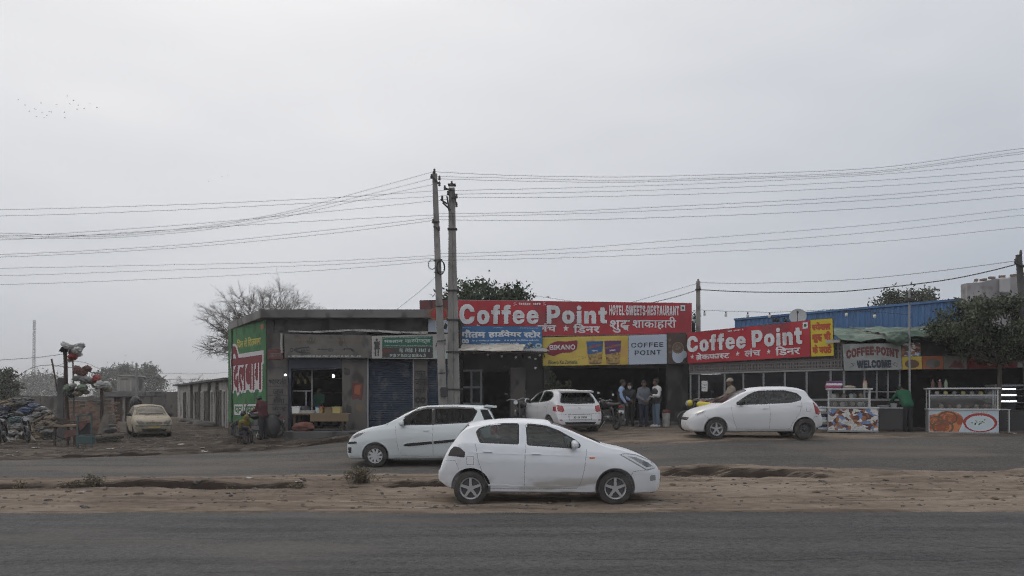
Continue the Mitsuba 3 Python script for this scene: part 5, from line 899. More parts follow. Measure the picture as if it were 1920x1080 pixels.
# the small spoiler over the rear window of the blacked out car
for k_, s_ in (('b', SWIFT), ('c', BALENO)):
    key, body, P, M = CAR[k_]
    L = s_['L']; z = 1.545 if k_ == 'b' else 1.455
    x0 = L - (.42 if k_ == 'b' else .52)
    q = extrude(Polygon([(x0, z - .035), (x0 + .32, z - .065), (x0 + .33, z - .02), (x0 + .05, z + .012)]), 1.12, -.56)
    P('spoiler', move(q, frame((1, 0, 0), (0, 0, 1), (0, -1, 0))), 'm_paint_b' if k_ == 'b' else 'm_paint_c', 20)
# ------------------------------------------------------------------ the shops
def zt(py, Y): return CZ - (py - HOR) / F * Y
def xt(px, Y): return (px - 960) / F * Y


mat('m_muralgreen', weather((.026, .115, .036), (.040, .155, .05), 1.5, 1.2, c3=(.024, .075, .028), s3=3), .7)
mat('m_muralwhite', (.46, .44, .455), .7)
mat('m_muralred', (.15, .016, .024), .7)
mat('m_muralyellow', (.42, .34, .06), .7)
mat('m_orange', (.27, .085, .035), .6)
mat('m_faded', weather((.115, .108, .10), (.165, .155, .142), 1.5, 1.5, c3=(.085, .08, .075), s3=4), .8)
mat('m_signred', weather((.33, .016, .026), (.41, .022, .034), .8, .5, c3=(.24, .035, .045), s3=1.6), .45)
mat('m_signwhite', weather((.52, .54, .565), (.62, .64, .66), 1.2, 1.2, c3=(.5, .5, .5), s3=5), .5)
mat('m_signgreen', (.02, .10, .065), .6)
mat('m_signblue', weather((.025, .10, .24), (.035, .13, .30), 1.2, 1.2), .5)
mat('m_paleblue', (.40, .46, .54), .6)
mat('m_palegreen', (.36, .44, .42), .7)
mat('m_gold', (.40, .34, .14), .6)
mat('m_purple', (.10, .035, .12), .5)
mat('m_snack', weather((.26, .17, .06), (.42, .29, .10), 14, 14, c3=(.13, .07, .03), s3=22), .6)
mat('m_banner', weather((.46, .33, .045), (.55, .42, .08), 1.5, 2.5, c3=(.48, .30, .08), s3=2.2), .5)
mat('m_shutter', weather((.008, .019, .042), (.015, .029, .056), 1.0, 1.0, c3=(.05, .055, .07), s3=5), .6)
mat('m_bluetin', weather((.045, .125, .28), (.06, .155, .33), .7, .7, c3=(.05, .11, .22), s3=3), .5)
mat('m_tarp', weather((.055, .10, .075), (.13, .18, .145), 2.2, 3, c3=(.035, .06, .05), s3=5), .75)
mat('m_maroonred', (.20, .016, .028), .5); mat('m_maroonbrown', (.065, .045, .038), .6); mat('m_signyellow', weather((.50, .39, .02), (.56, .45, .03), 1, 1), .5); mat('m_orangered', (.36, .055, .012), .5); mat('m_boardgrey', weather((.22, .235, .23), (.30, .315, .31), 2, 2, c3=(.2, .21, .2), s3=4), .7); mat('m_lightgrey', (.33, .34, .35), .6)
mat('m_frame', (.22, .225, .23), .55); mat('m_block', (.17, .16, .155), .9); mat('m_gloom_wall', weather((.012, .012, .012), (.026, .025, .025), 1.3, .9), .9)  # last one: near-black wall tone with the interior gloom put into its colour
mat('m_tin', weather((.32, .30, .265), (.44, .42, .375), 2, 2, c3=(.24, .21, .18), s3=6), .7)


def board(name, label, cat, P, face, thick=.03, edge='m_dark', group=None):
    P.amp = .020 if face == 'm_signred' else 0
    k = thing(name, label, cat, group)
    part(k, 'board', P.slab(z0=-.012, z1=0), face)
    fr = MB()
    c = [P.map(np.array([[u, v, -thick]]))[0] for u, v in ((0, 1), (1, 1), (1, 0), (0, 0))]
    for i in range(4): fr.bar(c[i], c[(i + 1) % 4], .03, .03)
    part(k, 'frame', fr.get(), edge)
    if P.w > 3:
        for q in range(1, int(P.w / 1.15)): part(k, 'seam', P.poly(sbox(q * 1.15 / P.w, .005, q * 1.15 / P.w + .012 / P.w, .995), .0002, .0015), face)
    return k


def ell(cx, cy, a, b, n=28):
    t = np.arange(n) * 2 * np.pi / n
    return Polygon(np.stack([cx + a * np.cos(t), cy + b * np.sin(t)], 1))


def star(cx, cy, a, b):
    return Polygon([(cx + (a if k % 2 == 0 else a * .4) * math.sin(k * math.pi / 5), cy + (b if k % 2 == 0 else b * .4) * math.cos(k * math.pi / 5)) for k in range(10)])


def scribble(u0, u1, v0, v1, n, seed, gap=.4):
    """A row of small upright strokes hung from a line, as far-off small print reads."""
    r = random.Random(seed); out = []; u = u0; w = (u1 - u0) / n
    for i in range(n):
        if r.random() < .84:
            out.append(sbox(u, v0 + (v1 - v0) * r.uniform(0, .25), u + w * (1 - gap), v1 - (v1 - v0) * r.uniform(0, .15)))
        u += w
    return union_all(out)


def shutter(x0, x1, y, z0, z1, pitch=.085):
    zs = np.arange(z0, z1 + pitch / 4, pitch / 4)
    ys = y - .018 * np.abs(np.sin(np.pi * (zs - z0) / pitch))
    v = np.vstack([np.column_stack([np.full(len(zs), x), ys, zs]) for x in (x0, x1)]); n = len(zs)
    i = np.arange(n - 1)
    f = np.vstack([np.stack([i, i + n, i + n + 1], 1), np.stack([i, i + n + 1, i + 1], 1)])
    return np.vstack([v, v + [0, .02, 0]]), np.vstack([f, f[:, ::-1] + 2 * n])


# ---- the low shop on the left
S = thing('shop_building', 'low flat roofed grey concrete shop with a green painted side wall and blue shutters', 'shop')
A, C, D, Bx = (-9.2, 30.0), (-12.38, 34.9), (-12.0, 38.5), -1.95
foot = Polygon([A, (Bx, 30.0), (Bx, 38.5), D, C])
sidew = Polygon([A, C, (C[0] + .2, C[1] + .1), (A[0] + .26, A[1] + .02)])
part(S, 'side_wall', extrude(sidew, 5.0 - .1, .1), 'm_darkwall')
part(S, 'roof', extrude(Polygon([(-9.26, 29.55), (xt(812, 29.55), 29.55), (xt(812, 29.55), 38.5), D, C]), .30, 4.87), 'm_concrete')
b = MB(); b.box(A[0] + .27, xt(801, 30), 30.06, 30.25, 4.36, 4.868)
part(S, 'fascia', b.get(), 'm_concrete_dark')
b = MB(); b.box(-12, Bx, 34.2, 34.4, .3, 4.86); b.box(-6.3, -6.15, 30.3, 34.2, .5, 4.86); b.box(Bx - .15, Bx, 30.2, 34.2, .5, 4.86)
part(S, 'wall', b.get(), 'm_gloom_wall')
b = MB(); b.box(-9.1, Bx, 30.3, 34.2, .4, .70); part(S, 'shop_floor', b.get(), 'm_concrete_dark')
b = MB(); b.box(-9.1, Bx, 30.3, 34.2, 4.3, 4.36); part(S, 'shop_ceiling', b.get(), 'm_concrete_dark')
x0, x1 = A[0] + .02, xt(540, 30)
kp = part(S, 'pillar', rbox(x0, x1, 30.0, 30.5, .3, 4.36, .015), 'm_oldwall', label='left corner pillar with painted black words')
for w, (y0, y1, u0, u1) in zip(('bharti', 'jan', 'seva', 'kendra'), ((708, 721, 504, 537), (730, 740, 511, 532), (744, 756, 512, 534), (761, 772, 510, 537))):
    P = Panel(at(500, y0, 29.997), at(540, y0, 29.997), at(540, y1, 29.997), at(500, y1, 29.997))
    part(S, 'lettering', P.text(w, (u0 - 500) / 40, (u1 - 500) / 40, 0, 1, d=.003), 'm_black')
for yy in (690, 724, 741, 758):
    b = MB(); b.box(x0 + .05, x1, 29.992, 30.01, zt(yy, 30) - .012, zt(yy, 30) + .012); part(S, 'wall_joint', b.get(), 'm_dark')
b = MB(); b.tube([at(528.5, 625, 29.9), at(528, 645, 29.92), at(529, 662, 29.9)], .05, 8); part(S, 'drain_pipe', b.get(), 'm_offwhite', True)
kp = part(S, 'pillar', rbox(xt(641, 30), xt(688, 30), 30.02, 30.5, .3, 4.36, .015), 'm_oldwall', label='middle pillar with torn red posters')
for (a0, b0, a1, b1, mt) in ((660, 716, 681, 751, 'm_maroon'), (664, 722, 676, 740, 'm_orange'), (646, 690, 656, 703, 'm_dark'), (649, 760, 660, 775, 'm_dark'), (668, 757, 680, 771, 'm_tan')):
    q = Polygon([(a0 + R.uniform(-1, 1), b0 + R.uniform(-2, 2)), (a1 + R.uniform(-1, 1), b0 + R.uniform(-1, 3)), (a1 + R.uniform(-2, 1), (b0 + b1) / 2), (a1 - R.uniform(0, 3), b1), ((a0 + a1) / 2, b1 + R.uniform(-3, 2)), (a0, b1 - R.uniform(0, 4))])
    v, f = extrude(q, .003 if mt != 'm_orange' else .006)
    part(S, 'poster', (np.stack([(v[:, 0] - 960) / F * 30.018, 30.018 - v[:, 2], CZ - (v[:, 1] - HOR) / F * 30.018], 1), f[:, ::-1]), mt)
part(S, 'pillar', rbox(xt(775, 30), xt(801, 30), 30.02, 30.5, .3, 4.36, .015), 'm_oldwall', label='third pillar covered in dark scrawls')
P = Panel(at(775, 690, 30.017), at(801, 690, 30.017), at(801, 775, 30.017), at(775, 775, 30.017))
for j, (w, v0) in enumerate((('kamal', .80), ('jan', .62), ('bharti', .44), ('inf', .22), ('seva', .04))):
    part(S, 'lettering', P.text(w, .12, .9, v0, v0 + .14, d=.003), 'm_black')
part(S, 'shutter', shutter(xt(690, 30.15), xt(775, 30.15), 30.15, .6, 4.2), 'm_shutter')
part(S, 'shutter', shutter(xt(801, 30.15), xt(848, 30.15), 30.15, .6, 4.2), 'm_shutter')
b = MB(); b.box(xt(688, 30), xt(690.5, 30), 30.0, 30.16, .6, 4.0); b.box(xt(774, 30), xt(776, 30), 30.0, 30.016, .6, 4.0); part(S, 'shutter_rail', b.get(), 'm_greypaint')
b = MB(); b.box(x1 + .003, xt(641, 30) - .003, 30.05, 30.35, zt(691, 30), zt(669, 30)); b.box(x1 + .003, x1 + .09, 30.06, 30.3, .7, zt(691, 30) - .002); part(S, 'door_frame', b.get(), 'm_navy')
b = MB()
for (a, c) in (((547, 693), (586, 693)), ((585, 693), (585, 772)), ((548, 733), (586, 733)), ((574, 733), (574, 762)), ((586, 693), (637, 691))): b.bar(at(*a, 30.6), at(*c, 30.6), .045)
part(S, 'display_frame', b.get(), 'm_greypaint')
b = MB()
for j in range(3): b.box(-8.3, -6.5, 33.5, 33.9, 1.5 + .6 * j, 1.53 + .6 * j)
part(S, 'shelf', b.get(), 'm_wood')
part(S, 'step', rbox(xt(532, 28.4), -4.3, 28.4, 30.28, .30, .70, .02), 'm_concrete_dark', label='raised concrete step along the shop front')
tn = np.linspace(0, 1, 60)
top = np.array([at(540 + 262 * t, 618.5 + 1.6 * math.sin(t * 9) + 3.0 * abs(t - .35), 29.7) for t in tn]); bot = top + np.column_stack([tn * 0, rng.uniform(-.05, .05, 60), -.04 - .09 * meshkit.fbm(np.stack([tn * 7, tn * 0, tn * 0], 1), 3)])
v = np.vstack([top, bot, top + [0, .02, 0], bot + [0, .02, 0]]); i = np.arange(59)
part(S, 'torn_plastic_strip', (v, np.vstack([np.stack([i, i + 60, i + 61], 1), np.stack([i, i + 61, i + 1], 1), np.stack([i + 120, i + 181, i + 180], 1), np.stack([i + 120, i + 121, i + 181], 1)])), 'm_offwhite')
# the painted side wall
P = Panel(at(429, 616, 34.85), at(499, 600, 29.98), at(499, 793, 29.98), at(429, 791, 34.85))
part(S, 'mural', P.slab(z0=-.01, z1=.012), 'm_muralgreen', label='green painted advertisement on the side wall')
off = .0125
g = glyph('dilbag'); a_, b_, c_, e_ = g.bounds
gg = affinity.affine_transform(g, [.84 / (c_ - a_), 0, 0, .50 / (e_ - b_), .08 - a_ * .84 / (c_ - a_), .30 - b_ * .50 / (e_ - b_)])
white = union_all([affinity.scale(gg, 1, 1).buffer(.028), sbox(.07, .58, .95, .71), sbox(.10, .33, .92, .6)])
part(S, 'mural_panel', P.poly(white.simplify(.004), off, .004), 'm_muralwhite')
part(S, 'lettering', P.poly(gg, off + .0045, .004), 'm_muralred', label='large dark red painted word')
part(S, 'lettering', P.text('dil_se', .26, .88, .765, .865, off, .004), 'm_muralyellow')
part(S, 'mural_panel', P.poly(sbox(.18, .075, .42, .185), off, .004), 'm_muralwhite'); part(S, 'mural_panel', P.poly(sbox(.45, .075, .84, .185), off, .004), 'm_muralwhite')
part(S, 'lettering', P.text('pan', .20, .40, .09, .165, off + .0045), 'm_muralgreen'); part(S, 'lettering', P.text('masala', .47, .82, .09, .165, off + .0045), 'm_muralgreen')
part(S, 'mural_emblem', P.poly(ell(.915, .94, .035, .03), off, .004), 'm_orange')
# lit bulbs
LAMP = {'type': 'area', 'radiance': {'type': 'rgb', 'value': [4.0, 4.2, 4.4]}}
for nm, lab, (px, py, Y), r in (('light_bulb', 'lit white bulb hanging inside the left shop', (625, 705, 31.2), .05), ('light_bulb', 'small lit white lamp on the left pillar of the shop', (535.5, 703, 29.85), .036)):
    c = at(px, py, Y)
    k = thing(nm, lab, 'bulb')
    m = trimesh.creation.icosphere(subdivisions=2); v = m.vertices * [r, r, r * 1.15] + c
    kk = part(k, 'globe', (v, m.faces), 'm_lampoff', True); scene[kk]['emitter'] = LAMP
    b = MB(); b.tube([c + [0, 0, r], c + [0, 0, r * 2.2]], r * .45, 8); b.tube([c + [0, 0, r * 2.2], c + [0, 0, r * 2.2 + (.9 if Y > 30 else .1)]], .006, 4); part(k, 'socket', b.get(), 'm_dark')

# ---- its signs
P = panel_px([(533, 626), (697, 629), (695, 671), (534, 671)], 29.75)
k = board('signboard', 'faded beige signboard with drawings of pliers and tools', 'sign', P, 'm_faded')
tool = union_all([ell(.08, .33, .022, .09).difference(ell(.08, .33, .012, .05)), Polygon([(.10, .33), (.13, .42), (.17, .44), (.28, .48), (.29, .42), (.18, .38), (.14, .33), (.18, .28), (.30, .22), (.30, .17), (.15, .21)]),
                  sbox(.19, .31, .29, .34), sbox(.38, .34, .50, .39), ell(.535, .35, .035, .09), sbox(.57, .335, .70, .365), Polygon([(.68, .42), (.78, .42), (.87, .13), (.83, .10), (.76, .36), (.68, .36)])])
part(k, 'drawing', P.poly(tool, .001, .003), 'm_concrete_dark')
part(k, 'lettering', P.poly(scribble(.1, .9, .70, .82, 46, 3), .001, .002), 'm_tan'); part(k, 'lettering', P.poly(scribble(.04, .9, .03, .11, 60, 4), .001, .002), 'm_palegreen')
P = panel_px([(697, 630), (842, 626), (842, 673), (697, 672)], 29.72)
k = board('signboard', 'green and white garment shop signboard with a phone number', 'sign', P, 'm_offwhite')
fig = union_all([ell(.065, .82, .014, .06), Polygon([(.025, .74), (.105, .76), (.10, .5), (.11, .40), (.03, .40), (.04, .55)]), sbox(.038, .10, .058, .42), sbox(.075, .10, .092, .42)])
part(k, 'drawing', P.poly(fig, .001, .003), 'm_dark')
part(k, 'green_field', P.poly(sbox(.135, .50, .79, .93), .001, .003), 'm_signgreen'); part(k, 'dark_field', P.poly(sbox(.135, .03, .79, .49), .001, .003), 'm_dark')
part(k, 'lettering', P.text('mastan', .16, .76, .62, .86, .0045, .003), 'm_palegreen'); part(k, 'lettering', P.text('phone', .23, .70, .07, .20, .0045, .003), 'm_palegreen')
part(k, 'lettering', P.poly(scribble(.36, .76, .26, .44, 16, 8), .0045, .003), 'm_palegreen'); part(k, 'red_patch', P.poly(Polygon([(.14, .20), (.20, .26), (.30, .30), (.22, .40), (.14, .42)]), .0045, .003), 'm_maroon')
part(k, 'rule', P.poly(union_all([sbox(.16, .545, .76, .56), sbox(.15, .89, .77, .905)]), .0045, .003), 'm_palegreen')
part(k, 'drawing', P.poly(union_all([Polygon([(.82, .5), (.86, .85), (.88, .55), (.92, .5)]), sbox(.93, .55, .955, .8)]), .001, .003), 'm_dark'); part(k, 'pale_strip', P.poly(sbox(.80, .03, .99, .34), .001, .003), 'm_palegreen')
P = panel_px([(803, 598), (841, 600), (841, 624), (803, 622)], 29.9)
k = board('signboard', 'small pale blue board under the roof edge beside the concrete poles', 'sign', P, 'm_paleblue'); part(k, 'drawing', P.poly(Polygon([(.7, .3), (.85, .75), (.95, .6), (.9, .25)]), .001, .003), 'm_black')
P = panel_px([(502, 655), (531, 655), (531, 673), (502, 674)], 29.95)
k = board('signboard', 'small dark red board on the corner pillar of the left shop', 'sign', P, 'm_maroon'); part(k, 'lettering', P.text('kamal', .15, .9, .2, .62, .001, .003), 'm_faded')
c = at(823, 588.5, 29.0)
k = thing('oval_sign', 'oval red and cream sign on the edge of the flat roof behind the poles', 'sign')
def oval(a, b_, d0, d1):
    v, f = extrude(ell(0, 0, a, b_, 36), d1 - d0, d0); return move((v, f), frame((1, 0, 0), (0, 0, 1), (0, -1, 0), c))
part(k, 'board', oval(.37, .26, -.03, 0), 'm_orange'); part(k, 'ring', oval(.31, .20, .001, .006), 'm_faded'); part(k, 'centre', oval(.28, .175, .0065, .012), 'm_signred')
q = Polygon([(-.15, -.02), (-.03, .09), (.02, .02), (.16, .04), (.1, -.05), (.0, -.03), (-.06, -.08)]); v, f = extrude(q, .004, .0125); part(k, 'emblem', move((v, f), frame((1, 0, 0), (0, 0, 1), (0, -1, 0), c)), 'm_faded')
b = MB(); b.bar(c + [.1, .03, -.2], c + [.1, .6, -.35], .03); part(k, 'bracket', b.get(), 'm_dark')

# ---- goods before the left shop
k = thing('shop_table', 'rough wooden table of goods on the step before the left shop', 'table')
zT = zt(775, 28.95); xa, xb = xt(549, 28.9), xt(653, 28.9)
part(k, 'table_top', rbox(xa, xb, 28.75, 29.6, zT - .04, zT, .008), 'm_wood')
part(k, 'front_board', rbox(xt(581, 28.7), xb + .04, 28.72, 28.745, zT - .29, zT + .01, .005), 'm_tan', label='pale tan board along the front of the table')
for x in (xa + .08, xb - .25):
    for y in (28.85, 29.5): part(k, 'leg', rbox(x - .035, x + .035, y - .035, y + .035, .70, zT - .042), 'm_wood_dark')
def boxy(name, label, px0, px1, py0, py1, Y, mt, cat, dpt=.3, bev=.01):
    k = thing(name, label, cat)
    z0 = zt(py1, Y)
    part(k, 'body', rbox(xt(px0, Y), xt(px1, Y), Y, Y + dpt, z0, zt(py0, Y), bev), mt)
    part(k, 'lid', rbox(xt(px0, Y) - .012, xt(px1, Y) + .012, Y - .012, Y + dpt + .012, zt(py0, Y) + .001, zt(py0, Y) + .035, .008), mt)
    return k
boxy('tub', 'white plastic tub at the left end of the shop table', 547, 561, 764, 775, 29.0, 'm_white', 'tub')
boxy('tray', 'shallow white tray on the shop table', 563, 588, 771.5, 775, 28.85, 'm_offwhite', 'tray')
boxy('carton', 'plain tan cardboard carton on the shop table', 608, 622, 766, 775, 28.9, 'm_tan', 'carton')
boxy('carton', 'yellow carton at the right end of the shop table', 623, 638, 764.5, 775, 28.9, 'm_gold', 'carton')
for j, (px, mt, ml, lab) in enumerate(((594.5, 'm_palegreen', 'm_blue', 'pale green jar with a blue lid on the shop table'), (601, 'm_snack', 'm_red', 'jar of brown snacks with a red lid on the shop table'))):
    c = at(px, 775, 28.95); k = thing('jar', lab, 'jar')
    part(k, 'glass', move(trimesh.creation.cylinder(radius=.085, height=.21, sections=16), frame((1, 0, 0), (0, 1, 0), (0, 0, 1), c + [0, .1, .106])), mt, 40); part(k, 'lid', move(trimesh.creation.cylinder(radius=.088, height=.04, sections=16), frame((1, 0, 0), (0, 1, 0), (0, 0, 1), c + [0, .1, .233])), ml, 40)
c = at(571, 775, 29.25); k = thing('bag', 'black bag slumped on the shop table behind the tray', 'bag'); put(k, blob(c + [0, 0, .13], (.22, .16, .15), 4, .3), 'm_black', True)
mat('m_sack', weather((.12, .05, .038), (.18, .08, .06), 5, 5, c3=(.10, .06, .05), s3=10), .9)
k = thing('sack', 'dull red sack lying on the step under the shop table', 'sack'); put(k, blob((xt(567, 28.5), 28.72, .70 + .15), (.40, .22, .19), 9, .28, 1.2, 3), 'm_sack', True)
for j in range(9):
    px, py = 551 + j * 4.2, 703 + 6 * (j % 3); k = thing('snack_packet', 'pale snack packets hanging behind the counter of the left shop', 'packet', 'packets hanging in the left shop')
    put(k, blob(at(px, py, 31.3), (.055, .03, .11), j, .2, 1, 1), ('m_faded', 'm_tan', 'm_gold')[j % 3], True)

# ---- the hardware shop in the middle
H = thing('hardware_shop', 'dark fronted hardware shop behind the concrete poles with a steel window', 'shop')
YH = 32.0
xs = lambda p: xt(p, YH)
b = MB()
b.box(xs(838), xs(866), YH, YH + .2, .7, 4.9); b.box(xs(902), xs(907), YH, YH + .2, .7, 4.9); b.box(xs(955), xs(1018), YH + .03, YH + .2, .7, 4.9)
b.box(xs(866), xs(902), YH, YH + .2, .7, zt(757, YH)); b.box(xs(866), xs(902), YH, YH + .2, zt(695, YH), 4.9); b.box(xs(907), xs(955), YH + .01, YH + .2, zt(697, YH), 4.9)
b.box(xs(838), xs(840), YH + .2, 37, .7, 4.9); b.box(xs(1016), xs(1018), YH + .2, 37, .7, 4.9); b.box(xs(838), xs(1018), 36.8, 37, .7, 4.9)
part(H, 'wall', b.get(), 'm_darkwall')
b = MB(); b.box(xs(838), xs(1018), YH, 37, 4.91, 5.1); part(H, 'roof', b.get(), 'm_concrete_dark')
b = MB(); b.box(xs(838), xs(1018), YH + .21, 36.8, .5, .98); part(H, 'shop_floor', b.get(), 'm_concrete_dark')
part(H, 'pillar', rbox(xs(957), xs(985), YH - .25, YH + .02, .7, zt(690, YH), .02), 'm_oldwall')
kw = numbered(H + '__window'); b = MB()
wx = (866, 884, 902); wz = (695, 726, 757)
for p in wx: b.box(xs(p) - .04, xs(p) + .04, YH - .03, YH + .05, zt(757, YH), zt(695, YH))
for q in wz: b.box(xs(866) - .05, xs(902) + .05, YH - .035, YH + .055, zt(q, YH) - .04, zt(q, YH) + .04)
part(kw, 'frame', b.get(), 'm_greypaint')
for i in range(2):
    for j in range(2):
        b = MB(); b.box(xs(wx[i]) + .041, xs(wx[i + 1]) - .041, YH + .01, YH + .016, zt(wz[j + 1], YH) + .041, zt(wz[j], YH) - .041); part(kw, 'pane', b.get(), 'm_glassdark')
P = panel_px([(862, 611), (1016, 612.5), (1017, 657), (864, 660)], 31.2)
k = board('signboard', 'blue hardware store signboard with white lettering and a chain drawing', 'sign', P, 'm_signblue')
part(k, 'lettering', P.text('gautam', .01, .31, .54, .86), 'm_signwhite'); part(k, 'lettering', P.text('hardware', .345, .75, .54, .84), 'm_signwhite'); part(k, 'lettering', P.text('store', .775, .985, .54, .84), 'm_signwhite')
part(k, 'lettering', P.text('inf', .015, .105, .32, .50), 'm_signwhite')
for j, (u0, u1, v0, v1, n) in enumerate(((.13, .97, .40, .46, 70), (.25, .72, .28, .335, 42), (.27, .70, .17, .22, 40), (.01, .13, .925, .95, 14), (.41, .53, .925, .95, 14), (.72, .97, .925, .95, 30))):
    part(k, 'lettering', P.poly(scribble(u0, u1, v0, v1, n, j, .3), .0005, .002), 'm_paleblue')
for (cx, cy, a) in ((.845, .28, .024), (.88, .12, .03), (.955, .20, .04), (.80, .14, .022), (.16, .10, .05), (.05, .1, .04)): part(k, 'drawing', P.poly(ell(cx, cy, a, a * 2.6).difference(ell(cx, cy, a * .5, a * 1.2)), .0005, .003), 'm_palegreen')
part(k, 'drawing', P.poly(ell(.865, .20, .02, .07), .004, .003), 'm_dark')
# awning of tin sheets
k = thing('tin_awning', 'rusty pale tin awning with a corrugated edge above the hardware shop door', 'awning')
def slope(px0, px1, q0, q1, y0, y1, Y0, Y1, mt, corr):
    us = np.linspace(0, 1, 60); vs = np.linspace(0, 1, 6); v = []
    for t in vs:
        for u in us:
            p = at(px0 + (px1 - px0) * u, y0, Y0) * (1 - t) + at(q0 + (q1 - q0) * u, y1, Y1) * t
            p = p + [0, 0, corr * math.sin(u * 75) + .015 * math.sin(u * 7 + t * 3)]; v.append(p)
    v = np.array(v); n = 60; i = (np.arange(5)[:, None] * n + np.arange(n - 1)[None]).ravel(); f = np.vstack([np.stack([i, i + 1, i + n + 1], 1), np.stack([i, i + n + 1, i + n], 1)])
    m = len(v); e = np.arange(n - 1); skirt = np.vstack([np.stack([e, e + m, e + m + 1], 1), np.stack([e, e + m + 1, e + 1], 1)])
    return np.vstack([v, v - [0, 0, .02]]), np.vstack([f, f[:, ::-1] + m, skirt])
part(k, 'sheet', slope(851, 980, 868, 986, 657, 645, 29.9, 31.15, 'm_tin', .004), 'm_tin'); part(k, 'corrugated_sheet', slope(975, 1030, 975, 1020, 657.5, 653, 29.95, 31.1, 'm_tin', .022), 'm_greypaint')
b = MB()
for p in (853, 915, 978, 1018): b.bar(at(p, 661, 29.95), at(p + 4, 672, 32), .04)
b.bar(at(851, 660.5, 30.0), at(1030, 661, 30.0), .04); part(k, 'support', b.get(), 'm_wood_dark')
b0 = []
BULBS = [(889, 661), (915, 665), (941, 668), (967, 670), (993, 670), (1012, 666)]
w_ = thing('bulb_string_wire', 'thin wire of unlit bulbs sagging under the tin awning', 'wire'); put(w_, tube([at(p, q - 4, 30.3) for p, q in [(862, 660)] + BULBS + [(1022, 660)]], .006, 4), 'm_black')
for px, py in BULBS + [(1004, 673), (1004, 690)]:
    c = at(px, py, 30.3); k = thing('festoon_bulb', 'unlit white bulb strung under the tin awning', 'bulb', 'bulbs strung under the awning')
    m = trimesh.creation.icosphere(subdivisions=2); part(k, 'globe', (m.vertices * .045 + c, m.faces), 'm_lampoff', True); b = MB(); b.tube([c + [0, 0, .04], c + [0, 0, .09]], .018, 6); part(k, 'socket', b.get(), 'm_black')

# ---- the restaurant hall
K = thing('restaurant_hall', 'dark open fronted restaurant hall under the large red sign', 'restaurant')
YR = 32.2
xs = lambda p: xt(p, YR)
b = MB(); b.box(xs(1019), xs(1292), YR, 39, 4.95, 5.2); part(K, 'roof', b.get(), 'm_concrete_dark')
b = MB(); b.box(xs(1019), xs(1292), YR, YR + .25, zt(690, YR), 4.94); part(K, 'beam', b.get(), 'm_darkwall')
b = MB(); b.box(xs(1019), xs(1292), 38.5, 38.7, .7, 4.94); b.box(xs(1019), xs(1021), YR + .26, 38.5, .7, 4.94); b.box(xs(1290) , xs(1292), YR + .26, 38.5, .7, 4.94); b.box(xt(1287, 32.3), xt(1302, 32.3), YR + .01, YR + .2, .7, 4.94); part(K, 'wall', b.get(), 'm_gloom_wall')
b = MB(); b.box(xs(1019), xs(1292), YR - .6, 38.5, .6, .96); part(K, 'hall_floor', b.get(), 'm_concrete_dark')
part(K, 'pillar', rbox(xt(1252, 31.75), xt(1291, 31.75), 31.75, 32.19, .7, zt(680, 31.75), .02), 'm_darkwall', label='stained grey pillar beneath the coffee cup poster')
part(K, 'pillar', rbox(xt(1019, 31.9), xt(1031, 31.9), 31.9, 32.19, .7, 4.6, .02), 'm_darkwall')
for j, px in enumerate((1062, 1105, 1150, 1215)):
    k = thing('dining_table', 'dark dining tables deep inside the restaurant hall', 'table', 'tables in the hall'); x, y = xt(px, 35.5 + (j % 2)), 35.5 + (j % 2)
    part(k, 'table_top', rbox(x - .5, x + .5, y - .35, y + .35, 1.68, 1.72, .01), 'm_wood_dark')
    for sx in (-.42, .42):
        for sy in (-.28, .28): part(k, 'leg', rbox(x + sx - .025, x + sx + .025, y + sy - .025, y + sy + .025, .96, 1.678), 'm_dark')
SIG = (('coffee', .04, .0), )
P = panel_px([(859, 562.5), (1297, 568.5), (1297, 625.5), (859, 632)], 31.75)
k = board('signboard', 'long red restaurant signboard with large white lettering on the hall roof', 'sign', P, 'm_signred', .04, 'm_steel')
hh = 64.0
U = lambda px: (px - 859) / 438.0
def V(px, py):
    t = 562.5 + 6 * U(px); bt = 632 - 6.5 * U(px); return (bt - py) / (bt - t)
part(k, 'lettering', P.text('coffee', U(861.5), U(1138), V(1000, 607.5), V(1000, 571.5), d=.03), 'm_signwhite', label='large white english lettering')
part(k, 'lettering', P.text('hotel', U(1142), U(1273), V(1200, 591.5), V(1200, 572.5)), 'm_signwhite')
part(k, 'lettering', P.text('shuddh', U(1143), U(1181), V(1160, 624), V(1160, 600)), 'm_signwhite'); part(k, 'lettering', P.text('shakahari', U(1186), U(1268), V(1230, 618), V(1230, 594)), 'm_signwhite')
part(k, 'lettering', P.text('dinner', U(1075), U(1125), V(1100, 624.5), V(1100, 607)), 'm_signwhite'); part(k, 'lettering', P.text('lunch', U(1008), U(1043), V(1030, 622), V(1030, 606)), 'm_signwhite')
part(k, 'lettering', P.text('breakfast', U(890), U(965), V(930, 628), V(930, 609)), 'm_signwhite')
part(k, 'star', P.poly(star(U(1061), V(1061, 616), .0135, .11), .0005, .005), 'm_signwhite')
part(k, 'lettering', P.poly(scribble(U(973), U(1018), V(990, 572), V(990, 567.5), 12, 21, .3), .0005, .004), 'm_signwhite')
for p in (966, 1021): part(k, 'flourish', P.poly(Polygon([(U(p - 3), V(p, 573)), (U(p + 3), V(p, 571)), (U(p - 2), V(p, 569)), (U(p + 2), V(p, 566)), (U(p - 3), V(p, 568.5)), (U(p + 1), V(p, 570.5))]).buffer(.0006), .0005, .004), 'm_signwhite')
part(k, 'mark', P.poly(sbox(U(1276), V(1280, 583), U(1284.5), V(1280, 572)), .0005, .004), 'm_signwhite'); part(k, 'mark', P.poly(ell(U(1280.3), V(1280, 577.5), .0055, .05), .005, .004), 'm_signgreen')
P = panel_px([(787, 563.5), (858, 562.5), (858, 584.5), (788, 585)], 32.4)
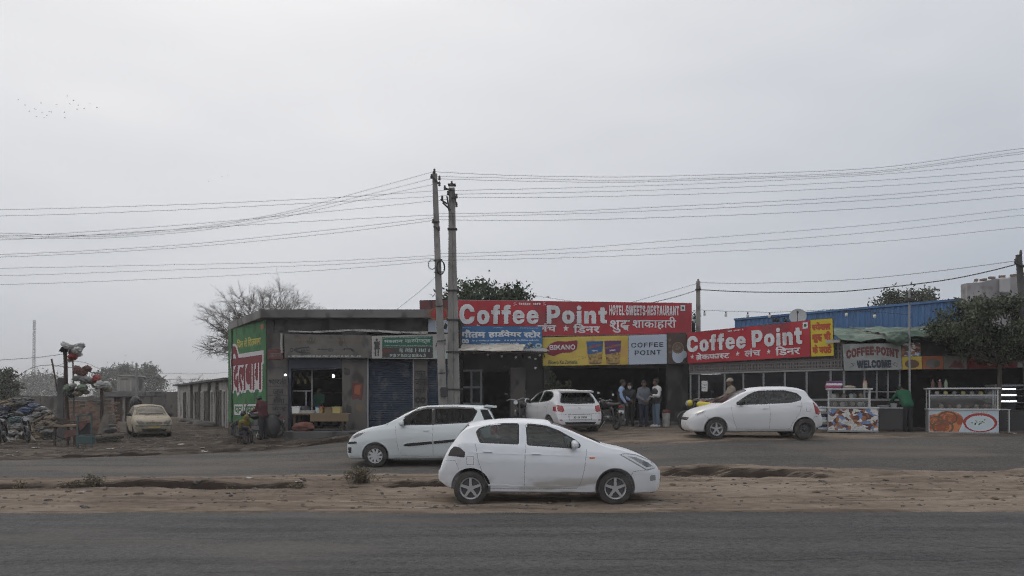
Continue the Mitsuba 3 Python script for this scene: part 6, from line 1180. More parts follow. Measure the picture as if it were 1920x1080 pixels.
k = board('signboard', 'dark maroon back of a board at the left end of the large red sign', 'sign', P, 'm_maroon')
part(k, 'brace', (lambda b: (b.bar(P.map(np.array([[.3, 0, .02]]))[0], P.map(np.array([[.3, 1, .02]]))[0], .03), b.get())[1])(MB()), 'm_dark')
P = panel_px([(1017, 632.5), (1178, 629), (1178, 683.5), (1018, 686)], 31.45)
k = board('banner', 'yellow snack advertisement banner with a red logo and two packets', 'banner', P, 'm_banner')
def UVq(x, y): return ((x - 1017) / 161.0, 1 - (y - (632.5 - 3.5 * (x - 1017) / 161)) / 54.0)
lg = [(1026, 665), (1024, 655), (1031, 645), (1045, 639.5), (1062, 640.5), (1080, 638), (1083, 640), (1081, 655), (1070, 661), (1052, 662), (1038, 668)]
lg = smooth_poly([UVq(*p) for p in lg], .01)
part(k, 'logo_rim', P.poly(lg.buffer(.012), .0005, .003), 'm_gold'); part(k, 'logo', P.poly(lg, .004, .003), 'm_maroonred')
part(k, 'lettering', P.text('bikano', UVq(1030, 0)[0], UVq(1078, 0)[0], UVq(1050, 656)[1], UVq(1050, 646.5)[1], .0075, .004), 'm_signwhite')
part(k, 'lettering', P.text('tagline', UVq(1027, 0)[0], UVq(1082, 0)[0], UVq(1050, 683)[1], UVq(1050, 676)[1]), 'm_black')
for j, (xa_, xb_, top_, mt) in enumerate(((1099.5, 1131, 640, 'm_blue'), (1133, 1165, 639, 'm_purple'))):
    pk = Polygon([UVq(xa_, top_), UVq(xb_, top_ - .5), UVq(xb_ - 3, 681), UVq(xb_ - 9, 683), UVq(xa_ + 9, 683), UVq(xa_ + 4, 681)])
    part(k, 'packet_print', P.poly(pk, .0005, .003), 'm_snack'); part(k, 'packet_print', P.poly(Polygon([UVq(xa_, top_), UVq(xb_, top_ - .5), UVq(xb_ - 1.5, 659), UVq(xa_ + 2, 665)]), .004, .003), mt)
    part(k, 'packet_print', P.poly(Polygon([UVq(xa_ + .5, 651), UVq(xb_ - .5, 644), UVq(xb_ - .5, 647.5), UVq(xa_ + 1, 655)]), .0075, .002), 'm_tan'); part(k, 'packet_print', P.poly(ell(*UVq((xa_ + xb_) / 2, 649), .04, .035), .010, .002), 'm_red')
    part(k, 'packet_print', P.poly(scribble(UVq(xa_ + 10, 0)[0], UVq(xb_ - 8, 0)[0], UVq(1110, 659)[1], UVq(1110, 656)[1], 6, j + 30), .0075, .002), 'm_signwhite')
    part(k, 'packet_print', P.poly(ell(*UVq((xa_ + xb_) / 2, 681.5), .065, .022), .0075, .002), 'm_brown')
part(k, 'drawing', P.poly(strip([UVq(1070, 672), UVq(1085, 668), UVq(1098, 670), UVq(1085, 675), UVq(1066, 677)], .006), .0005, .002), 'm_brown')
P = panel_px([(1178.5, 629, ), (1250, 626.5), (1250.5, 682), (1178.5, 683.5)], 31.43)
k = board('signboard', 'pale blue board with dark blue capital lettering beside the yellow banner', 'sign', P, 'm_paleblue')
part(k, 'lettering', P.text('coffee_plain', .07, .91, .575, .74), 'm_navy'); part(k, 'lettering', P.text('point_plain', .16, .85, .31, .48), 'm_navy')
P = panel_px([(1251.5, 625), (1286, 624), (1288, 682), (1252, 682)], 31.4)
k = board('poster', 'dark brown poster of a coffee cup seen from above', 'poster', P, 'm_maroonbrown')
part(k, 'cup', P.poly(union_all([ell(.55, .26, .32, .24), sbox(.26, .26, .86, .5), ell(.9, .3, .12, .12)]), .0005, .003), 'm_paleblue'); part(k, 'saucer', P.poly(ell(.55, .52, .31, .19), .004, .003), 'm_tan'); part(k, 'coffee', P.poly(ell(.55, .53, .25, .15), .0075, .003), 'm_brown')
part(k, 'froth', P.poly(union_all([ell(.5, .58, .06, .05), ell(.62, .52, .08, .05), ell(.5, .47, .10, .03)]), .011, .002), 'm_faded'); part(k, 'beans', P.poly(union_all([ell(.12, .78, .08, .05), ell(.1, .58, .1, .06), ell(.13, .38, .09, .05)]), .0005, .003), 'm_brown')

# ---- the angled wing on the right
WN = thing('restaurant_wing', 'long restaurant wing with steel framed windows and a pierced block screen above', 'restaurant')
def WY(px): return 36.13 / ((px - 960) / F + .943) if px < 1583 else 26.6
def wp(px, z=0, out=0):
    Y = WY(px); n = np.array([-.7277, -.6859, 0]) if px < 1583 else np.array([0, -1.0, 0])
    return np.array([xt(px, Y), Y, z]) + n * out
CORN = wp(1583.001)
def wall_between(p0, p1, z0, z1, o0, o1):
    """A slab along the facade between pixel columns p0 and p1, from o0 to o1 metres in front of its plane."""
    a, b_ = wp(p0, 0, o0), wp(p1, 0, o0); c_, d_ = wp(p1, 0, o1), wp(p0, 0, o1)
    q = Polygon([a[:2], b_[:2], c_[:2], d_[:2]]); return extrude(q, z1 - z0, z0)
part(WN, 'lower_wall', join(wall_between(1290, 1582.99, .3, 1.80, -.2, 0), wall_between(1583, 1690, .3, 1.80, -.2, -.002)), 'm_gloom_wall')
ztop = 3.76
bk = Polygon([wp(1290)[:2], wp(1582.9)[:2], (20.5, 26.6), (20.5, 33), (8.5, 37)])
part(WN, 'roof', extrude(bk, .10, ztop + .005), 'm_concrete_dark')
b = MB(); b.box(8.6, 20.4, 32.8, 33.0, .5, ztop); b.box(20.3, 20.5, 26.7, 32.8, .5, ztop); part(WN, 'back_wall', b.get(), 'm_gloom_wall')
part(WN, 'flank_wall', extrude(Polygon([wp(1290, 0, -.25)[:2], wp(1292, 0, -.25)[:2], (8.6, 37), (8.4, 37)]), ztop - .5, .5), 'm_gloom_wall')
b = MB(); b.box(13.4, 20.29, 29.0, 29.12, .5, ztop); part(WN, 'added_partition', b.get(), 'm_gloom_wall')  # dark sheet added where the wing interior lies in shade
part(WN, 'wing_floor', extrude(bk, .35, .5), 'm_concrete_dark')
fcols = [1293, 1309, 1357, 1392, 1430, 1470, 1511, 1556, 1581]
kw = numbered(WN + '__window_band'); b = MB()
for p in fcols: b.bar(wp(p, 1.80, -.06), wp(p, 2.80, -.06), .07, .05)
b.bar(wp(1292, 2.84, -.05), wp(1582, 2.84, -.05), .08, .06); b.bar(wp(1300, 1.83, -.05), wp(1582, 1.83, -.05), .10, .07)
for p in (1584, 1622, 1645, 1666, 1688): b.bar(wp(p, 1.80, -.06), wp(p, 2.86, -.06), .06, .05)
b.bar(wp(1583.5, 2.88, -.05), wp(1690, 2.88, -.05), .08, .06); b.bar(wp(1583.5, 1.83, -.05), wp(1690, 1.83, -.05), .10, .07); b.bar(wp(1622, 2.1, -.06), wp(1688, 2.1, -.06), .04)
part(kw, 'frame', b.get(), 'm_frame')
for a_, b_ in zip(fcols[:-1], fcols[1:]): part(kw, 'pane', wall_between(a_ + 1, b_ - 1, 1.87, 2.79, -.075, -.07), 'm_glassdark')
for a_, b_ in ((1585, 1621), (1623, 1644), (1646, 1665), (1667, 1687)): part(kw, 'pane', wall_between(a_, b_, 1.87, 2.83, -.075, -.07), 'm_glassdark')
P = Panel(wp(1314, 2.55, -.06), wp(1325, 2.55, -.06), wp(1325, 2.15, -.06), wp(1314, 2.15, -.06)); k = thing('notice', 'white paper notice on the leftmost window of the wing', 'notice'); part(k, 'paper', P.slab(z1=.004, z0=0), 'm_white'); part(k, 'print', P.poly(union_all([scribble(.15, .85, .2 + .15 * j, .27 + .15 * j, 9, j) for j in range(5)]), .0045, .001), 'm_dark')
# pierced blocks
nb = 27; da = 1.0 / nb
p0, p1 = wp(1291, 0, -.03), wp(1582.6, 0, -.03)
blk = sbox(0, 0, 1, 1).difference(union_all([affinity.scale(ell(.28, .68, .13, .20), 1, 1), ell(.72, .68, .13, .20), ell(.28, .26, .13, .17), ell(.72, .26, .13, .17)])).simplify(.02)
v, f = extrude(blk, .07, -.07)
for i in range(nb):
    for j in range(3):
        a_, c_ = p0 + (p1 - p0) * (i + .02) * da, p0 + (p1 - p0) * (i + .98) * da
        z0, z1 = 2.885 + j * .29, 2.885 + j * .29 + .282
        o = np.array([-.7277, -.6859, 0]) * R.uniform(-.006, .006)
        Pn = Panel(*[q + o for q in (np.array([*a_[:2], z1]), np.array([*c_[:2], z1]), np.array([*c_[:2], z0]), np.array([*a_[:2], z0]))])
        part(WN, 'pierced_block', (Pn.map(v), f), 'm_block')
part(WN, 'screen_back', wall_between(1291, 1582.5, 2.88, 3.75, -.25, -.18), 'm_darkwall')
part(WN, 'eave_strip', join((lambda b: (b.bar(wp(1555, ztop + .02, .25), wp(1582, ztop + .02, .25), .05, .10), b.bar(wp(1584, ztop + .05, .22), wp(1668, ztop + .22, .22), .05, .10), b.get())[2])(MB())), 'm_offwhite')
b = MB(); b.box(xt(1690, 26.62), 20.3, 26.62, 26.7, 2.9, ztop); part(WN, 'front_beam', b.get(), 'm_darkwall')
# signs of the wing
def wpy(px, py, out=0):
    Y = WY(px) - .12; return at(px, py, Y)
P = Panel(wpy(1288, 624.5), wpy(1518.5, 600.5), wpy(1520, 668.5), wpy(1290, 681.5))
k = board('signboard', 'red signboard with white lettering hung at a slant over the wing windows', 'sign', P, 'm_signred', .04)
def UW(px):                                      # share along the slanting board of a pixel column
    X0, X1 = wpy(1289, 640), wpy(1519, 640); Y0, Y1 = X0[1], X1[1]
    t = (px - 960) / F; return (X0[0] - t * Y0) / (t * (Y1 - Y0) - (X1[0] - X0[0]))
def VW(px, py): t = (px - 1288) / 230.5; a, c = 624.5 - 24 * t, 681.5 - 13 * t; return (c - py) / (c - a)
part(k, 'lettering', P.text('coffee', UW(1287.5 + 1.5), UW(1504), .36, .885, d=.02), 'm_signwhite', label='large white english lettering')
for w, a_, c_, v0, v1 in (('breakfast', 1304.5, 1368, .08, .32), ('lunch', 1395, 1425.5, .10, .335), ('dinner', 1453, 1499.5, .08, .345)): part(k, 'lettering', P.text(w, UW(a_), UW(c_), v0, v1), 'm_signwhite')
for p in (1298, 1382.5, 1441): part(k, 'star', P.poly(star(UW(p), .21, .018, .085), .0005, .005), 'm_signwhite')
part(k, 'lettering', P.poly(scribble(UW(1363), UW(1395), .90, .955, 12, 22, .3), .0005, .004), 'm_signwhite')
part(k, 'mark', P.poly(sbox(UW(1506), .78, UW(1515), .955), .0005, .004), 'm_signwhite'); part(k, 'mark', P.poly(ell(UW(1510.5), .87, .010, .045), .005, .004), 'm_signgreen')
P = Panel(wpy(1519.5, 600), wpy(1560.5, 597), wpy(1563.5, 667), wpy(1521, 668.5))
k = board('signboard', 'yellow board with three lines of orange hindi lettering', 'sign', P, 'm_signyellow')
for w, v0, v1 in (('special', .70, .93), ('ghee', .36, .67), ('paratha', .07, .32)): part(k, 'lettering', P.text(w, .06, .92, v0, v1, bold=4), 'm_orangered')
P = panel_px([(1580, 645), (1689, 643.5), (1691, 693), (1583, 695)], 26.25)
k = board('signboard', 'weathered white welcome board with arched red letters above the food carts', 'sign', P, 'm_boardgrey')
part(k, 'lettering', P.text('cp_board', .05, .96, .56, .90, arc=.14, bold=3), 'm_maroon'); part(k, 'lettering', P.text('welcome', .22, .82, .08, .38, bold=2), 'm_navy')
part(k, 'flourish', P.poly(union_all([strip([(.10, .12), (.17, .2), (.12, .28), (.2, .25)], .012), strip([(.92, .12), (.85, .2), (.90, .28), (.83, .25)], .012)]), .0005, .003), 'm_dark')
mat('m_food', proc(lambda p, n, uv: (lambda c: mix(mix(mix(mix((.55, .55, .54), (.33, .13, .05), smoothstep(.45, .46, c[2])), (.10, .04, .035), smoothstep(.68, .69, c[2])), (.14, .22, .42), smoothstep(.86, .87, c[2])), (.05, .04, .04), smoothstep(.09, .05, c[1] - c[0]) * .5) * (.7 + .6 * fbm(p.x * 16, p.z * 16, 2)))(voronoi(p.x * 10 + 2.2 * fbm(p.x * 5, p.z * 5), p.z * 13 + 2.2 * fbm(p.z * 5, p.x * 5, 5)))), .35)
for lab, q, mt, deco in (('photo poster of a breakfast plate above the yellow framed poster', [(1689, 644), (1725, 642.5), (1726, 667), (1690, 667.5)], 'm_food', None),
                   ('yellow framed poster of a dark dish beside the welcome board', [(1691, 668.5), (1728, 668), (1729, 692), (1692, 693)], 'm_banner', 'm_brown'),
                   ('orange framed poster of a pale dish beside the yellow one', [(1729.5, 667.5), (1768, 667), (1768.5, 692), (1730, 692)], 'm_orange', 'm_faded'),
                   ('grey poster with a red peak under the tree', [(1769, 667), (1813, 667), (1813, 692), (1769.5, 692)], 'm_faded', 'm_maroon'),
                   ('dark red banner with orange hindi lettering under the tree', [(1814, 666), (1907, 665), (1907, 690), (1814, 691.5)], 'm_maroonsign', None),
                   ('white board at the right end of the poster row', [(1908, 664), (1960, 663), (1960, 688), (1908, 689)], 'm_offwhite', 'm_red')):
    if mt == 'm_maroonsign' and mt not in scene: mat('m_maroonsign', (.17, .02, .022), .6)
    P = panel_px(q, 26.3)
    k = board('poster', lab, 'poster', P, mt)
    if deco: part(k, 'picture', P.poly(ell(.5, .42, .36, .34) if 'peak' not in lab else Polygon([(.2, .1), (.5, .7), (.6, .45), (.72, .6), (.9, .1)]), .0005, .003), deco)
    if mt == 'm_maroonsign': part(k, 'lettering', P.text('hindi_red', .38, .82, .2, .75), 'm_gold')

# ---- roofs behind the wing
k = thing('tarpaulin', 'faded green tarpaulin wrinkled over the wing roof', 'tarpaulin')
def tarp(px0, px1, z0, z1, Y0, Y1, seed, n=70, m=34, am=.10):
    us, vs = np.meshgrid(np.linspace(0, 1, n), np.linspace(0, 1, m)); Y = Y0 + (Y1 - Y0) * vs
    x = xt(px0, 27) + (xt(px1, 27) - xt(px0, 27)) * us + .2 * _n2(vs * 3, us, 2, 2, seed)
    z = z0 + (z1 - z0) * vs + am * 2 * _n2(us * 6, vs * 14, 1, 4, seed) - .10 * np.sin(us * 9 + seed) * vs * (1 - vs) * 2 - .12 * np.maximum(0, .06 - vs) / .06
    v = np.stack([x, Y, z], -1).reshape(-1, 3); i = (np.arange(m - 1)[:, None] * n + np.arange(n - 1)[None]).ravel()
    f = np.vstack([np.stack([i, i + 1, i + n + 1], 1), np.stack([i, i + n + 1, i + n], 1)]); return np.vstack([v, v - [0, 0, .015]]), np.vstack([f, f[:, ::-1] + len(v)])
part(k, 'sheet', tarp(1558, 1772, 3.92, 4.72, 26.15, 32.5, 3), 'm_tarp', True); part(k, 'sheet', tarp(1640, 1775, 4.02, 4.45, 26.05, 29.0, 8), 'm_tarp', True, label='loose upper fold of the tarpaulin')
put(thing('rolled_tarpaulin', 'rolled dark green tarpaulin bundle on the eave beside the steel pole', 'tarpaulin'), blob(at(1684, 634, 26.1), (.36, .28, .22), 5, .35, 1.6, 3), 'm_tarp', True)
b = MB()
for (p, q, y0, y1, Y) in ((1560, 1640, 628, 617, 27.5), (1612, 1740, 626, 612, 27.2), (1575, 1665, 634, 627, 26.6), (1690, 1765, 630, 622, 26.4)): b.bar(at(p, y0, Y), at(q, y1, Y + .6), .06, .05)
put(thing('roof_poles', 'pale bamboo poles weighing down the green tarpaulin', 'pole'), b.get(), 'm_tin')
BS = thing('blue_shed', 'bright blue corrugated metal shed behind the wing', 'shed')
a0, a1 = np.array([11.14, 40.0]), np.array([19.6, 30.0]); dd_ = a1 - a0; LN = np.linalg.norm(dd_); dd_ /= LN; nn = np.array([-dd_[1], dd_[0]]) * -1
nsh = 13
for i in range(nsh):
    s0, s1 = LN * i / nsh, LN * (i + 1) / nsh + .03
    s = np.linspace(s0, s1, 49); o = .022 * np.clip(np.sin(s * 2 * np.pi / .25) * 2.2, -1, 1) + .004 * (i % 2)
    q = a0 + s[:, None] * dd_ + o[:, None] * nn; n_ = len(s); dz = R.uniform(-.015, .015)
    v = np.vstack([np.column_stack([q, np.full(n_, .5)]), np.column_stack([q, np.full(n_, 5.80 + dz)])]); e = np.arange(n_ - 1)
    f = np.vstack([np.stack([e, e + 1, e + 1 + n_], 1), np.stack([e, e + 1 + n_, e + n_], 1)]); back = v + [-nn[0] * .02, -nn[1] * .02, 0]
    part(BS, 'wall_sheet', (np.vstack([v, back]), np.vstack([f, f[:, ::-1] + 2 * n_])), 'm_bluetin', 30)
b = MB(); b.bar([*a0, 5.83] + np.array([nn[0], nn[1], 0]) * .04, [*a1, 5.83] + np.array([nn[0], nn[1], 0]) * .04, .10, .09); part(BS, 'ridge_cap', b.get(), 'm_bluetin')
part(BS, 'roof', extrude(Polygon([a0 - nn * .06, a1 - nn * .06, a1 - nn * 8, a0 - nn * 8]), .05, 5.70), 'm_bluetin')
part(BS, 'end_wall', extrude(Polygon([a0 - nn * .05, a0 - nn * 8, a0 - nn * 8 + dd_ * .1, a0 - nn * .05 + dd_ * .1]), 5.2, .45), 'm_bluetin')
WB = thing('plastered_building', 'tall old building with peeling whitewashed wall at the right edge', 'building')
mat('m_whitewash_pale', (.40, .40, .41), .7); mat('m_whitewash', weather((.26, .25, .26), (.38, .365, .375), 1.6, .9, c3=(.15, .14, .142), s3=3.2), .9)
yw = 29.2
us = np.linspace(0, 1, 50); xl, xr = xt(1813, yw), xt(2050, yw)
tz = zt(531, yw) + .28 * us * 2.2 + .03 * _n2(us * 9, us * 0, 1, 4, 3) * 4
q = Polygon([(xl, .4)] + [(xl + (xr - xl) * u, z) for u, z in zip(us, tz)] + [(xr, .4)]); v, f = extrude(q, .4)
part(WB, 'wall', move((v, f), frame((1, 0, 0), (0, 0, 1), (0, -1, 0), (0, yw + .4, 0))), 'm_whitewash')
part(WB, 'rear_wing', rbox(xl + 2.2, xr, yw + .403, yw + 4, .4, 5.9), 'm_whitewash')
b = MB(); b.box(xl - .02, xr, yw - .05, yw + .0, zt(574, yw), zt(571, yw)); part(WB, 'ledge', b.get(), 'm_offwhite')
for j in range(9): put_ = part(WB, 'loose_brick', move(rbox(-.11, .11, -.06, .06, 0, .08), rotz(R.uniform(0, 3), (xl + .35 + j * .36 + R.uniform(-.1, .1), yw + .2, zt(531, yw) + .62 * ((j * .36 + .35) / (xr - xl)) + R.uniform(.0, .05)))), 'm_brick')
k = thing('sheet_bundle', 'white plastic sheet bundle hung over the top of the whitewashed wall', 'bundle'); put(k, (lambda m: (m[0] + .05 * (meshkit.fbm(m[0] * 5, 3) - .5)[:, None], m[1]))(rbox(xt(1872, yw), xt(1892, yw), yw - .12, yw - .01, zt(550, yw), zt(521, yw), .045)), 'm_whitewash_pale')  # a draped white sheet, shaped as a soft slab
c = at(1496, 594, 28.0)
k = thing('satellite_dish', 'round grey satellite dish above the slanting red sign', 'dish')
t = np.linspace(0, .29, 8); pr = np.column_stack([t, .55 * t * t]); m = trimesh.creation.revolve(np.vstack([pr, pr[::-1] + [0, -.008]]), sections=32)
nd = np.array([-.35, -.9, .35]); nd /= np.linalg.norm(nd); sx = np.cross([0, 0, 1], nd); sx /= np.linalg.norm(sx); Md = frame(sx, np.cross(nd, sx), nd, c)
part(k, 'reflector', move(m, Md), 'm_lightgrey', 30)
b = MB(); b.tube([c + Md[:3, :3] @ [0, -.28, .05], c + Md[:3, :3] @ [0, -.05, .36]], .012, 5); b.box(-.03, .03, -.03, .03, .33, .42, Md); part(k, 'feed_arm', b.get(), 'm_black')
b = MB(); b.tube([c - nd * .03, c - nd * .25, c - nd * .25 - [0, 0, 1.1]], .025, 6); part(k, 'mast', b.get(), 'm_greypaint')
w_ = thing('bulb_string_wire', 'thin wire of hanging lamps from the far pole across above the slanting red sign', 'wire'); put(w_, tube([at(p, q, y) for p, q, y in ((1312, 581, 33), (1361, 583.5, 31.5), (1443, 585.5, 30), (1500, 584, 29), (1560, 580, 28), (1640, 585, 27.4), (1706, 590, 26.5))], .007, 4), 'm_black')
for px, py, Y in ((1321, 583, 32.7), (1361, 584.5, 31.5), (1402, 585.5, 30.8), (1443, 586.5, 30.0), (1587, 583, 27.8), (1640, 586, 27.4)):
    c = at(px, py, Y); k = thing('hanging_lamp', 'unlit white lamp hanging from the wire above the slanting red sign', 'lamp', 'lamps hanging above the wing')
    b = MB(); b.tube([c, c - [0, 0, .07]], .03, 8); part(k, 'socket', b.get(), 'm_dark'); b = MB(); b.tube([c - [0, 0, .071], c - [0, 0, .11], c - [0, 0, .19]], [.03, .055, .045], 8); part(k, 'globe', b.get(), 'm_lampoff', True)
# ------------------------------------------------------------------ poles and wires
def conc_pole(key, pts, w0, w1, d=.8, n=14, mt='m_pole'):
    """A tapering prestressed pole of rectangular section through two points."""
    a, b_ = np.asarray(pts[0], float), np.asarray(pts[1], float); V, fs = [], []
    for i in range(n):
        t = i / (n - 1); p = a + (b_ - a) * t; w = (w0 + (w1 - w0) * t) / 2; e = w * d; c = w * .22
        V += [p + [sx, sy, 0] for sx, sy in ((-w + c, -e), (w - c, -e), (w, -e + c), (w, e - c), (w - c, e), (-w + c, e), (-w, e - c), (-w, -e + c))]
    for i in range(n - 1):
        for k in range(8):
            q, r_ = i * 8 + k, i * 8 + (k + 1) % 8; fs += [[q, r_, r_ + 8], [q, r_ + 8, q + 8]]
    o = (n - 1) * 8
    for k in range(1, 7): fs += [[o, o + k, o + k + 1]]
    return np.array(V), np.array(fs)


def insulator(key, p, up=.16, r=.05):
    kk = numbered(key + '__insulator')
    pr = np.array([(.001, 0), (r * .5, 0), (r, up * .2), (r * .55, up * .35), (r * .95, up * .5), (r * .5, up * .65), (r * .8, up * .8), (r * .3, up), (.001, up)])
    part(key, 'insulator', move(trimesh.creation.revolve(pr, sections=12), frame((1, 0, 0), (0, 1, 0), (0, 0, 1), p)), 'm_porcelain', 40)


mat('m_porcelain', (.09, .075, .07), .25)
YP = 27.0
k1 = thing('utility_pole', 'tall leaning concrete utility pole with three insulators at its top', 'pole')
part(k1, 'post', conc_pole(k1, [[*on(833, YP)[:2], gz(on(833, YP)[0], YP) - .4], at(815, 326, YP)], .30, .16), 'm_pole', 20)
b = MB(); b.bar(at(809, 330, YP - .12), at(824, 346, YP - .12), .06, .05); b.bar(at(812, 322, YP), at(816, 334, YP), .05); b.bar(at(813, 424, YP - .12), at(823, 431, YP - .12), .07, .05); b.bar(at(811, 416, YP - .12), at(824, 416, YP - .12), .05)
part(k1, 'crossarm', b.get(), 'm_dark')
for p in ((814.5, 321), (809, 331), (824, 334), (824, 345), (812, 415), (823, 429)): insulator(k1, at(p[0], p[1] + 4, YP - .13))
a = np.linspace(0, 2 * np.pi * 4, 90); c = at(826, 501, YP - .22)
part(k1, 'cable_coil', tube(np.stack([c[0] + (.13 + .012 * np.sin(a * 1.7)) * np.cos(a), c[1] - .0 + a * .004, c[2] + (.23 + .015 * np.cos(a * 2.3)) * np.sin(a)], 1), .013, 5), 'm_black', True)
a = np.linspace(.6, 2 * np.pi - .4, 24); c = at(817, 496, YP - .16); part(k1, 'cable_loop', tube(np.stack([c[0] - .12 + .13 * np.cos(a), c[1] + 0 * a, c[2] + .16 * np.sin(a)], 1), .014, 5), 'm_black', True)
for yy in (489, 512, 575, 640, 700): b = MB(); pc = at(815 + (yy - 326) / 24.0, yy, YP); b.tube([pc + [-.15, -.13, 0], pc + [.15, -.13, .02]], .018, 5); part(k1, 'band', b.get(), 'm_dark')
b = MB(); b.box(-.12, .12, -.06, .06, -.16, .16, frame((1, 0, 0), (0, 1, 0), (0, 0, 1), at(833, 735, YP - .2)), .01); part(k1, 'junction_box', b.get(), 'm_dark')
k2 = thing('utility_pole', 'twin legged concrete utility pole standing just right of the leaning one', 'pole')
Y2 = 27.4; g2 = gz(xt(850, Y2), Y2) - .4
part(k2, 'leg', conc_pole(k2, [[xt(845, Y2), Y2, g2], at(844.5, 352, Y2)], .24, .11), 'm_pole', 20); part(k2, 'leg', conc_pole(k2, [[xt(858, Y2), Y2 + .02, g2], at(850, 352, Y2 + .02)], .22, .10), 'm_pole', 20)
for yy in (347, 430, 545, 600, 660, 730):
    t = (yy - 352) / 400; w = .13 + .16 * max(t, 0); pc = at(847.5 + 4 * t, yy, Y2); part(k2, 'clamp', rbox(pc[0] - w, pc[0] + w, Y2 - .12, Y2 + .12, pc[2] - .025, pc[2] + .025, .004), 'm_dark')
part(k2, 'filler', conc_pole(k2, [at(850, 660, Y2 + .05), at(847, 356, Y2 + .05)], .22, .10), 'm_concrete_dark')
b = MB()
for (p, q) in (((833, 353), (852, 358)), ((826, 374), (838, 382)), ((838, 368), (842, 396)), ((846, 372), (857, 370)), ((852, 362), (856, 388)), ((830, 380), (845, 394))): b.bar(at(*p, Y2 - .15), at(*q, Y2 - .15), .055, .05)
part(k2, 'crossarm', b.get(), 'm_dark')
for p in ((834, 352), (829, 371), (856, 368), (856, 384), (840, 362), (847, 344)): insulator(k2, at(p[0], p[1] + 4, Y2 - .16))
k3 = thing('utility_pole', 'slim grey pole rising behind the slanting red sign', 'pole')
part(k3, 'post', conc_pole(k3, [[xt(1310, 33), 33, .7], at(1309, 527, 33)], .22, .15), 'm_pole', 20); insulator(k3, at(1309, 530, 33)); insulator(k3, at(1312, 543, 32.85))
b = MB(); b.bar(at(1304, 543, 32.88), at(1314, 543, 32.88), .05); part(k3, 'crossarm', b.get(), 'm_dark')
k4 = thing('utility_pole', 'dark leaning pole with an insulator at the far right edge', 'pole')
part(k4, 'post', conc_pole(k4, [on(1936, 25) + [0, 0, -.3], at(1910, 478, 25)], .24, .15), 'm_concrete_dark', 20); b = MB(); b.bar(at(1903, 492, 24.85), at(1920, 500, 24.85), .06); part(k4, 'crossarm', b.get(), 'm_dark'); insulator(k4, at(1904, 494, 24.83)); insulator(k4, at(1914, 478, 24.9))
k5 = thing('floodlight_pole', 'thin steel pole with a small floodlight standing before the wing', 'pole')
b = MB(); b.tube([on(1706, 26.0) + [0, 0, -.2], at(1705, 545, 26.0)], .035, 8); part(k5, 'post', b.get(), 'm_greypaint', True)
c = at(1704.5, 562, 25.9); part(k5, 'floodlight', rbox(c[0] - .13, c[0] + .13, c[1] - .1, c[1] + .05, c[2] - .06, c[2] + .05, .015), 'm_dark')


mat('m_wire', (.05, .05, .053), .6)


def wire(label, pts, r=.0062, group=None, mt='m_wire', cat='wire', name='power_line'):
    p = np.array([at(*q) for q in pts]); t = np.concatenate([[0], np.cumsum(np.linalg.norm(np.diff(p, axis=0), axis=1))])
    c = PchipInterpolator(t, p) if len(p) > 2 else None
    s = np.linspace(0, t[-1], 40)
    q = c(s) if c is not None else p[0] + (p[-1] - p[0]) * (s / t[-1])[:, None]
    k = thing(name, label, cat, group); put(k, tube(q, r, 4), mt)


Lx, Rx = -500, 2500
W3 = lambda ys, x: [(xx, yy, YP) for xx, yy in zip(x, ys)]
for i, (l, r_) in enumerate((((430, 437, 441, 430, 405, 356, 322), (322, 330, 332, 328, 318, 278, 215)), ((436, 442, 444, 433, 408, 365, 334), (331, 335, 338.5, 334, 324, 284, 222)), ((440, 446, 447.5, 437, 413, 372, 346), (335, 340, 342, 337, 327, 288, 226)))):
    nm = ('topmost', 'second', 'third')[i]
    wire(f'{nm} power line sagging left from the top of the leaning pole', W3(l, (Lx, 0, 150, 330, 500, 690, 812)), group=None)
    wire(f'{nm} power line running right from the top of the leaning pole', W3(r_, (814, 1000, 1150, 1330, 1600, 1920, Rx)))
for i, (l, r_) in enumerate((((396, 393, 385, 372, 356), (357, 354, 345, 327, 302, 250)), ((410, 405, 395, 380, 367), (364, 362, 354, 338, 318, 268)), ((452, 443, 425, 398, 374), (370, 370, 364, 349, 330, 282)))):
    nm = ('upper', 'middle', 'lower')[i]
    wire(f'{nm} of three power lines running left from the twin legged pole', [(x, y, Y2) for x, y in zip((Lx, 0, 300, 600, 838), l)]); wire(f'{nm} of three power lines running right from the twin legged pole', [(x, y, Y2) for x, y in zip((852, 1000, 1300, 1650, 1920, Rx), r_)])
for i, (l, r_) in enumerate((((462, 450, 432, 414, 403), (401, 398, 385, 366, 343, 290)), ((486, 477, 462, 433, 408), (406, 403, 392, 374, 351, 300)), ((492, 482, 467, 440, 413), (412, 413, 406, 389, 366, 318)))):
    nm = ('upper', 'middle', 'lower')[i]
    wire(f'{nm} line of the set crossing left below the pole tops', [(x, y, YP + .15) for x, y in zip((Lx, 0, 300, 600, 815), l)]); wire(f'{nm} line of the set crossing right below the pole tops', [(x, y, YP + .15) for x, y in zip((815, 1000, 1300, 1650, 1920, Rx), r_)])
for i, (l, r_) in enumerate((((508, 503, 497, 490, 479), (476, 470, 448, 420, 391, 335)), ((524, 517, 507, 497, 484), (482, 477, 461, 434, 403, 350)), ((540, 533.5, 523, 507, 489), (488, 485, 474, 453, 426, 380)))):
    nm = ('upper', 'middle', 'lower')[i]
    wire(f'{nm} service cable running left from the cable coil', [(x, y, YP + .1) for x, y in zip((Lx, 0, 300, 600, 818), l)], r=.0055); wire(f'{nm} service cable running right from the cable coil', [(x, y, YP + .1) for x, y in zip((818, 1000, 1300, 1650, 1920, Rx), r_)], r=.0055)
wire('drop cable slanting from the leaning pole to the flat roof', [(818, 518, YP), (780, 552, YP + 1), (735, 586, 30)], .007)
